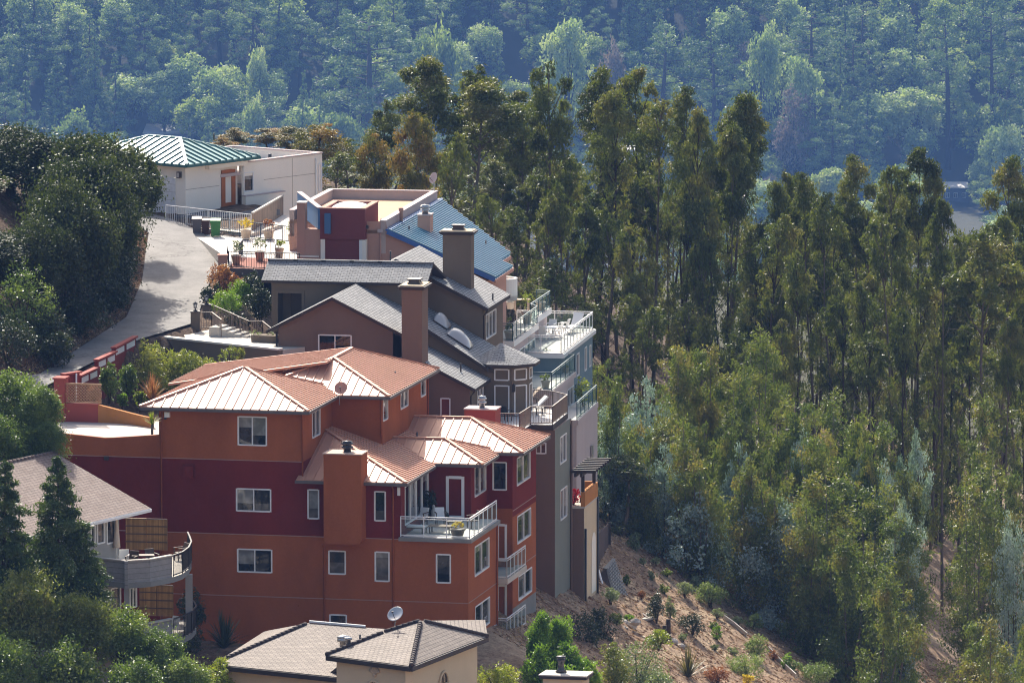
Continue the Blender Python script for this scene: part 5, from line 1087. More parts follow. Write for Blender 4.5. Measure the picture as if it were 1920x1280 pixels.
def blades(name, label, cat, base, n, L, W, mat, seed=1, spread=1.0, group=None, part='leaf_blades', lift=.0, trunk=0.0, curve=.5):
    """sword-leaved plant: arching tapered blades"""
    t = thing(name, label, cat, base, group); r = random.Random(seed); mb = MB(); b = Vector(base)+Vector((0, 0, trunk))
    for i in range(n):
        a = r.uniform(0, 6.283); el = R(r.uniform(90-80*spread, 88)); l = L*r.uniform(.65, 1.1); d = Vector((cos(a)*cos(el), sin(a)*cos(el), sin(el))); sd_ = Vector((-sin(a), cos(a), 0)); c = curve*r.uniform(.4, 1.2)
        prev = None
        for j in range(5):
            f = j/4; p = b+d*(l*f)-Vector((0, 0, c*l*f*f*.5*cos(el))); wd = W*(1-f)**.6*.5+.003; cur = (p-sd_*wd, p+sd_*wd)
            if prev: mb.mesh([prev[0], prev[1], cur[1], cur[0]], [(0, 1, 2, 3)])
            prev = cur
    o = mb.build(part, LM[mat], t); me = o.data; at = me.attributes.new('var', 'FLOAT', 'POINT'); at.data.foreach_set('value', [r.random()] * 0 or [((i//16)*7919 % 97)/97 for i in range(len(me.vertices))])
    if trunk: mb = MB(); mb.tube([base, b], .07, 7); mb.build('trunk', M['greybark'], t)
    return t
def pot_plant(label, base, r, h, mat, pw, ph, potmat='terracotta', seed=1, group='potted plants', n=260, L=.13, W=.06):
    t = thing('potted_plant', label, 'potted plant', base, group); b = Vector(base)
    mb = MB(); mb.lathe(base, [(r*.68, 0), (r*.95, h*.86), (r*1.06, h*.87), (r*1.06, h), (r*.9, h), (r*.86, h*.9), (.02, h*.9)], 16); p = mb.build('pot', M[potmat], t)
    addo('plant', leaf_me('plant', leaf_data(clump_ball(pw, ph, 7, seed, h, .38), n, L, W, seed, 0, tw=6), LM[mat]), t); return t
# ------------------------------------------------------------------ tree prototypes
def euc_proto(seed, h=20.0, w=4.0, ch=5.2, n=9000, mat='euc', sparse=.3, L=.30, W=.10, spread=2.4):
    r = random.Random(seed); C = []; T = MB(); bend = [(r.uniform(-.5, .5), r.uniform(-.5, .5)) for _ in range(4)]
    def axis(f): f = min(max(f, 0), .999); i = min(2, int(f*3)); u = f*3-i; return bend[i][0]*(1-u)+bend[i+1][0]*u, bend[i][1]*(1-u)+bend[i+1][1]*u
    ax = [(axis(k/10)[0]*(k > 0), axis(k/10)[1]*(k > 0), h*.97*k/10-(.6 if k == 0 else 0)) for k in range(11)]
    T.tube(ax, [.185-.165*k/10 for k in range(11)], 7)
    m = r.randint(10, 13)
    for i in range(m):
        q = (i+.25)/m; z = h-ch*q*.95; prof = min(1, (q*1.9+.12))**.6*(1 if q < .55 else 1-(q-.55)*1.0)
        a = i*2.4+r.uniform(-.6, .6); x, y = axis(z/h); R_ = w*r.uniform(.12, .25)*(.8 if i == 0 else 1); d = max(0, prof*w/2*r.uniform(.7, 1.2)-R_*.6)
        C.append((x+cos(a)*d, y+sin(a)*d, z-R_*.8, R_, R_, R_*r.uniform(.8, 1.15)))
        zb = z-1.3-d*.9; xb, yb = axis(zb/h); T.tube([(xb, yb, zb), (xb*.4+(x+cos(a)*d)*.6, yb*.4+(y+sin(a)*d)*.6, (zb+z)*.5), (x+cos(a)*d, y+sin(a)*d, z-R_*.5)], .055, 5, r2=.018)
    D = [leaf_data(C, int(n*(1-sparse)), L, W, seed, .7, .3, .5, .45, .34, 10, .2, .14)]
    S = []
    for i in range(int(h*1.0)):
        z = r.uniform(h*.06, h-ch*.75); f = z/h; a = r.uniform(0, 6.28); x, y = axis(f); d = r.uniform(.25, spread*(.55+.45*f)); R_ = r.uniform(.3, .6); S.append((x+cos(a)*d, y+sin(a)*d, z, R_, R_, R_*1.25))
        if i % 2: T.tube([(x, y, z-.5-d*.5), (x+cos(a)*d*.6, y+sin(a)*d*.6, z-.2), (x+cos(a)*d, y+sin(a)*d, z)], .03, 4, r2=.01)
    for i in range(12):   # dead twiggy branches
        f = r.uniform(.15, .75); a = r.uniform(0, 6.28); x, y = axis(f); l = r.uniform(.8, 2.4); T.tube([(x, y, f*h), (x+cos(a)*l*.6, y+sin(a)*l*.6, f*h+l*.35), (x+cos(a)*l, y+sin(a)*l, f*h+r.uniform(.3, 1.4))], .032, 4, 1, r2=.01)
    D.append(leaf_data(S, int(n*sparse*h/34), L*1.1, W*1.1, seed+50, .7, .2, .2, .2, .38, 9, .32, .2))
    me = tomesh(T, 'trunk', [M['bark'] if seed % 2 else M['greybark'], M['greybark']])
    return leaf_me('crown', D, LM[mat]), me, h, w
def juv_proto(seed, h=9.0, w=5.0, n=9000, mat='eucjuv', L=.25, W=.085, taper=4.2):
    r = random.Random(seed); C = []; T = MB(); ns = r.randint(2, 4)
    for s_ in range(ns):
        a = 6.28*s_/ns+r.uniform(0, 1); o = w*.17*(s_ > 0); hh = h-r.uniform(.4, 1.8)*(s_ > 0)
        T.tube([(0, 0, -.5), (cos(a)*o, sin(a)*o, hh*.4), (cos(a)*o*1.4, sin(a)*o*1.4, hh*.97)], .10, 5, r2=.015, m=0)
        m = int(1.9*h)
        for i in range(m):
            f = .07+.92*(i+.5)/m; prof = min(1, ((1-f)*hh/taper+.04))**.62; aa = r.uniform(0, 6.28); d = prof*w/2*r.uniform(.15, .88); R_ = w*r.uniform(.07, .14)*(.55+.45*prof)
            C.append((cos(a)*o+cos(aa)*d, sin(a)*o+sin(aa)*d, f*hh-R_*.5, R_, R_, R_*1.4))
    D = leaf_data(C, int(n*h/9), L, W, seed, .75, .3, .25, .25, .36, 9, .36, .24)
    return leaf_me('crown', D, LM[mat]), tomesh(T, 'trunk', M['greybark'] if mat != 'eucblue' else M['bark']), h, w
def broad_proto(seed, h=12.0, w=11.0, n=4500, mat='far', L=.6, W=.34, z0=.12, clumps=24, trunkm='bark', droop=.1, k=.27, twr=.17, jit=.1, deep=.6):
    T = MB(); r = random.Random(seed); C = clump_ball(w, h*(1-z0), clumps, seed, h*z0, k)
    T.tube([(0, 0, -deep), (r.uniform(-.2, .2), r.uniform(-.2, .2), h*.25), (0, 0, h*.5)], [.045*w, .034*w, .02*w], 7)
    for c in C[:9]: T.tube([(0, 0, h*.2), (c[0]*.5, c[1]*.5, h*.2+(c[2]-h*.2)*.6), (c[0], c[1], c[2])], .018*w, 5, r2=.004*w)
    return leaf_me('crown', leaf_data(C, n, L, W, seed, droop, .5, .5, .35, .3, 8, twr, jit), LM[mat]), tomesh(T, 'trunk', M[trunkm]), h, w
def conifer_proto(seed, h=18.0, w=7.0, n=4500, mat='conifer', L=.55, W=.22, ragged=.25, base=.06, powr=.85, cl=.30, twr=.28, deep=.6):
    T = MB(); r = random.Random(seed); C = []; T.tube([(0, 0, -deep), (0, 0, h*.5), (0, 0, h*.98)], [.026*h*.7, .016*h*.7, .02], 7)
    m = 46
    for i in range(m):
        f = base+(1-base)*(i+.5)/m; rad = ((1-f)**powr)*w/2*r.uniform(1-ragged*1.6, 1+ragged*.4)+.15; a = i*2.399+r.uniform(-.3, .3)
        for q in (.55, .9): C.append((cos(a)*rad*q, sin(a)*rad*q, f*h-.10*rad*q, rad*cl+.1, rad*cl+.1, h*.018+.2*cl*rad))
        T.tube([(0, 0, f*h), (cos(a)*rad*.8, sin(a)*rad*.8, f*h-.1*rad)], .012*w*(1-f)+.015, 4, r2=.01)
    C.append((0, 0, h*.97, .18, .18, h*.03))
    return leaf_me('crown', leaf_data(C, n, L, W, seed, .1, .7, .3, .2, .3, 8, twr), LM[mat]), tomesh(T, 'trunk', M['bark']), h, w
def pine_proto(seed, h=20.0, w=9.0, n=4500, mat='conifer'):
    T = MB(); r = random.Random(seed); C = []; T.tube([(0, 0, -.6), (.2, .1, h*.5), (0, 0, h*.93)], [.45, .33, .08], 7)
    for i in range(26):
        f = .30+.68*(i+.5)/26; prof = sin(math.pi*min(1, .12+(1-f)*1.05))**.6; a = i*2.4+r.uniform(-.6, .6); d = prof*w/2*r.uniform(.4, .95); R_ = r.uniform(.7, 1.15)*w/8
        C.append((cos(a)*d, sin(a)*d, f*h+.1*d, R_, R_, R_*.62)); T.tube([(0, 0, f*h-.12*d), (cos(a)*d, sin(a)*d, f*h+.05*d)], .09, 4, r2=.02)
    return leaf_me('crown', leaf_data(C, n, .55, .16, seed, -.35, .5, .3, .5, .3, 8, .24), LM[mat]), tomesh(T, 'trunk', M['bark']), h, w
PROTO = {}
for k_ in range(12): hc = (17, 22, 28, 34)[k_ % 4]; PROTO.setdefault('euc', []).append(euc_proto(100+k_, h=hc, ch=5.0+.5*(k_ % 3), n=9000))
for k_ in range(4): hc = (18, 21, 25, 32)[k_]; PROTO.setdefault('euctall', []).append(euc_proto(120+k_, h=hc, w=4.6, ch=6.2, n=15000, sparse=.15))
for k_ in range(8): hc = (14, 19, 25, 31)[k_ % 4]; PROTO.setdefault('eucthin', []).append(euc_proto(140+k_, h=hc, w=3.4, ch=3.4, n=6500, sparse=.55, spread=2.6))
for k_ in range(4): PROTO.setdefault('eucred', []).append(euc_proto(160+k_, h=13+k_, w=4.6, ch=6.0, n=11000, mat='eucred', sparse=.15))
for k_ in range(8): hc = (6.5, 9.5, 13, 17)[k_ % 4]; PROTO.setdefault('juv', []).append(juv_proto(200+k_, h=hc))
for k_ in range(6): hc = (5.5, 8.5, 12)[k_ % 3]; PROTO.setdefault('blue', []).append(juv_proto(220+k_, h=hc, w=5.4, mat='eucblue', L=.21, W=.12, n=9000, taper=3.4))
for k_ in range(4): PROTO.setdefault('broad', []).append(broad_proto(300+k_))
for k_ in range(3): PROTO.setdefault('pale', []).append(broad_proto(320+k_, h=15, w=11, mat='farpale', z0=.1))
for k_ in range(2): PROTO.setdefault('brown', []).append(broad_proto(340+k_, h=14, w=10, mat='farbrown', z0=.08, L=.5, W=.28))
for k_ in range(4): PROTO.setdefault('conifer', []).append(conifer_proto(360+k_, w=6.5+.6*k_))
for k_ in range(3): PROTO.setdefault('pine', []).append(pine_proto(380+k_))
PIDX = {}
SEED = {}
def tree(kind, loc, h, w, label, cat='tree', group=None, name=None, idx=None, rz=None):
    pr = sorted(PROTO[kind], key=lambda q: abs(math.log(q[2]/h)))[:2 if kind in ('euc', 'eucthin', 'juv', 'blue') else 99] if kind in ('euc', 'eucthin', 'euctall', 'juv', 'blue') else PROTO[kind]
    if kind == 'euctall': pr = pr[:1]
    if kind == 'euc': pr = sorted(PROTO[kind], key=lambda q: abs(math.log(q[2]/h)))[:4]
    i = PIDX.get(kind, 0) if idx is None else idx; PIDX[kind] = i+1; cm, tm, ph, pw = pr[i % len(pr)]
    names = {'euc': 'eucalyptus_tree', 'euctall': 'eucalyptus_tree', 'eucthin': 'eucalyptus_tree', 'eucred': 'eucalyptus_tree', 'juv': 'young_eucalyptus', 'blue': 'young_eucalyptus', 'conifer': 'conifer_tree', 'pine': 'pine_tree'}
    t = thing(name or names.get(kind, 'broadleaf_tree'), label, cat, loc, group); t.rotation_euler = (R(rnd.gauss(0, 1.6)), R(rnd.gauss(0, 1.6)), rnd.uniform(0, 6.28) if rz is None else rz); q_ = rnd.uniform(.88, 1.14); t.scale = (w/pw*q_, w/pw/q_, h/ph)
    addo('crown', cm, t); addo('trunk', tm, t); return t
def tree_px(kind, px, pyt, Y, wpx, label, **k):
    p = P(px, pyt, Y); zb = tz(p.x, Y); return tree(kind, (p.x, Y, zb), max(2.0, p.z-zb), wpx*Y/F, label, **k)
# ================================================================== the eucalyptus grove
G1 = 'eucalyptus trees in the grove behind the houses'
SKY = [('euctall', 790, 106, 515, 112, 'dense round-topped eucalyptus standing tallest at the left edge of the grove'),
 ('euc', 729, 188, 505, 70, 'slim yellow-green eucalyptus just left of the dense tall one'), ('eucred', 790, 207, 492, 86, 'rusty-tipped eucalyptus in front of the dense tall one'),
 ('eucred', 700, 250, 495, 66, 'small bronze eucalyptus rising left of the pink roof'), ('eucthin', 660, 258, 500, 60, 'low eucalyptus beside the corner of the white house'),
 ('euc', 872, 122, 530, 100, 'flat-topped eucalyptus behind the widest dark crown of the grove'), ('euctall', 897, 152, 515, 132, 'wide dark-bellied eucalyptus crown above the metal chimney flue'),
 ('eucthin', 855, 250, 488, 62, 'narrow green eucalyptus under the wide dark crown'), ('euc', 985, 165, 530, 92, 'pale eucalyptus leaning right beside the wide dark crown'), ('euc', 1032, 117, 520, 92, 'tall eucalyptus with small pointed top near the middle skyline'),
 ('euc', 1110, 126, 526, 86, 'tall eucalyptus with a twin behind it above the white terrace'), ('euc', 1130, 165, 512, 80, 'lower twin eucalyptus above the white terrace'), ('euc', 1188, 124, 522, 84, 'tall eucalyptus with long hanging crown'),
 ('eucthin', 1222, 182, 512, 72, 'ragged narrow eucalyptus between two taller crowns'), ('euc', 1285, 163, 528, 66, 'pointed small-headed eucalyptus left of the darkest crown'), ('euc', 1305, 205, 508, 66, 'yellowish eucalyptus just below the pointed small-headed one'),
 ('euctall', 1352, 172, 515, 104, 'darkest big eucalyptus at the right end of the tall row'), ('euctall', 1378, 235, 509, 80, 'dark hanging lower crown against the darkest big eucalyptus'),
 ('euc', 1445, 338, 505, 60, 'first low eucalyptus right of the gap in the tall row'), ('euc', 1490, 318, 512, 66, 'round-headed eucalyptus, left one of a close pair'), ('euc', 1527, 316, 506, 72, 'round-headed eucalyptus, right one of a close pair'),
 ('euc', 1608, 288, 522, 82, 'brownish eucalyptus on a long bare trunk'), ('euc', 1640, 310, 502, 70, 'olive eucalyptus right beside the brownish one'), ('euctall', 1712, 272, 512, 90, 'tallest eucalyptus of the right half with a clear dark trunk'),
 ('eucthin', 1570, 360, 500, 66, 'thin eucalyptus between the close pair and the brownish one'), ('euc', 1772, 372, 498, 66, 'low olive eucalyptus below the far pale roof'), ('euc', 1885, 294, 520, 92, 'airy grey eucalyptus at the right edge of the skyline'),
 ('euc', 1832, 428, 492, 124, 'broad drooping umbrella-shaped eucalyptus on the right'), ('euc', 1905, 400, 505, 70, 'olive eucalyptus cut by the right edge'), ('eucthin', 1690, 400, 495, 70, 'shaded eucalyptus below the tallest of the right half'),
 ('eucthin', 1440, 402, 495, 70, 'dark eucalyptus in the gap under the low first one'), ('eucthin', 1480, 470, 490, 64, 'small eucalyptus under the close pair')]
for kd, x, y, Y, wp, lb in SKY: tree_px(kd, x, y, Y, wp*1.1, lb, group=G1)
# tops behind the white house
for kd, x, y, Y, wp, lb in [('eucred', 442, 238, 500, 62, 'bronze eucalyptus top above the teal roof, smallest of its row'), ('eucred', 505, 240, 502, 70, 'bronze-green eucalyptus crown over the middle of the white parapet'), ('eucred', 545, 236, 498, 76, 'yellow-green eucalyptus crown over the right part of the white parapet'), ('eucred', 592, 230, 494, 92, 'rusty red-brown eucalyptus crown above the white wall corner'), ('eucthin', 640, 285, 490, 74, 'green eucalyptus filling in right of the white wall corner'), ('eucred', 420, 262, 497, 46, 'low yellow-green eucalyptus tip beside the teal roof')]:
    tree_px(kd, x, y, Y, wp, lb, group='eucalyptus crowns behind the white house')
# dense middle of the grove, row behind row
MIDL = {0: 'slim eucalyptus with bare dark trunk in the back rows of the grove', 1: 'slim half-shaded eucalyptus with leafy trunk in the middle rows of the grove', 2: 'leafy understorey eucalyptus in the front rows of the grove'}
rg = random.Random(31)
x = 812.0
def skyline(x): return np.interp(x, [640, 700, 790, 900, 1000, 1200, 1380, 1420, 1500, 1620, 1720, 1800, 1920], [300, 260, 230, 200, 190, 190, 220, 410, 360, 340, 330, 430, 400])
for row, (Y, dy, st, kinds) in enumerate([(556, 95, 60, ('eucthin', 'euc')), (538, 60, 38, ('euc', 'eucthin')), (520, 120, 37, ('euc', 'eucthin', 'euc')), (504, 185, 50, ('eucthin', 'euc')), (490, 265, 74, ('eucthin', 'euc', 'eucthin')), (480, 350, 110, ('eucthin', 'eucthin')), (497, 330, 56, ('eucthin', 'eucthin'))]):
    x = 640+rg.uniform(0, 30) if row < 4 else (840 if row == 4 else 985)
    while x < 1950:
        y = skyline(x)+dy+rg.uniform(-45, 55)
        if x < 830: y = max(y, 285)
        if x > 1430: y -= 40
        lim = 640+max(0, (x-1100))*.05
        if 1722 < x < 1812 and Y < 525: Y_ = 531
        else: Y_ = Y
        if row in (4, 5) and x < 1420: y = 9999
        if row == 6: y = max(y, 470)
        if y < lim: tree_px(rg.choice(kinds), x, y, Y_+rg.uniform(-6, 6), rg.uniform(58, 84), MIDL[0 if row < 3 else 1 if row < 5 else 2], group=G1)
        x += st*rg.uniform(.7, 1.3)
# young trees on the slope in front of the grove
G2 = 'young eucalyptus on the slope below the grove'
YNG = [('juv', 1152, 700, 462, 90, 'yellow-green young eucalyptus just right of the lowest glass deck'), ('blue', 1150, 760, 456, 120, 'pale blue-leaved young eucalyptus beside the tall pale wall'), ('blue', 1205, 705, 468, 100, 'dark dusty young eucalyptus behind the pale blue one'), ('juv', 1200, 790, 453, 96, 'silvery yellow young eucalyptus, second from the pale wall'), ('blue', 1180, 850, 450, 120, 'low blue-grey young eucalyptus at the foot of the pale wall'), ('blue', 1245, 830, 456, 90, 'blue young eucalyptus with a dark gap on its right'),
 ('juv', 1270, 640, 472, 110, 'olive young eucalyptus against the dark trunks, left'), ('juv', 1330, 640, 474, 120, 'tall olive young eucalyptus with rounded top near the slope centre'), ('juv', 1395, 690, 470, 110, 'olive young eucalyptus with a slim tip, right of the rounded one'), ('juv', 1290, 775, 460, 110, 'green and bronze young eucalyptus behind the big blue bush tree'), ('juv', 1345, 770, 462, 96, 'bronze young eucalyptus in the middle of the slope'), ('blue', 1312, 925, 446, 150, 'big rounded blue-grey young eucalyptus at the top of the bare slope'), ('juv', 1310, 860, 455, 120, 'bronze-topped young eucalyptus above the big rounded blue one'), ('blue', 1385, 830, 460, 70, 'silver young eucalyptus in a dark gap'), ('juv', 1425, 840, 458, 110, 'green young eucalyptus beside the silver one'), ('blue', 1455, 935, 448, 140, 'blue-grey young eucalyptus with yellow top, lower slope'), ('juv', 1440, 905, 452, 110, 'yellow-topped young eucalyptus behind the lower blue one'), ('juv', 1490, 735, 470, 130, 'olive young eucalyptus with bronze tips high on the slope'), ('blue', 1492, 800, 466, 60, 'small silver-white young eucalyptus in the thicket'), ('juv', 1570, 720, 474, 120, 'tall bronze-olive young eucalyptus high on the right slope'), ('juv', 1540, 800, 464, 120, 'broad olive young eucalyptus in the thicket'), ('juv', 1610, 770, 468, 130, 'olive young eucalyptus left of the sandy clearing'), ('juv', 1660, 800, 466, 110, 'dark olive young eucalyptus at the edge of the sandy clearing'), ('blue', 1735, 870, 474, 56, 'silver leaved young eucalyptus at the edge of the sandy clearing'), ('juv', 1560, 880, 456, 150, 'big bright olive young eucalyptus in the thicket centre'), ('juv', 1640, 900, 456, 140, 'big bronze-olive young eucalyptus right of the thicket centre'), ('juv', 1510, 930, 452, 120, 'leafy green young eucalyptus low in the thicket'), ('juv', 1590, 985, 447, 140, 'dark green young eucalyptus low in the thicket'), ('juv', 1680, 960, 449, 150, 'drooping young eucalyptus at the lower right of the thicket'), ('juv', 1650, 1055, 441, 130, 'lowest drooping young eucalyptus beside the track'), ('juv', 1540, 1040, 443, 120, 'sparse young eucalyptus with thin bare stems near the bottom'),
 ('juv', 1845, 740, 476, 120, 'olive young eucalyptus right of the sandy clearing, behind'), ('juv', 1835, 860, 468, 130, 'green young eucalyptus alone in the sandy clearing'), ('juv', 1890, 880, 470, 90, 'second green young eucalyptus in the clearing, right'), ('blue', 1905, 950, 464, 80, 'pale young eucalyptus cut by the right edge above the track'), ('juv', 1850, 1150, 434, 150, 'bronze sparse young eucalyptus in the bottom right corner'),  ('juv', 1930, 1120, 436, 110, 'olive young eucalyptus cut by the bottom right edge'),
 ('juv', 1700, 700, 478, 100, 'shaded olive young eucalyptus among trunks on the right'), ('juv', 1760, 640, 482, 110, 'shaded olive young eucalyptus under the umbrella shaped one'), ('juv', 1420, 600, 478, 100, 'shaded young eucalyptus among the trunks above the slope')]
EDGE = ([1120, 1150, 1200, 1300, 1430, 1560, 1620], [955, 985, 1018, 1095, 1165, 1275, 1330])
for kd, x, y, Y, wp, lb in YNG:
    if 1695 < x < 1830 and y < 1000: Y = max(Y, ground_hit(x, 1000).y)
    if x < 1600: Y = max(Y, ground_hit(x-wp*.2, float(np.interp(x-wp*.2, *EDGE))).y)
    tree_px(kd, x, y, Y, wp*1.15, lb, group=G2)
rg = random.Random(5)
for i in range(24):
    x = rg.uniform(1140, 1715); y = np.interp(x, [1130, 1300, 1500, 1720], [660, 640, 690, 760])+rg.uniform(0, 200); Y = max(478-(y-640)*.085, ground_hit(x-20, float(np.interp(x-20, *EDGE))).y)
    tree_px(rg.choice(['juv', 'juv', 'blue', 'eucthin']) if y > 720 else 'juv', x, y, Y+rg.uniform(-3, 6), rg.uniform(60, 100), 'half-hidden young eucalyptus filling the thicket on the slope', group=G2)
# ================================================================== the far hillside
G3 = 'trees on the hazy far hillside'
FAR = [('conifer', 45, 135, 1668, 80, 'pointed conifer alone at the left edge of the far hillside'), ('broad', 145, 195, 1672, 120, 'low round grey tree above the dark oak on the far hillside'), ('pale', 250, 128, 1730, 130, 'pale broad tree, left one of the bright pair above the teal roof'), ('pale', 325, 122, 1734, 120, 'pale broad tree, right one of the bright pair above the teal roof'), ('conifer', 390, 190, 1665, 55, 'small pale conifer above the teal roof ridge'), ('conifer', 562, 135, 1672, 66, 'dark columnar conifer above the white wall'), ('conifer', 595, 150, 1676, 60, 'dark columnar conifer, right one of the pair above the white wall'), ('pale', 470, 165, 1668, 60, 'slim pale tree above the middle of the white house'), ('broad', 640, 200, 1660, 120, 'dome-shaped grey tree left of the grove on the far hillside'), ('pine', 690, 30, 1700, 190, 'big spreading tree with forked bare trunk on the far hillside'), ('pale', 480, 66, 1712, 64, 'bright narrow tree in the upper left of the far hillside'), ('brown', 1485, 160, 1672, 110, 'large brown seeding tree right of the tall grove'), ('pale', 1495, 95, 1690, 100, 'bright pale tree behind the large brown one'), ('conifer', 1575, 60, 1690, 70, 'tall grey-green conifer with brown top'), ('conifer', 1620, 165, 1668, 110, 'wide yellow-tipped conifer behind the close pair of eucalyptus'), ('pine', 1560, 225, 1662, 110, 'spreading pine behind the round-headed eucalyptus pair'), ('pale', 1752, 150, 1730, 84, 'bright pale tree above the tallest right eucalyptus'), ('conifer', 1805, 190, 1726, 44, 'small dark pointed conifer beside the bright pale tree'), ('pale', 1880, 215, 1664, 110, 'bright pale tree at the right edge of the far hillside'), ('pine', 1815, 235, 1728, 90, 'low spreading pine above the far pale roof'), ('pale', 1060, 20, 1716, 120, 'bright pale tree at the top above the middle of the grove'), ('brown', 1150, 70, 1700, 70, 'small brown tree behind the grove skyline'), ('pine', 1235, 50, 1698, 150, 'big dark pine mass above the grove'), ('pine', 1340, 80, 1690, 130, 'dark pine left of the bright pale tree'), ('pale', 1430, 30, 1712, 80, 'pale tree high on the far hillside right of centre'), ('pine', 1870, 10, 1700, 110, 'dark tall pine at the upper right'), ('pine', 1780, 20, 1706, 120, 'dark tall pine left of the upper right one'), ('broad', 820, 20, 1712, 110, 'round yellow-green tree at the top above the dense tall eucalyptus')]
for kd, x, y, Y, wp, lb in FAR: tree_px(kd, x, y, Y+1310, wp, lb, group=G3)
rg = random.Random(12)
FL = {'broad': ['dull green round tree among the far hillside forest, left half', 'dull green round tree among the far hillside forest, right half'], 'pale': ['pale sunlit tree among the far hillside forest, left half', 'pale sunlit tree among the far hillside forest, right half'], 'conifer': ['blue-green conifer among the far hillside forest, left half', 'blue-green conifer among the far hillside forest, right half'], 'pine': ['dark pine among the far hillside forest, left half', 'dark pine among the far hillside forest, right half'], 'brown': ['brownish tree among the far hillside forest, left half', 'brownish tree among the far hillside forest, right half']}
def far_gap(x, Y): px = 960+x*F/Y; return Y < 3028 and (252 < px < 378 or 1742 < px < 1828)
HT = {'broad': (16, 30, .95), 'pale': (18, 33, .8), 'conifer': (26, 46, .40), 'pine': (26, 44, .56), 'brown': (16, 25, .85)}
for row in range(17):
    Y = 2960+row*14.5; half = Y*980/F+(40 if row % 2 else 20); x = -half+rg.uniform(0, 9)
    while x < half:
        if far_gap(x, Y): x += 12; continue
        kd = rg.choices(['broad', 'pale', 'conifer', 'pine', 'brown'], [4, 2.4, 4, 3.5, .8])[0]; a, b, q = HT[kd]; h = rg.uniform(a, b)
        if row < 2: h *= .75
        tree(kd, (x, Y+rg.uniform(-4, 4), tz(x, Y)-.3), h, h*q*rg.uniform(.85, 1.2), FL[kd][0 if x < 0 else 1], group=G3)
        x += rg.uniform(15.0, 25)
# valley floor trees between the ridge and the far hill
for i in range(110):
    Y = rg.uniform(2500, 2930); x = rg.uniform(-1, 1)*Y*970/F; kd = rg.choice(['broad', 'broad', 'pine', 'pale'])
    if far_gap(x, Y): continue
    h = rg.uniform(16, 30)
    tree(kd, (x, Y, tz(x, Y)-.3), h, h*rg.uniform(.8, 1.1), 'low tree on the valley floor at the foot of the far hillside', group='valley floor trees')
# ================================================================== drive, walls, road side
def cloud(name, label, cat, px, py, Y, wpx, hpx, mat, **k):
    """plant whose foot is at photo pixel (px, py) when it stands Y metres away"""
    p = P(px, py, Y); return bush(name, label, cat, tuple(p), wpx*Y/F, hpx*Y/F, mat, **k)
def structure(name, mb, mat, loc): return tag(mb.build(name, mat, loc=loc), kind='structure')
ZDR = RF.front(240, 819, .2)[1]-.05
mb = MB(RF); a0 = RF.front(90, 810, 0)[0]; a1 = RF.front(300, 810, 0)[0]
mb.box(a0-3, a1, .22, 7.2, ZDR-.3, ZDR); structure('driveway', mb, surf('pale_driveway', (.52, .46, .40), .85, .2, var=.1, vs=.6, bump=.2), RF.w((-20, 3, ZDR)))
# garden wall: red part, ochre part, pillar
t6 = RF.flat(183, 792, ZDR)[1]
gw = thing('garden_wall', 'low garden wall beside the drive, red on the left and ochre on the right', 'wall', RF.w((-19, t6, ZDR)))
A = RF.front(104, 784, t6); B = RF.front(184, 793, t6); C = RF.front(300, 800, t6); zA = RF.front(130, 756, t6)[1]; zB = RF.front(184, 759, t6)[1]; zC = RF.front(297, 777, t6)[1]
mb = MB(RF); mb.box(A[0], B[0], t6, t6+.3, ZDR-1, zA); mb.build('red_wall', M['redpaint'], gw)
mb = MB(RF); N = 8
for k in range(N):
    f0, f1 = k/N, (k+1)/N; s0_, s1_ = B[0]+(C[0]-B[0])*f0, B[0]+(C[0]-B[0])*f1; za_ = zB+(zC-zB)*sin(f0*1.57); zb_ = zB+(zC-zB)*sin(f1*1.57); d0, d1 = -1.6*f0*f0, -1.6*f1*f1
    mb.mesh([RF.w(p) for p in [(s0_, t6+d0, ZDR-1), (s1_, t6+d1, ZDR-1), (s1_, t6+d1, zb_), (s0_, t6+d0, za_), (s0_, t6+d0+.3, ZDR-1), (s1_, t6+d1+.3, ZDR-1), (s1_, t6+d1+.3, zb_), (s0_, t6+d0+.3, za_)]], [(0, 1, 2, 3), (5, 4, 7, 6), (3, 2, 6, 7)])
mb.build('ochre_wall', M['ochre'], gw)
p0, zp = RF.front(101, 711, t6-.1); p1 = RF.front(121, 711, t6-.1)[0]; mb = MB(RF); mb.box(p0, p1, t6-.12, t6+.7, ZDR-1, zp); mb.box(p0-.06, p1+.06, t6-.18, t6+.76, zp, zp+.1); mb.build('pillar', M['redpaint'], gw)
l1, zl1 = RF.front(190, 721, t6+.15); mb = MB(RF); n_ = 20; wdt = l1-p1; zz0 = zA+.02; hh = zl1-zz0
for k in range(-int(hh/.17), n_+8):
    for sg in (1, -1):
        s_ = p1+k*.17; pa, pb = (s_, zz0), (s_+hh*sg, zz0+hh)
        if sg < 0: pa, pb = (s_+hh, zz0), (s_, zz0+hh)
        # clip to the panel
        def cl(q, r_):
            (xa, za), (xb, zb) = q, r_
            for lim, up in ((p1, 0), (l1, 1)):
                if up:
                    if xa > lim and xb > lim: return None
                    if xa > lim: f = (lim-xb)/(xa-xb); xa, za = lim, zb+(za-zb)*f
                    if xb > lim: f = (lim-xa)/(xb-xa); xb, zb = lim, za+(zb-za)*f
                else:
                    if xa < lim and xb < lim: return None
                    if xa < lim: f = (lim-xb)/(xa-xb); xa, za = lim, zb+(za-zb)*f
                    if xb < lim: f = (lim-xa)/(xb-xa); xb, zb = lim, za+(zb-za)*f
            return (xa, za), (xb, zb)
        c_ = cl(pa, pb)
        if c_ and abs(c_[0][0]-c_[1][0]) > .03: mb.bar((c_[0][0], t6+.15+.012*sg, c_[0][1]), (c_[1][0], t6+.15+.012*sg, c_[1][1]), .02, .04)
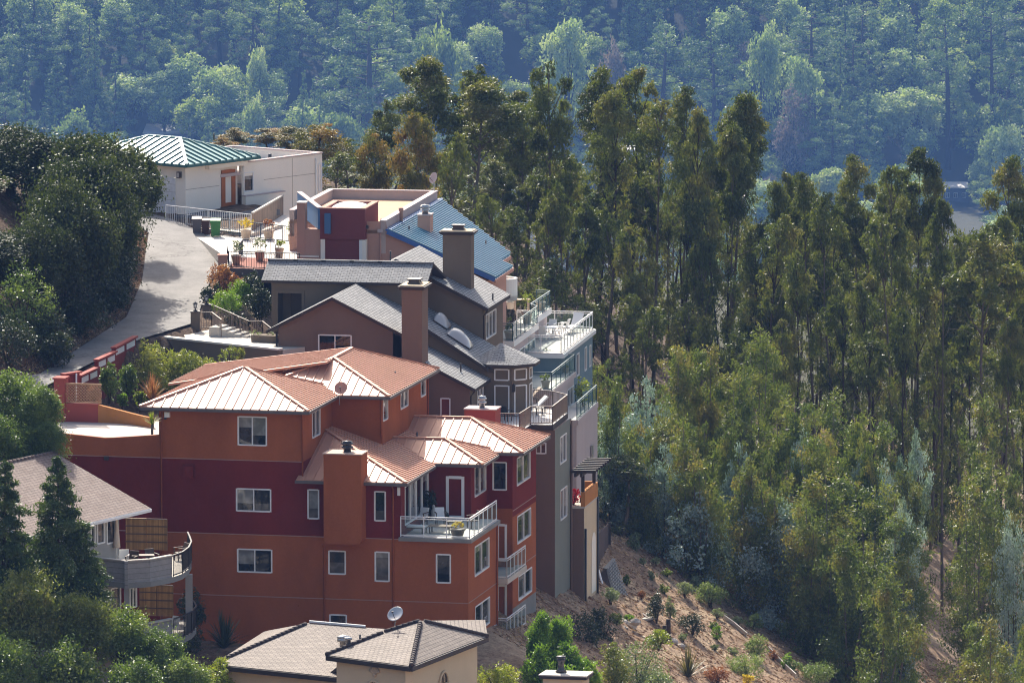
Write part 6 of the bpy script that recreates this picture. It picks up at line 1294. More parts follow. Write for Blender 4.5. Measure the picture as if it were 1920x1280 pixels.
mb.box(p1, l1, t6+.11, t6+.19, zl1-.04, zl1+.05); mb.box(p1, l1, t6+.11, t6+.19, zz0, zz0+.07)
mb.build('lattice_panel', surf('lattice_wood', (.42, .26, .15), .8, .2, var=.1), gw)
# stepped red fence along the road
fe = thing('stepped_fence', 'red board fence stepping up along the road with pale inset strips', 'fence', tuple(P(200, 715, 419)))
for x0, x1, y0, y1, Ya, Yb in ((119, 148, 702, 700, 412.5, 413.5), (149, 182, 705, 691, 414, 417.6), (181, 215, 676, 661, 417.8, 421.6), (213, 253, 652, 634, 421.8, 427)):
    a, b = P(x0, y0, Ya), P(x1, y1, Yb); zt = (a.z+b.z)/2; d = (b-a); d.z = 0; d.normalize(); n = Vector((-d.y, d.x, 0))*.05; q = [(p.x, p.y) for p in (a-n, b-n, b+n, a+n)]
    mb = MB(); mb.prism(q, zt-2.6, zt-.02); o = mb.build('fence_panel', M['redfence'], fe)
    q = [(p.x, p.y) for p in (a-n*3.2-d*.1, b-n*3.2+d*.1, b+n*3.2+d*.1, a+n*3.2-d*.1)]; mb = MB(); mb.prism(q, zt, zt+.1); mb.build('cap_rail', M['redpaint'], o)
    if x0 > 140:
        mb = MB(); L = (b-a).length
        for k in range(2):
            u, v = a+d*(L*(k*.5+.06)), a+d*(L*(k*.5+.44)); mb.prism([(p.x, p.y) for p in (u-n*1.5, v-n*1.5, v-n, u-n)], zt-.42, zt-.1)
        mb.build('inset_strip', M['white'], o)
    mb = MB(); mb.prism([(p.x, p.y) for p in (a-n*2-d*.09, a-n*2+d*.09, a+n*2+d*.09, a+n*2-d*.09)], zt-2.6, zt-.02); mb.build('post', M['redfence'], o)
mb = MB(); p = P(143, 738, 413); mb.tube([tuple(p-Vector((0, 0, .6))), tuple(P(143, 700, 413))], .05, 7); tag(mb.build('pipe_post', M['white'], loc=tuple(p)), 'thin white pole standing by the red fence and the lattice', 'pole')
# garden plants between fence and red house
cloud('round_shrub', 'dark clipped round shrub nearest the lattice', 'shrub', 205, 752, 416, 42, 82, 'shrub', n=2600, L=.14, W=.07, seed=11, clumps=14, group='clipped garden shrubs')
cloud('round_shrub', 'dark clipped round shrub with yellow top beside the bamboo', 'shrub', 240, 746, 418, 40, 84, 'shrub', n=2600, L=.14, W=.07, seed=12, clumps=14, group='clipped garden shrubs')
cloud('leafy_shrub', 'small bright green shrub below the two round shrubs', 'shrub', 229, 764, 415, 28, 34, 'bright', n=900, L=.16, W=.08, seed=13)
cloud('leafy_shrub', 'yellow-green shrub in front of the rusty grass', 'shrub', 262, 768, 415, 26, 46, 'lime', n=900, L=.16, W=.07, seed=14)
cloud('rusty_shrub', 'rust red shrub spilling over the lattice', 'shrub', 176, 754, 413.5, 44, 36, 'rust', n=900, L=.16, W=.07, seed=15)
blades('ornamental_grass', 'rusty ornamental grass clump by the corner of the red roof', 'grass clump', tuple(P(285, 752, 416)), 120, 1.7, .05, 'rust', 3, .6, curve=.9)
cloud('bamboo_hedge', 'pale bamboo bush by the red fence, left half of the hedge', 'hedge', 292, 752, 424, 118, 135, 'bamboo', n=5200, L=.26, W=.05, seed=16, clumps=26, droop=.3, k=.28)
cloud('bamboo_hedge', 'pale bamboo bush below the brown retaining wall', 'hedge', 354, 752, 424, 112, 122, 'bamboo', n=5000, L=.26, W=.05, seed=17, clumps=26, droop=.3, k=.28)
cloud('bamboo_shoot', 'tall leafy bamboo shoot sticking up at the left of the hedge', 'bamboo', 271, 690, 425, 20, 76, 'bamboo', n=420, L=.28, W=.05, seed=18, clumps=8)
for i, (x, yb, w_, h_, lb) in enumerate(((430, 712, 48, 92, 'sparse upright bamboo in front of the brown wall, left one'), (452, 705, 22, 70, 'sparse thin bamboo nearest the taupe house wall'), (400, 716, 90, 52, 'low pale green shrub at the foot of the brown wall'))):
    cloud('sparse_bamboo' if i < 2 else 'leafy_shrub', lb, 'bamboo' if i < 2 else 'shrub', x, yb, 424, w_, h_, 'bamboo', n=520 if i < 2 else 900, L=.24, W=.06, seed=20+i, clumps=9, k=.3)
blades('yucca_plant', 'green yucca with sword leaves standing at the end of the drive', 'yucca', tuple(P(284, 818, 400.8)+Vector((0, .8, 0))), 70, .75, .055, 'lime', 5, .95, trunk=.55, curve=.25)
# ------------------------------------------------------------------ brown retaining wall and walkway to the taupe house
WZ = 7.0
a = PZ(279, 629, WZ+.12); b = PZ(522, 657, WZ+.05)
rw = thing('retaining_wall', 'long brown retaining wall below the pale walkway', 'wall', tuple(a.lerp(b, .5)-Vector((0, 0, 2))))
d = (b-a).normalized(); n = Vector((-d.y, d.x, 0)); mb = MB(); mb.prism([(p.x, p.y) for p in (a, b, b+n*.3, a+n*.3)], WZ-4, WZ+.05); mb.build('wall', surf('brown_wall', (.20, .155, .115), .85, .2, var=.12, bump=.2), rw)
mb = MB(); mb.prism([(p.x, p.y) for p in (a-n*.05-d*.3, b-n*.05, b+n*.4, a+n*.4-d*.3)], WZ+.055, WZ+.16); mb.prism([(p.x, p.y) for p in (a-n*.1-d*.5, a-n*.1+d*.5, a+n*.7+d*.5, a+n*.7-d*.5)], WZ+.161, WZ+.3); mb.build('coping', M['cream'], rw)
c1, c2, c3, c4 = a+n*.4+d*2.6, b+n*.4, PZ(536, 650, WZ), PZ(365, 607, WZ)
mb = MB(); mb.prism([(p.x, p.y) for p in (c1, c2, c2+n*6, PZ(455, 628, WZ), PZ(372, 608, WZ), PZ(340, 620, WZ))], WZ-.5, WZ+.04); structure('walkway', mb, surf('pale_walkway', (.55, .50, .43), .85, .2, var=.1, vs=.6, bump=.2), tuple(c2))
# steps
st = thing('garden_steps', 'five pale concrete steps between black handrails', 'steps', tuple(PZ(425, 620, WZ)))
s0, s1 = PZ(402, 602, WZ), PZ(462, 636, WZ); d = (s1-s0); d.z = 0; L = d.length; d.normalize(); n = Vector((-d.y, d.x, 0))
p_top = P(405, 596, s0.y+3); mb = MB()
for k in range(5):
    A = PZ(399+k*13, 606+k*5.2, WZ+.75-.15*k); w_ = Vector((.5, 1.4, 0)); dd = Vector((.6, -.18, 0)); mb.prism([(q.x, q.y) for q in (A-w_*.4, A+dd-w_*.4, A+dd+w_*.6, A+w_*.6)], WZ-.3, WZ+.6-.12*k)
mb.build('steps', M['conc'], st)
p1_, p2_, p3_ = PZ(377, 586+30, WZ+.4), PZ(398, 588+30, WZ+.4), PZ(415, 600+30, WZ+.1)
railing(st, WF, [tuple(PZ(377, 617, WZ+.2)), tuple(PZ(397, 617, WZ+.2)), tuple(PZ(415, 631, WZ+.06))], 1.0, .8, 'brownrail', picket=.14, pw=.05, name='handrail')
railing(st, WF, [tuple(P(402, 605, 434)), tuple(P(467, 634, 431)), tuple(P(492, 634, 430.6)), tuple(P(508, 647, 429.5))], 1.0, .9, 'brownrail', picket=.15, pw=.05, name='handrail')
# lamp pillars
for x, yb, yt, w_, Y, lb in ((366, 622, 586, 17, 433.5, 'olive pillar with a black lantern by the steps, nearer one'), (387, 600, 573, 15, 437, 'olive pillar with a black lantern by the steps, half behind the hedge')):
    b_ = P(x, yb, Y); h = P(x, yt, Y).z-b_.z; r_ = w_*Y/F/2; t = thing('lamp_pillar', lb, 'lamp pillar', tuple(b_), 'lamp pillars by the steps')
    mb = MB(); mb.box(b_.x-r_, b_.x+r_, b_.y, b_.y+2*r_, b_.z-.5, b_.z+h); mb.box(b_.x-r_*1.1, b_.x+r_*1.1, b_.y-.04, b_.y+2.1*r_, b_.z+h, b_.z+h+.07, 1); mb.build('pillar', [M['olive'], M['darkfascia']], t)
    c = (b_.x, b_.y+r_, b_.z+h+.07); mb = MB(); mb.lathe(c, [(.14, 0), (.12, .05), (.035, .08), (.035, .16), (.12, .18), (.11, .2)], 8)
    for q in range(4): aa = .785+q*1.571; mb.tube([(c[0]+.1*cos(aa), c[1]+.1*sin(aa), c[2]+.18), (c[0]+.14*cos(aa), c[1]+.14*sin(aa), c[2]+.42)], .012, 4)
    mb.lathe((c[0], c[1], c[2]+.42), [(.17, 0), (.15, .03), (.04, .1), (.01, .14)], 8); mb.build('lantern', M['black'], t)
    mb = MB(); mb.lathe((c[0], c[1], c[2]+.2), [(.085, 0), (.115, .21)], 8); mb.build('lamp_glass', surf('frosted_lamp_glass', (.7, .7, .68), .2, .5, var=.02), t)
# planter and shrubs beside the steps
t = thing('planter_box', 'low ochre planter box with small flowers by the taupe wall', 'planter', tuple(P(495, 650, 428.4))); b_ = P(471, 648, 428.6); e_ = P(521, 655, 428); mb = MB(); mb.prism([(b_.x, b_.y), (e_.x, e_.y), (e_.x+.2, e_.y+.9), (b_.x+.2, b_.y+.9)], b_.z-.6, b_.z+.62); mb.build('box', M['olive'], t)
addo('flowers', leaf_me('flowers', leaf_data([(-.5, .45, .75, .3, .25, .2), (.35, .4, .7, .3, .25, .18)], 260, .1, .05, 3), LM['sage']), t)
cloud('photinia_shrub', 'shrub with rusty pink new leaves beside the road', 'shrub', 415, 555, 442, 58, 74, 'rust', n=2200, L=.16, W=.07, seed=31, clumps=16)
cloud('photinia_shrub', 'second rusty shrub half under the wooden deck', 'shrub', 442, 560, 441, 44, 54, 'rust', n=1400, L=.16, W=.07, seed=32, clumps=12)
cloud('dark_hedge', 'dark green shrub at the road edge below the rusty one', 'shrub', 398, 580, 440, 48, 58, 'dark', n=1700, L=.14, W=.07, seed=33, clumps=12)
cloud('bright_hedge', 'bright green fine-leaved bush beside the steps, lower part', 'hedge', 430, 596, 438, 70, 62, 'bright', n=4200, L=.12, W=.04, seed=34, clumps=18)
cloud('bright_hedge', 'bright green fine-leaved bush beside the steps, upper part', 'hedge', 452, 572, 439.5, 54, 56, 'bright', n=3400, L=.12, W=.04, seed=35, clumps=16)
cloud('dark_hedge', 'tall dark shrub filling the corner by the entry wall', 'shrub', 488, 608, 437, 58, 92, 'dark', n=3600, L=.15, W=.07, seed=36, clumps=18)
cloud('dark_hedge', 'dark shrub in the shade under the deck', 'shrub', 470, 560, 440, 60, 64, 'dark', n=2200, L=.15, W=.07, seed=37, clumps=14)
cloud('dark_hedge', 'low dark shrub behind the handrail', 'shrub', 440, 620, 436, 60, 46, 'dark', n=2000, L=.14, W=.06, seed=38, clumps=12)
# ------------------------------------------------------------------ paved court in front of the pink house
PV = 9.62
def pv(x, y, z=PV): return PZ(x, y, z)
pts = [pv(x, y) for x, y in ((300, 392), (312, 415), (345, 432), (380, 452), (412, 474), (426, 500), (428, 503), (565, 506), (640, 470), (600, 415), (470, 392))]
mb = MB(); mb.prism([(p.x, p.y) for p in pts], PV-.6, PV); structure('paved_court', mb, surf('white_paving', (.62, .58, .53), .85, .2, var=.1, vs=.5, bump=.2), tuple(pts[4]))
def bin_(x, yb, Yo, col, lb, w_=.58, h=1.08):
    b_ = PZ(x, yb, PV); t = thing('wheelie_bin', lb, 'wheelie bin', tuple(b_), 'wheelie bins by the road'); m = surf('bin_plastic_'+str(x), col, .5, .4, var=.06)
    r = w_/2; mb = MB(); lo = [(-r*.78, -r*.8), (r*.78, -r*.8), (r*.78, r*.8), (-r*.78, r*.8)]; hi = [(-r, -r*1.1), (r, -r*1.1), (r, r*1.15), (-r, r*1.15)]
    V = [Vector((b_.x+p[0], b_.y+p[1]+r, b_.z+.06)) for p in lo]+[Vector((b_.x+p[0], b_.y+p[1]+r, b_.z+h*.92)) for p in hi]
    mb.mesh(V, [(3, 2, 1, 0), (0, 1, 5, 4), (1, 2, 6, 5), (2, 3, 7, 6), (3, 0, 4, 7)]); mb.box(b_.x-r*1.06, b_.x+r*1.06, b_.y-r*.18, b_.y+r*.02, b_.z+h*.82, b_.z+h*.93); mb.build('body', m, t)
    mb = MB(); mb.mesh([Vector((b_.x+sx*r*1.08, b_.y+r+sy*r*1.2, b_.z+h*(.93+(.10 if sy > 0 else .02)*k+.0))) for k in (0, 1) for sy in (-1, 1) for sx in (-1, 1)], [(0, 2, 3, 1), (4, 5, 7, 6), (0, 1, 5, 4), (2, 6, 7, 3), (0, 4, 6, 2), (1, 3, 7, 5)]); mb.tube([(b_.x-r*.8, b_.y+r*2.3, b_.z+h*.95), (b_.x+r*.8, b_.y+r*2.3, b_.z+h*.95)], .03, 6); mb.build('lid', m, t)
    for sx in (-1, 1): mb = MB(); mb.lathe((b_.x+sx*r*.85-.03, b_.y+r*1.8, b_.z+.11), [(.02, 0), (.11, .005), (.11, .05), (.02, .055)], 12, ax=(1, 0, 0)); mb.build('wheel', M['black'], t)
bin_(369, 441, 0, (.13, .115, .125), 'grey wheelie bin, leftmost of the three by the railing'); bin_(385, 441, 0, (.085, .03, .028), 'maroon wheelie bin between the grey and green ones', .5, .98); bin_(404, 445, 0, (.03, .16, .035), 'green wheelie bin, rightmost of the three by the railing', .62, 1.1)
# railings: white picket one on the porch walk, dark one behind the bins
t = thing('white_railing', 'white picket railing in front of the modern house porch', 'railing', tuple(P(390, 425, 463))); A = pv(311, 419, PV+.25); B = pv(471, 437, PV+.25); railing(t, WF, [tuple(A), tuple(B)], 1.15, 1.8, 'whiterail', picket=.2, pw=.07, name='pickets')
t = thing('dark_railing', 'blue-black picket railing running behind the bins', 'railing', tuple(pv(440, 445))); A, B, C_ = pv(332, 431), pv(420, 438), pv(569, 458); railing(t, WF, [tuple(A), tuple(C_)], 1.0, 1.9, 'bluerail', picket=.17, pw=.045, name='pickets'); 
mb = MB(); q = [pv(*c, PV+.25) for c in ((311, 419), (471, 437), (530, 420), (470, 400), (330, 396))]; mb.prism([(p.x, p.y) for p in q], PV-.8, PV+.22); structure('porch_walk', mb, M['conc'], tuple(q[0]))
t = thing('wooden_screen', 'weathered board screen sloping away beside the white picket railing', 'fence', tuple(P(500, 430, 466))); A, B = P(473, 446, 462.5), P(530, 412, 474); zt0, zt1 = P(473, 401, 462.5).z, P(530, 368, 474).z
d = (B-A); d.z = 0; d.normalize(); n = Vector((-d.y, d.x, 0))*.05; mb = MB(); mb.mesh([A-n, B-n, Vector((B.x-n.x, B.y-n.y, zt1)), Vector((A.x-n.x, A.y-n.y, zt0)), A+n, B+n, Vector((B.x+n.x, B.y+n.y, zt1)), Vector((A.x+n.x, A.y+n.y, zt0))], [(0, 1, 2, 3), (5, 4, 7, 6), (3, 2, 6, 7), (0, 3, 7, 4), (1, 5, 6, 2)]); mb.build('boards', M['fencewood'], t); mb = MB(); mb.bar((A.x, A.y, zt0+.05), (B.x, B.y, zt1+.05), .16, .09); mb.build('cap_rail', M['conc'], t)
# potted plants on the court
for x, yb, r_, mt, pw, ph, lb, sd_ in ((461, 450, .33, 'yellow', .95, .8, 'pale pot with golden shrub, left of the pair by the dark railing', 1), (504, 450, .34, 'rust', .95, .75, 'pale pot with rusty orange shrub, right of the pair by the dark railing', 2), (549, 458, .32, 'sage', 1.1, .9, 'pale pot with thin grey-green shrub beside the pink wall', 3), (443, 497, .3, 'sage', .9, .95, 'grey pot with feathery olive plant at the deck corner', 4), (487, 490, .3, 'sage', .9, .9, 'pot with feathery silver plant in the middle of the deck', 5), (524, 484, .28, 'lime', .85, .5, 'pot with low lime green plant on the deck, right', 6)):
    pot_plant(lb, tuple(PZ(x, yb, PV+.0)), r_, .62, mt, pw, ph, seed=sd_, n=300, group='potted plants on the court')
# wooden deck with black railing
dk = thing('entry_deck', 'small brick floored deck with black picket railing beside the road', 'deck', tuple(pv(490, 495))); q = [pv(x, y) for x, y in ((428, 503), (560, 507), (575, 488), (446, 483))]
mb = MB(); mb.prism([(p.x, p.y) for p in q], PV+.004, PV+.03); mb.build('floor', M['brick'], dk); mb = MB(); mb.prism([(p.x, p.y) for p in (q[0]+Vector((-.05, -.12, 0)), q[1]+Vector((0, -.12, 0)), q[1]+Vector((0, -.02, 0)), q[0]+Vector((-.05, -.02, 0)))], PV-.75, PV+.02); mb.build('fascia', M['gutter'], dk)
railing(dk, WF, [tuple(pv(426, 487)), tuple(pv(429, 503)), tuple(pv(562, 507))], 1.02, 1.9, 'black', picket=.16, pw=.05)
railing(dk, WF, [tuple(pv(448, 488)), tuple(pv(455, 479)), tuple(pv(517, 480)), tuple(pv(517, 490))], 1.0, 1.9, 'bluerail', picket=.16, pw=.05)
mb = MB(); p = pv(417, 504); mb.box(p.x-.25, p.x+.28, p.y, p.y+.5, PV-1.2, PV+.75); mb.box(p.x-.3, p.x+.33, p.y-.05, p.y+.55, PV+.75, PV+.84); tag(mb.build('gate_pillar', M['pink'], loc=tuple(p)), 'short pinkish pillar at the road end of the deck railing', 'pillar')
# ------------------------------------------------------------------ furniture
def chair(label, base, rz, mat='white', seat=.44, h=.92, w=.52, group=None, arms=True, cushion=None):
    t = thing('garden_chair', label, 'chair', base, group); f = subframe(WF0, base[0], base[1], math.degrees(rz)); z = base[2]; r = w/2
    mb = MB(f); mb.box(-r, r, -r, r, z+seat-.05, z+seat); mb.build('seat', M[cushion or mat], t)
    mb = MB(f); mb.mesh([f.w(p) for p in ((-r, r-.04, z+seat), (r, r-.04, z+seat), (r, r, z+seat), (-r, r, z+seat), (-r, r+.12, z+h), (r, r+.12, z+h), (r, r+.16, z+h), (-r, r+.16, z+h))], [(3, 2, 1, 0), (4, 5, 6, 7), (0, 1, 5, 4), (1, 2, 6, 5), (2, 3, 7, 6), (3, 0, 4, 7)]); mb.build('backrest', M[cushion or mat], t)
    for sx in (-1, 1):
        for sy in (-1, 1): mb = MB(f); mb.bar((sx*(r-.03), sy*(r-.03), z), (sx*(r-.03), sy*(r-.03), z+seat-.05), .045); mb.build('leg', M[mat], t)
        if arms: mb = MB(f); mb.bar((sx*r, -r+.05, z+seat), (sx*r, -r+.05, z+seat+.22), .04); mb.bar((sx*r, -r, z+seat+.23), (sx*r, r+.06, z+seat+.25), .06, .035); mb.build('armrest', M[mat], t)
    return t
WF0 = Frame.__new__(Frame); WF0.O = Vector((0, 0, 0)); WF0.u = Vector((1, 0, 0)); WF0.v = Vector((0, 1, 0))
def table(label, base, w, d, h, rz=0, mat='furn', topmat=None, round_=False, name='garden_table'):
    t = thing(name, label, 'table', base); f = subframe(WF0, base[0], base[1], math.degrees(rz)); z = base[2]; mb = MB(f)
    if round_: mb.lathe((0, 0, z+h-.04), [(w/2, 0), (w/2, .04), (.01, .04)], 20)
    else: mb.box(-w/2, w/2, -d/2, d/2, z+h-.05, z+h)
    mb.build('table_top', M[topmat or mat], t)
    for sx in (-1, 1):
        for sy in (-1, 1): mb = MB(f); mb.bar((sx*(w/2-.08)*(.6 if round_ else 1), sy*(d/2-.08)*(.6 if round_ else 1), z), (sx*(w/2-.08)*(.6 if round_ else 1), sy*(d/2-.08)*(.6 if round_ else 1), z+h-.05), .06); mb.build('leg', M[mat], t)
    return t
def lounger(label, base, rz, mat='white', cushion='cushion', up=.85, group=None, L=1.9):
    t = thing('sun_lounger', label, 'sun lounger', base, group); f = subframe(WF0, base[0], base[1], math.degrees(rz)); z = base[2]
    mb = MB(f); mb.box(-.32, .32, -L/2, L*.12, z+.32, z+.40); mb.build('seat', M[cushion], t)
    y0, y1 = L*.12, L*.12+.62; mb = MB(f); mb.mesh([f.w(p) for p in ((-.32, y0, z+.32), (.32, y0, z+.32), (.32, y0, z+.4), (-.32, y0, z+.4), (-.32, y1, z+.32+up), (.32, y1, z+.32+up), (.32, y1-.07, z+.38+up), (-.32, y1-.07, z+.38+up))], [(3, 2, 1, 0), (4, 5, 6, 7), (0, 1, 5, 4), (1, 2, 6, 5), (2, 3, 7, 6), (3, 0, 4, 7)]); mb.build('backrest', M[cushion], t)
    mb = MB(f); [mb.bar((sx*.3, -L/2, z+.3), (sx*.3, L*.4, z+.3), .05) for sx in (-1, 1)]; mb.build('frame', M[mat], t)
    for sx in (-1, 1):
        for y in (-L/2+.1, L*.33): mb = MB(f); mb.bar((sx*.3, y, z), (sx*.3, y, z+.28), .05); mb.build('leg', M[mat], t)
    return t
zt = RED['zd']+.021
def rt(px, t): return tuple(RF.w((RF.front(px, 990, t)[0], t, zt)))
lounger('dark slatted lounger with white cushion at the left of the red house terrace', rt(768, 1.6), R(70), 'furn', 'cushion', .5)
chair('wooden armchair with white cushion by the sliding doors of the red house', rt(790, 4.4), R(-30), 'furn', cushion='cushion', group='terrace armchairs'); chair('wooden armchair with white cushion beside the low table on the red house terrace', rt(826, 4.6), R(10), 'furn', cushion='cushion', group='terrace armchairs'); chair('dark chair by the right railing of the red house terrace', rt(887, 3.9), R(-60), 'furn')
table('low slatted wooden table on the red house terrace', rt(826, 1.7), 1.25, .75, .42, R(-12), 'furn', 'fencewood'); mb = MB(); p = rt(846, 3.0)
table('low wooden bench table behind the slatted one on the terrace', rt(852, 3.6), .9, .6, .4, R(-12), 'furn')
pot_plant('wide brown bowl with orange and white flowers on the red house terrace', rt(858, .65), .42, .42, 'yellow', .8, .42, 'furn', 8, group=None, n=300, L=.11, W=.06)
bush('climbing_shrub', 'dark climbing shrub against the red wall beside the terrace door', 'shrub', rt(806, 6.7), 1.0, 2.1, 'dark', n=900, L=.14, W=.07, seed=41); bush('leafy_shrub', 'low dark fern by the sill of the terrace door', 'shrub', rt(831, 6.6), .8, .6, 'dark', n=400, L=.16, W=.06, seed=42)
t = thing('garden_statue', 'small pale stone figure standing by the terrace plants', 'statue', rt(813, 6.2)); b_ = Vector(rt(813, 6.2)); mb = MB(); mb.lathe(tuple(b_), [(.16, 0), (.16, .12), (.11, .14), (.13, .3), (.15, .45), (.12, .6), (.06, .66), (.09, .74), (.085, .82), (.02, .88)], 12); mb.build('figure', M['conc'], t)
# taupe deck
zk = TD['zdk']; tp = lambda px, py: tuple(PZ(px, py, zk+.004))
t = thing('covered_barbecue', 'barbecue under a black cover on the taupe house deck', 'barbecue', tp(957, 778)); b_ = Vector(tp(957, 778)); mb = MB(); mb.prism([(b_.x-.42, b_.y-.3), (b_.x+.42, b_.y-.3), (b_.x+.42, b_.y+.3), (b_.x-.42, b_.y+.3)], b_.z, b_.z+.85); mb.mesh([b_+Vector(q) for q in ((-.44, -.32, .85), (.44, -.32, .85), (.44, .32, .85), (-.44, .32, .85), (-.26, -.14, 1.22), (.26, -.14, 1.22), (.26, .16, 1.22), (-.26, .16, 1.22))], [(4, 5, 6, 7), (0, 1, 5, 4), (1, 2, 6, 5), (2, 3, 7, 6), (3, 0, 4, 7)]); mb.build('cover', M['black'], t)
lounger('black framed lounger with pale cushion on the taupe deck, nearer one', tp(1000, 772), R(-75), 'black', 'cushion', .55, group='loungers on the taupe deck'); lounger('black framed lounger with beige cushion on the taupe deck, by the turret', tp(988, 757), R(-80), 'black', 'terracotta', .6, group='loungers on the taupe deck')
table('small dark side table between loungers on the taupe deck', tp(1012, 777), .5, .5, .42, 0, 'black'); chair('dark chair by the chimney on the taupe deck', tp(949, 789), R(150), 'black')
# red flowers on the tan balcony
p = TF.w((TD['s2']-.7, TD['t1']+.5, TD['zB2']+.13)); bush('red_flowering_plant', 'plant covered in bright red flowers under the pergola', 'plant', tuple(p), .9, 1.25, 'red', n=500, L=.14, W=.09, seed=44); p = TF.w((TD['s2']-.45, TD['t1']+1.6, TD['zB2']+.13)); t = thing('lantern', 'small black lantern on the tan balcony', 'lantern', tuple(p)); mb = MB(); mb.lathe(tuple(p), [(.12, 0), (.12, .04), (.09, .06), (.09, .3), (.14, .32), (.04, .45)], 8); mb.build('lantern_body', M['black'], t)
# pink decks
def dp(px, py, z): return tuple(PZ(px, py, z+.004))
z3, z4, z5 = PD['z3'], PD['z4'], PD['z5']
for px, py, z, r_, h_, mt, pw, ph, lb in ((957, 579, z3, .28, .45, 'sage', .6, .4, 'round white pot with grey herb on the upper pink deck'), (1014, 582, z3, .32, .55, 'sage', .7, .5, 'grey pot with olive shrub at the far rail of the upper pink deck'), (988, 606, z3, .34, .75, 'lime', 1.2, 1.3, 'tall grey pot with yellow-green shrub by the rail of the upper pink deck'), (955, 637, z3, .3, .55, 'lime', .7, .5, 'small pot with lime plant at the near corner of the upper pink deck'),
        (1024, 697, z4, .34, .5, 'shrub', 1.2, 1.05, 'white pot with large green shrub at the rail of the middle pink deck'), (1023, 728, z4, .28, .5, 'lime', .72, .35, 'white pot with low lime plant at the corner of the middle pink deck'), (989, 722, z4, .3, .6, 'sage', .8, 1.2, 'white pot with tall dry shrub by the turret'), (1062, 699, z4, .18, .32, 'sage', .25, .15, 'tiny pot by the right rail of the middle pink deck')):
    pot_plant(lb, dp(px, py, z), r_, h_, mt, pw, ph, 'conc', int(px), n=260, group='potted plants on the pink decks')
table('pale wooden table on the upper pink deck', dp(978, 582, z3), 1.0, .6, .72, R(10), 'terracotta', 'tan'); bush('tall_yellow_shrub', 'tall yellow-green shrub on the lowest deck beside the glass rail', 'shrub', dp(1094, 762, z5), 1.3, 2.3, 'lime', n=700, L=.18, W=.06, seed=47, clumps=12)
# sun terrace of the blue house
zb = BD['z']; bp_ = lambda x, y: tuple(PZ(x, y, zb+.004))
table('round white table on the sun terrace', bp_(1030, 634), 1.15, 1.15, .72, 0, 'white', None, True)
for x, y, a_, lb in ((1021, 638, 150, 'white armchair left of the round table on the sun terrace'), (1033, 627, -20, 'white armchair behind the round table on the sun terrace'), (1044, 632, -75, 'white armchair right of the round table on the sun terrace'), (1056, 625, -110, 'fourth white armchair near the lounger on the sun terrace')): chair(lb, bp_(x, y), R(a_), 'white', group='white chairs on the sun terrace')
lounger('white sun lounger with raised back at the far rail of the sun terrace', bp_(1076, 622), R(-25), 'white', 'white', .75)
# balcony of the lower left house
za = LD['zA']; lp = lambda x, y, z=za: tuple(PZ(x, y, z+.004))
t = thing('folded_parasol', 'folded beige parasol standing on the round balcony', 'parasol', lp(219, 1068)); b_ = Vector(lp(219, 1068)); mb = MB(); mb.tube([b_, b_+Vector((0, 0, 3.0))], .03, 6); mb.lathe(tuple(b_), [(.25, 0), (.25, .08), (.05, .1)], 12); mb.build('pole', M['white'], t); mb = MB(); mb.lathe(tuple(b_+Vector((0, 0, 1.2))), [(.2, 0), (.17, .4), (.12, 1.0), (.06, 1.5), (.03, 1.72)], 9); mb.build('canopy', surf('beige_canvas', (.55, .46, .38), .9, .2, var=.1, vs=3), t)
for x, y, a_, lb, mt in ((196, 1068, 40, 'grey cushioned chair at the left of the round balcony', 'gutter'), (247, 1066, -20, 'wooden chair beside the bamboo screen on the round balcony', 'furn'), (286, 1062, 30, 'dark chair under the bamboo screen on the round balcony', 'furn'), (338, 1050, -60, 'dark slatted chair at the curved rail of the round balcony', 'furn'), (232, 1064, 0, 'pale plastic chair behind the parasol pole', 'white')): chair(lb, lp(x, y), R(a_), mt)
table('dark bench table below the bamboo screen on the round balcony', lp(268, 1064), 1.2, .6, .7, R(8), 'furn')
chair('white metal chair on the lower round balcony', lp(322, 1188, LD['zB']), R(-40), 'white')
# chimney of a house below the frame
ch = thing('low_house', 'cream chimney with metal flue on a house just below the frame', 'house', tuple(P(1055, 1330, 372))); a, b_ = P(1014, 1262, 372), P(1096, 1266, 371.5); z = a.z
mb = MB(); mb.prism([(a.x+.1, a.y+.1), (b_.x-.1, b_.y+.1), (b_.x+.25, b_.y+1.2), (a.x+.45, a.y+1.2)], z-7, z-.25); c_ = mb.build('chimney', M['tan'], ch); mb = MB(); mb.prism([(a.x-.1, a.y-.05), (b_.x+.08, b_.y-.05), (b_.x+.45, b_.y+1.4), (a.x+.3, a.y+1.4)], z-.25, z-.1); mb.prism([(a.x-.12, a.y-.07), (b_.x+.1, b_.y-.07), (b_.x+.47, b_.y+1.42), (a.x+.28, a.y+1.42)], z-.099, z-.04, 1); mb.build('chimney_cap', [M['darkfascia'], M['conc']], c_)
p = P(1052, 1258, 372.6); mb = MB(); mb.lathe((p.x, p.y, p.z), [(.3, 0), (.17, .12), (.15, .5), (.21, .52), (.21, .66), (.16, .68), (.24, .7), (.24, .78), (.02, .8)], 14); mb.build('flue', M['darkmetal'], c_)
mb = MB(); mb.prism([(a.x-4, a.y+1), (b_.x+4, b_.y+1), (b_.x+4.5, b_.y+9), (a.x-3.5, a.y+9)], tz(a.x, a.y)-5, z-4.2); mb.build('wall', M['tan'], ch); r = MB(); r.plane([(a.x-4.5, a.y+.5, z-4.3), (b_.x+4.5, b_.y+.5, z-4.3), (b_.x+4.7, b_.y+5, z-2.9), (a.x-4.3, a.y+5, z-2.9)], .15); r.plane([(a.x-4, a.y+9.5, z-4.3), (b_.x+5, b_.y+9.5, z-4.3), (b_.x+4.7, b_.y+5, z-2.9), (a.x-4.3, a.y+5, z-2.9)], .15); r.build('roof', M['tanshingle'], ch)
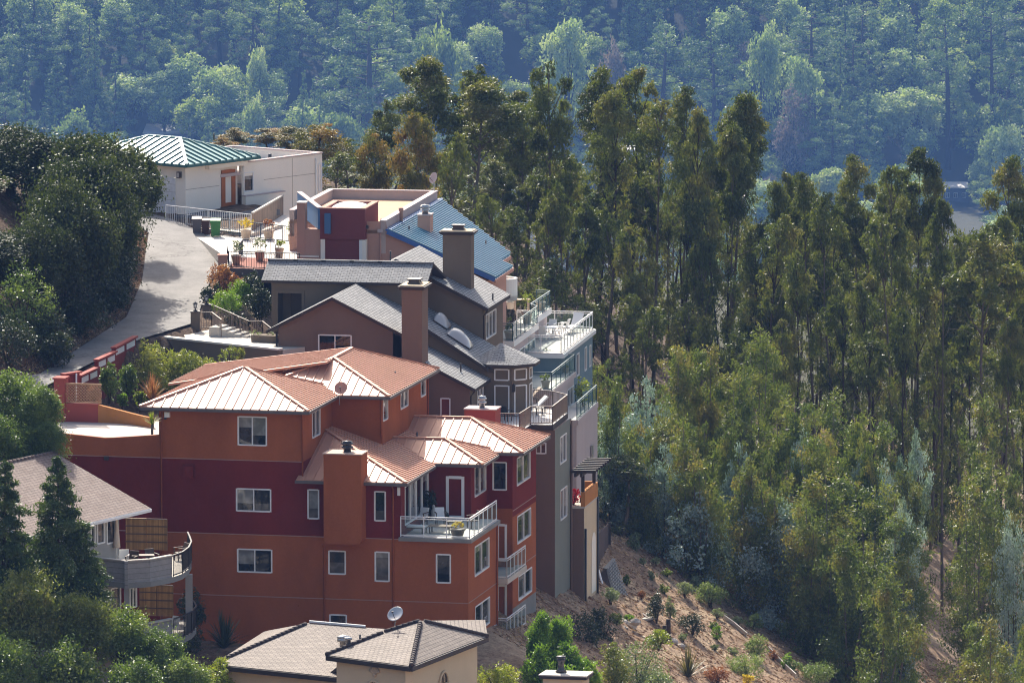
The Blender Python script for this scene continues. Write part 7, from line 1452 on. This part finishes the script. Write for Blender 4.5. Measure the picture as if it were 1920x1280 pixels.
# corner of a white eave at the left edge
p = P(0, 838, 396); e = thing('grey_cottage', 'corner of a grey roofed cottage cut by the left edge', 'house', tuple(p+Vector((-3, 2, -5)))); r = MB(); q = P(31, 845, 396); r.plane([q, q+Vector((-.3, 5, -.1)), q+Vector((-5, 5, 2.1)), q+Vector((-4.7, 0, 2.2))], .25, 0, mr=1); r.build('roof', [M['brownshingle'], M['winframe']], e); mb = MB(); mb.box(q.x-6, q.x-.6, q.y+.4, q.y+4.6, q.z-9, q.z-.1); mb.build('wall', surf('cottage_wall', (.4, .39, .37), .8, .2), e)
# ================================================================== oaks, hedges, foreground trees, slope planting
for k_ in range(3): PROTO.setdefault('oak', []).append(broad_proto(400+k_, h=8.5, w=10.0, n=30000, mat='oak', L=.25, W=.14, z0=.02, clumps=70, droop=.15, k=.2, twr=.2, jit=.26))
for k_ in range(3): PROTO.setdefault('leafy', []).append(broad_proto(420+k_, h=6.0, w=5.0, n=15000, mat='shrub', L=.17, W=.085, z0=.03, clumps=50, droop=.1, k=.2, twr=.28, jit=.16, deep=14))
def tree_on(kind, px, pyt, Y, wpx, label, cat='tree', group=None, name=None, zb=None):
    p = P(px, pyt, Y); b = tz(p.x, Y) if zb is None else zb; return tree(kind, (p.x, Y, b), max(1.2, p.z-b), wpx*Y/F, label, cat, group, name)
for px, pt, Y, w_, lb in ((165, 232, 447, 310, 'large dark dense oak overhanging the bend of the road'), (20, 228, 449, 260, 'large dark oak at the left edge behind the overhanging one'), (245, 262, 455, 130, 'smaller oak at the right of the dark oak mass, beside the teal roof'), (168, 275, 438.5, 250, 'dark oak in front of the two large ones'), (62, 400, 426.5, 200, 'dark oak lower on the bank at the left edge'), (190, 352, 440, 190, 'low dark oak at the road edge, under the large one'), (-60, 420, 425, 240, 'dark oak mostly cut off by the left edge'), (132, 322, 431, 250, 'dark oak nearest the shaded part of the road'), (-120, 300, 436, 300, 'oak outside the left edge shading the road')):
    tree_on('oak', px, pt, Y, w_, lb, group='oaks on the bank above the road', name='oak_tree')
BK = 'shrubs on the dark bank above the road'
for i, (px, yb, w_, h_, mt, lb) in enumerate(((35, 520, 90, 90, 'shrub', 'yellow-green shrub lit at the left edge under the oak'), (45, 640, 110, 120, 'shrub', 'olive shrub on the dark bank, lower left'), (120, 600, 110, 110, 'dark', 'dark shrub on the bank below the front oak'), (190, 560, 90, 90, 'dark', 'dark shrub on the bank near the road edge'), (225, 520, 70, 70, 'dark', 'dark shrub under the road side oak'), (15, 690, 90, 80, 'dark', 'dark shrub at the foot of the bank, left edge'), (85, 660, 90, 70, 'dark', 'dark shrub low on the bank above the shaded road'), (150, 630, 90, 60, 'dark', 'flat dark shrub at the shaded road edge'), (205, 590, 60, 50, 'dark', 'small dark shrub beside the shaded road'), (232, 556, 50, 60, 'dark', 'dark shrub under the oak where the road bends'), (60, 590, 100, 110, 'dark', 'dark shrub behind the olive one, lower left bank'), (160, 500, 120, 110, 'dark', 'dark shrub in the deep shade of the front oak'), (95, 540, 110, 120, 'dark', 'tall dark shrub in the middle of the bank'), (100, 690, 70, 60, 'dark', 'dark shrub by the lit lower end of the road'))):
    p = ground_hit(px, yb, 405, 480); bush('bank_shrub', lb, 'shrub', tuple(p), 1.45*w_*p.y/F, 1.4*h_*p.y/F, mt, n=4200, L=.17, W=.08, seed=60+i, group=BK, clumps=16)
# foreground trees, lower left
LM['olive'] = leafmat('olive_green_leaves', [(.078, .098, .023), (.130, .156, .036), (.195, .215, .058), (.273, .247, .078)], .42, .45, .3)
LM['redwood'] = leafmat('redwood_needles', [(.036, .060, .022), (.060, .096, .031), (.096, .138, .042), (.144, .180, .060)], .5, .4, .2)
PROTO['olivebush'] = [broad_proto(430+k_, h=6.0, w=6.0, n=20000, mat='olive', L=.19, W=.075, z0=.02, clumps=60, droop=.3, trunkm='greybark', k=.18, twr=.3, jit=.2, deep=14) for k_ in range(2)]
PROTO['redwood'] = [conifer_proto(440+k_, h=8.0, w=4.6, n=34000, mat='redwood', L=.24, W=.075, ragged=.22, base=.02, powr=.82, cl=.33, twr=.3, deep=14) for k_ in range(3)]
FG = 'foreground trees at the lower left'
for kd, px, pt, Y, w_, nm, ct, lb in (('leafy', 30, 676, 398, 150, 'broadleaf_tree', 'tree', 'bright green leafy tree at the left edge beside the drive'), ('leafy', 76, 712, 396, 100, 'broadleaf_tree', 'tree', 'bright green leafy tree nearest the drive end'), ('leafy', -10, 760, 394, 130, 'broadleaf_tree', 'tree', 'leafy tree cut by the left edge above the tiled roof'),
        ('leafy', 92, 778, 395, 90, 'broadleaf_tree', 'tree', 'lower leafy tree between the drive end and the tiled roof'), ('leafy', 40, 775, 395.5, 130, 'broadleaf_tree', 'tree', 'leafy tree filling the corner above the tiled roof'), ('leafy', 60, 735, 397, 120, 'broadleaf_tree', 'tree', 'leafy tree standing between two others beside the drive'),
        ('redwood', 106, 858, 379, 165, 'conifer_tree', 'tree', 'feathery conifer in front of the brown tiled roof'), ('redwood', 2, 866, 378, 165, 'conifer_tree', 'tree', 'feathery conifer at the left edge in front of the tiled roof'), ('redwood', 160, 985, 379.5, 110, 'conifer_tree', 'tree', 'small feathery conifer beside the round balcony'),
        ('olivebush', 60, 1045, 375, 200, 'broadleaf_tree', 'tree', 'olive leaved tree with bare grey branches in the lower left corner'), ('olivebush', -20, 1080, 374, 220, 'broadleaf_tree', 'tree', 'olive leaved tree cut by the lower left corner'), ('olivebush', 150, 1090, 375, 160, 'broadleaf_tree', 'tree', 'olive leaved tree under the round balcony'),
        ('leafy', 225, 1120, 376, 150, 'broadleaf_tree', 'tree', 'green leafy tree in front of the lower balcony'), ('leafy', 300, 1165, 375, 130, 'broadleaf_tree', 'tree', 'green leafy tree at the right end of the lower balcony'), ('leafy', 120, 1180, 371, 200, 'broadleaf_tree', 'tree', 'green leafy tree at the bottom edge, left'), ('leafy', 345, 1215, 373, 130, 'broadleaf_tree', 'tree', 'green leafy tree at the bottom edge beside the tan roof'), ('leafy', 250, 1215, 370, 160, 'broadleaf_tree', 'tree', 'green leafy tree at the bottom edge, middle one of three'), ('leafy', 20, 1180, 370, 160, 'broadleaf_tree', 'tree', 'dusty green tree in the bottom left corner')):
    tree_on(kd, px, pt, Y, w_, lb, ct, FG, nm, zb=P(px, 1150 if kd == 'redwood' else pt+w_*1.2, Y).z)
def pbush(nm, lb, px, yb, Y, w_, h_, mt, sd_, n=2200, L=.15, W=.07, grp=None, cl=16, droop=0): return bush(nm, lb, 'shrub', tuple(P(px, yb, Y)), w_*Y/F, h_*Y/F, mt, n=n, L=L, W=W, seed=sd_, group=grp, clumps=cl, droop=droop)
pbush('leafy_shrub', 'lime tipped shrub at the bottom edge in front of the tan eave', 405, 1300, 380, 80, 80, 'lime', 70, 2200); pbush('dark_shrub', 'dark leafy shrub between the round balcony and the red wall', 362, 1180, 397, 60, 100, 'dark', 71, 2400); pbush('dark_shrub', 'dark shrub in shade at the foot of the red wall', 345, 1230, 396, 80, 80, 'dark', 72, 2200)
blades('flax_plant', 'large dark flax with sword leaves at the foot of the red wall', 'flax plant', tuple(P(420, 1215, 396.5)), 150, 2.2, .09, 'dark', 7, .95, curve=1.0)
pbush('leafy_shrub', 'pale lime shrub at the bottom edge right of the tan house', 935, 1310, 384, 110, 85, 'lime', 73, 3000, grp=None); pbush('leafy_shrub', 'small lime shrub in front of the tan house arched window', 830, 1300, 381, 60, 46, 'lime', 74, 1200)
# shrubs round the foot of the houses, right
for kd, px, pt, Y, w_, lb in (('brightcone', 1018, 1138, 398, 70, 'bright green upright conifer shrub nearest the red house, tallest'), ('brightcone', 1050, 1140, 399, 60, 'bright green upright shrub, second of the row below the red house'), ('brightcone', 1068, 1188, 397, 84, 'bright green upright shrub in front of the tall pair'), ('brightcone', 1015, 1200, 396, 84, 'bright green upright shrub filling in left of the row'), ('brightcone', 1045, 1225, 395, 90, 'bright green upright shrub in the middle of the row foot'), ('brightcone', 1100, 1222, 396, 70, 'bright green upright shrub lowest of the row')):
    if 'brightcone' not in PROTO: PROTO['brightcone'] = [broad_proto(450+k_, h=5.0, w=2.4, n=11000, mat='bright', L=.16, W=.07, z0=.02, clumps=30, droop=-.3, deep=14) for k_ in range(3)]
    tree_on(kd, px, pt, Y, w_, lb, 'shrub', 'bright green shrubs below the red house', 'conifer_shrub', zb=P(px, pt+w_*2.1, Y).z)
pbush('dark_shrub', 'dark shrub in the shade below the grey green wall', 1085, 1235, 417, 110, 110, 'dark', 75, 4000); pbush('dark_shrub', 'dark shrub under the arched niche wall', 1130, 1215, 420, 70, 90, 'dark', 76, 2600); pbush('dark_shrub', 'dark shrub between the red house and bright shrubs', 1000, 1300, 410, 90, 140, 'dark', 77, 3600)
pbush('sage_shrub', 'big grey green shrub at the bottom centre right', 1195, 1300, 409, 150, 135, 'sage', 78, 5200, cl=26); pbush('sage_shrub', 'rounded olive shrub right of the bright conifer shrubs', 1150, 1290, 407, 80, 100, 'olive', 79, 2800); pbush('olive_shrub', 'yellow-green shrub on top of the big grey green one', 1235, 1215, 414, 60, 40, 'lime', 80, 1300); pbush('sage_shrub', 'sage shrub by the bottom edge under the flax', 1240, 1310, 405, 90, 60, 'sage', 81, 2200)
LM['flax'] = leafmat('flax_leaves', [(.050, .050, .030), (.090, .085, .040), (.150, .130, .060), (.220, .180, .090)], .45, .4, .2)
blades('flax_plant', 'spiky flax plant with arching leaves on the slope at the bottom edge', 'flax plant', tuple(ground_hit(1290, 1270)), 120, 1.9, .085, 'flax', 9, .8, curve=.5)
SH = [(1190, 1032, 30, 30, 'sage', 'feathery green shrub highest on the bare slope'), (1206, 1061, 14, 12, 'sage', 'tiny green tuft below the highest slope shrub'), (1231, 1062, 16, 14, 'sage', 'tiny grey tuft right of the green one high on the slope'), (1250, 1082, 20, 15, 'lime', 'lime yellow mound, upper of the two on the slope'), (1222, 1088, 16, 16, 'sage', 'small grey lavender left of the upper lime mound'), (1175, 1097, 14, 18, 'shrub', 'small green tuft beside the block wall'), (1245, 1114, 19, 16, 'lime', 'lime yellow mound, lower of the two on the slope'), (1203, 1125, 14, 14, 'rust', 'small orange tipped tuft on the slope'), (1231, 1172, 30, 56, 'dark', 'upright dark shrub beside the timber steps'), (1257, 1160, 18, 38, 'sage', 'thin grey shrub right of the upright dark one'), (1284, 1120, 32, 28, 'sage', 'grey green shrub in the middle of the slope'), (1305, 1106, 22, 26, 'sage', 'feathery pale shrub at the edge of the trees'), (1332, 1142, 52, 46, 'sagegreen', 'large round pale green shrub in the middle of the slope'), (1345, 1163, 22, 16, 'sage', 'small grey shrub just below the large round one'), (1298, 1190, 42, 40, 'dark', 'dusty dark shrub left of the slope centre'), (1338, 1182, 16, 14, 'shrub', 'tiny green tuft beside the dusty dark shrub'), (1344, 1200, 20, 26, 'bright', 'small bright green shrub in the lower slope'), (1384, 1170, 22, 14, 'sage', 'low grey mound by the pale edging, upper'), (1411, 1182, 36, 26, 'sagegreen', 'round pale green shrub by the pale edging'), (1281, 1205, 16, 14, 'sage', 'grey tuft above the spiky flax'), (1375, 1228, 20, 14, 'sage', 'small grey mound above the three big ones'), (1419, 1236, 42, 38, 'sagegreen', 'round green shrub, topmost of the big three near the bottom'), (1402, 1270, 66, 46, 'sagegreen', 'widest green shrub of the big three near the bottom'), (1476, 1256, 18, 34, 'bright', 'upright bright green sprig by the lower edging'), (1487, 1262, 32, 20, 'sagegreen', 'low green shrub beside the bright sprig'), (1530, 1285, 62, 44, 'sagegreen', 'large pale green shrub at the bottom edge'), (1345, 1282, 44, 34, 'rust', 'brown dry shrub at the bottom edge'), (1403, 1286, 22, 20, 'yellow', 'small bright yellow shrub at the bottom edge'), (1340, 1222, 14, 12, 'sage', 'tiny silver tuft in the lower slope'), (1450, 1240, 16, 16, 'rust', 'dry brown tuft by the lower edging'), (1155, 1172, 26, 22, 'shrub', 'green tuft among the rocks'), (1178, 1168, 18, 14, 'bright', 'bright green tuft among the rocks'), (1145, 1135, 30, 30, 'sage', 'dusty shrub left of the block wall')]
LM['sagegreen'] = leafmat('pale_green_leaves', [(.120, .168, .060), (.180, .240, .090), (.240, .300, .120), (.324, .360, .168)], .5, .35, .25)
for i, (px, yb, w_, h_, mt, lb) in enumerate(SH):
    p = ground_hit(px, yb); q = p.y/F; bush('slope_shrub', lb, 'shrub', tuple(p), w_*q*1.35, h_*q*1.25, mt, n=int(260+w_*h_*1.1), L=.12, W=.05, seed=90+i, group='shrubs on the dry slope', clumps=6+int(w_/5))
# straw mulch and litter on the slope: nobody could count it
g = np.random.default_rng(3); n_ = 60000; x = g.uniform(-1, 34, n_); y = g.uniform(404, 478, n_); z = terr(x, y)+.02
a = g.normal(size=(n_, 3))*np.array([1, 1, .28]); a[:, 2] -= .55*a[:, 0]; a /= np.linalg.norm(a, axis=1)[:, None]; b = np.cross(a, g.normal(size=(n_, 3))); b /= np.linalg.norm(b, axis=1)[:, None]
LM['straw'] = leafmat('straw_mulch', [(.160, .085, .045), (.300, .190, .110), (.440, .320, .190), (.580, .460, .300)], .8, .15, .1, (1.1, 1, .8))
o = bpy.data.objects.new('dry_grass', leaf_me('dry_grass', (np.stack([x, y, z], 1), a, b, g.uniform(.12, .55, n_), g.uniform(.03, .11, n_), g.random(n_)), LM['straw'])); COL.objects.link(o); tag(o, 'dry straw and leaf litter scattered over the slope', 'dry grass', kind='stuff')
n_ = 9000; y = g.uniform(406, 470, n_); x = np.interp(y, *ROADL)-g.exponential(1.5, n_)-.1; z = terr(x, y)+.04; a = g.normal(size=(n_, 3)); a /= np.linalg.norm(a, axis=1)[:, None]; b = np.cross(a, g.normal(size=(n_, 3))); b /= np.linalg.norm(b, axis=1)[:, None]
o = bpy.data.objects.new('leaf_litter', leaf_me('leaf_litter', (np.stack([x, y, z], 1), a, b, g.uniform(.1, .35, n_), g.uniform(.04, .1, n_), g.random(n_)*.7), LM['straw'])); COL.objects.link(o); tag(o, 'dry grass and leaf litter along the edge of the road', 'leaf litter', kind='stuff')
# ------------------------------------------------------------------ built things on the slope
def slab4(mb, q, th, m=0):
    n = (q[1]-q[0]).cross(q[3]-q[0]).normalized()*th; v = list(q)+[p+n for p in q]; mb.mesh(v, [(0, 1, 2, 3), (7, 6, 5, 4), (0, 4, 5, 1), (1, 5, 6, 2), (2, 6, 7, 3), (3, 7, 4, 0)], m)
q = [P(1136, 1066, 440), P(1150, 1048, 444), P(1176, 1122, 438), P(1157, 1141, 434)]
bw = thing('block_wall', 'leaning grey wall of split concrete blocks stepping down the slope', 'retaining wall', tuple(q[3])); mb = MB(); nr, nc = 15, 5
nrm = (q[1]-q[0]).cross(q[3]-q[0]).normalized(); nrm = nrm if nrm.y < 0 else -nrm
for i in range(nr):
    for j in range(nc+1):
        off = .5*(i % 2); u0, u1 = max(0, (j-off)/nc), min(1, (j+1-off)/nc)
        if u1-u0 < .02: continue
        L_ = lambda u, v: (q[0].lerp(q[1], u)).lerp(q[3].lerp(q[2], u), v)
        e = .012; u0 += e; u1 -= e; v0, v1 = i/nr+.006, (i+1)/nr-.006; c4 = [L_(u0, v0), L_(u1, v0), L_(u1, v1), L_(u0, v1)]; cc = (c4[0]+c4[2])/2+nrm*.16
        mb.mesh(c4+[p.lerp(cc, .25)+nrm*.1 for p in c4], [(0, 1, 5, 4), (1, 2, 6, 5), (2, 3, 7, 6), (3, 0, 4, 7), (4, 5, 6, 7)])
mb.build('blocks', M['greyconc'], bw); mb = MB(); slab4(mb, [p-nrm*.02 for p in q], .5 if (q[1]-q[0]).cross(q[3]-q[0]).dot(nrm) < 0 else -.5); mb.build('core', M['darkfascia'], bw)
mb = MB(); slab4(mb, [P(1131, 1064, 440.5), P(1149, 1045, 445), P(1152, 1047, 444.2), P(1138, 1066, 439.8)], .25); mb.build('coping', M['greyconc'], bw)
fw = thing('board_fence', 'short brown board fence between the pale wall and the slope', 'fence', tuple(P(1132, 1060, 447))); A, B = P(1122, 1064, 445), P(1141, 1046, 452); za_, zb_ = P(1122, 1000, 445).z, P(1141, 982, 452).z; mb = MB(); N = 9
for k in range(N):
    u, v = A.lerp(B, k/N), A.lerp(B, (k+.93)/N); t0_ = za_+(zb_-za_)*k/N; mb.prism([(u.x, u.y), (v.x, v.y), (v.x-.05, v.y+.02), (u.x-.05, u.y+.02)], min(A.z, B.z)-1, t0_)
mb.build('boards', M['brownfence'], fw); mb = MB(); mb.box(B.x-.02, B.x+.14, B.y, B.y+.14, B.z-1, zb_+.1); mb.build('post', M['black'], fw)
mb = MB(); mb.tube([P(1122, 1068, 438), P(1128, 1090, 437.5), P(1134, 1112, 437)], .07, 8); tag(mb.build('drain_pipe', M['white'], loc=tuple(P(1128, 1090, 437.5))), 'white drain pipe lying against the base of the block wall', 'pipe')
ts_ = thing('timber_steps', 'rough timber steps with side boards below the block wall', 'steps', tuple(ground_hit(1185, 1150)))
mb = MB()
for k, (x, y) in enumerate(((1163, 1128), (1172, 1137), (1183, 1146), (1193, 1153), (1204, 1160))):
    p = P(x, y, 437-k*.7); mb.bar((p.x-.3, p.y-.3, p.z), (p.x+.75, p.y+.5, p.z), .4, .12)
mb.build('tread', M['conc'], ts_)
for (x0, y0, x1, y1, Y0, Y1) in ((1176, 1118, 1214, 1152, 441, 437.5), (1152, 1142, 1160, 1150, 435, 434.6), (1196, 1146, 1213, 1160, 435.5, 434.5)): mb = MB(); mb.bar(P(x0, y0, Y0), P(x1, y1, Y1), .12, .3); mb.build('side_board', M['furn'], ts_)
for i, (x, yt, yb, Y) in enumerate(((1246, 1172, 1198, 427), (1253, 1160, 1192, 428))):
    a, b = P(x, yb+8, Y), P(x, yt, Y); mb = MB(); mb.tube([a, b], .15, 9, r2=.14); tag(mb.build('log_post', M['bark'], loc=tuple(a)), ('shorter', 'taller')[i]+' of two dark log posts on the slope', 'post', 'log posts on the slope')
for i, (x, y, s_, lb) in enumerate(((1150, 1160, .5, 'pale rock nearest the timber steps'), (1163, 1168, .62, 'largest pale rock of the group below the steps'), (1178, 1174, .5, 'pale rock right of the largest one'), (1140, 1170, .45, 'pale rock left of the largest one'), (1190, 1166, .38, 'small pale rock under the steps'), (1168, 1180, .4, 'flat pale rock in front of the group'), (1262, 1204, .4, 'grey rock below the log posts'), (1276, 1212, .34, 'small grey rock by the flax'))):
    p = P(x, y, 431-i*.3) if i < 6 else ground_hit(x, y); r_ = random.Random(i); mb = MB(); vs = []
    for a_ in range(5):
        for k in range(8): th = k*.785; ph = -1.2+a_*.62; rr = s_*r_.uniform(.75, 1.1); vs.append(p+Vector((cos(th)*cos(ph)*rr, sin(th)*cos(ph)*rr*.8, sin(ph)*rr*.6)))
    fs = [(a_*8+k, a_*8+(k+1) % 8, a_*8+8+(k+1) % 8, a_*8+8+k) for a_ in range(4) for k in range(8)]+[tuple(range(32, 40)), tuple(range(7, -1, -1))]; mb.mesh(vs, fs); tag(mb.build('rock', surf('pale_rock_%d' % i, (.42, .38, .33), .9, .2, var=.25, vs=2, bump=.4, bs=6), loc=tuple(p)), lb, 'rock', 'rocks on the slope')
for i, pl in enumerate((((1357, 1163), (1378, 1178), (1400, 1196)), ((1440, 1224), (1465, 1246), (1492, 1272)))):
    pts = [ground_hit(x, y)+Vector((0, 0, .12)) for x, y in pl]; mb = MB(); [mb.bar(u, v, .07, .3) for u, v in zip(pts[:-1], pts[1:])]; tag(mb.build('edging_board', M['conc'], loc=tuple(pts[0])), ('upper', 'lower')[i]+' pale edging board along the bottom of the dry slope', 'edging', 'edging boards')
# ------------------------------------------------------------------ houses far across the valley
def farhouse(px, py, wpx, hpx, roof, wall, lb, Y=None, az=0, dpx=.5):
    p = ground_hit(px, py, 900) if Y is None else P(px, py, Y); q = p.y/F; w_, h_ = wpx*q, hpx*q; t = thing('far_house', lb, 'house', tuple(p)); f = subframe(WF0, p.x, p.y, az); dpt = w_*dpx
    win_z = p.z+h_*.45; mb = MB(f); hs = [(-w_/2+w_*(k+.2)/4, -w_/2+w_*(k+.7)/4, p.z+h_*.25, p.z+h_*.62) for k in range(4)]
    cells(mb, f, 'f', 0, -w_/2, w_/2, p.z-4, p.z+h_, hs, [(9999, 0)], 1, .3); mb.face([(-w_/2, 0, p.z-4), (-w_/2, dpt, p.z-4), (-w_/2, dpt, p.z+h_), (-w_/2, 0, p.z+h_)]); mb.face([(w_/2, 0, p.z-4), (w_/2, dpt, p.z-4), (w_/2, dpt, p.z+h_), (w_/2, 0, p.z+h_)]); mb.face([(-w_/2, dpt, p.z-4), (w_/2, dpt, p.z-4), (w_/2, dpt, p.z+h_), (-w_/2, dpt, p.z+h_)]); mb.build('wall', surf('far_wall_%d' % px, wall, .85, .2), t)
    for h in hs: window(t, f, 'f', .1, *h, n=2, fw=.12)
    mb = MB(f); e = w_*.05; mb.plane([(-w_/2-e, -e, p.z+h_), (w_/2+e, -e, p.z+h_), (w_/2, dpt+e, p.z+h_+dpt*.18), (-w_/2, dpt+e, p.z+h_+dpt*.18)], .35); mb.build('roof', surf('far_roof_%d' % px, roof, .6, .4), t)
farhouse(318, 266, 92, 17, (.50, .50, .52), (.22, .22, .23), 'grey house with a shining flat roof beyond the teal roof', dpx=.75); farhouse(1785, 378, 62, 26, (.62, .56, .48), (.10, .11, .13), 'dark house with pale flat roof at the foot of the far hillside', dpx=.6); farhouse(1378, 392, 40, 22, (.5, .42, .34), (.52, .42, .33), 'tan house seen through the gap right of the tall grove', 1900); farhouse(930, 372, 60, 18, (.66, .66, .68), (.3, .3, .32), 'pale roofed house glimpsed between grove trunks, left', 1850); farhouse(1180, 300, 50, 20, (.6, .6, .62), (.35, .35, .36), 'pale house glimpsed between grove trunks, middle', 1900); farhouse(1560, 20, 70, 20, (.45, .42, .42), (.4, .37, .35), 'house among trees at the top of the far hillside'); farhouse(1905, 70, 60, 30, (.6, .6, .62), (.62, .6, .58), 'white house at the top right of the far hillside')
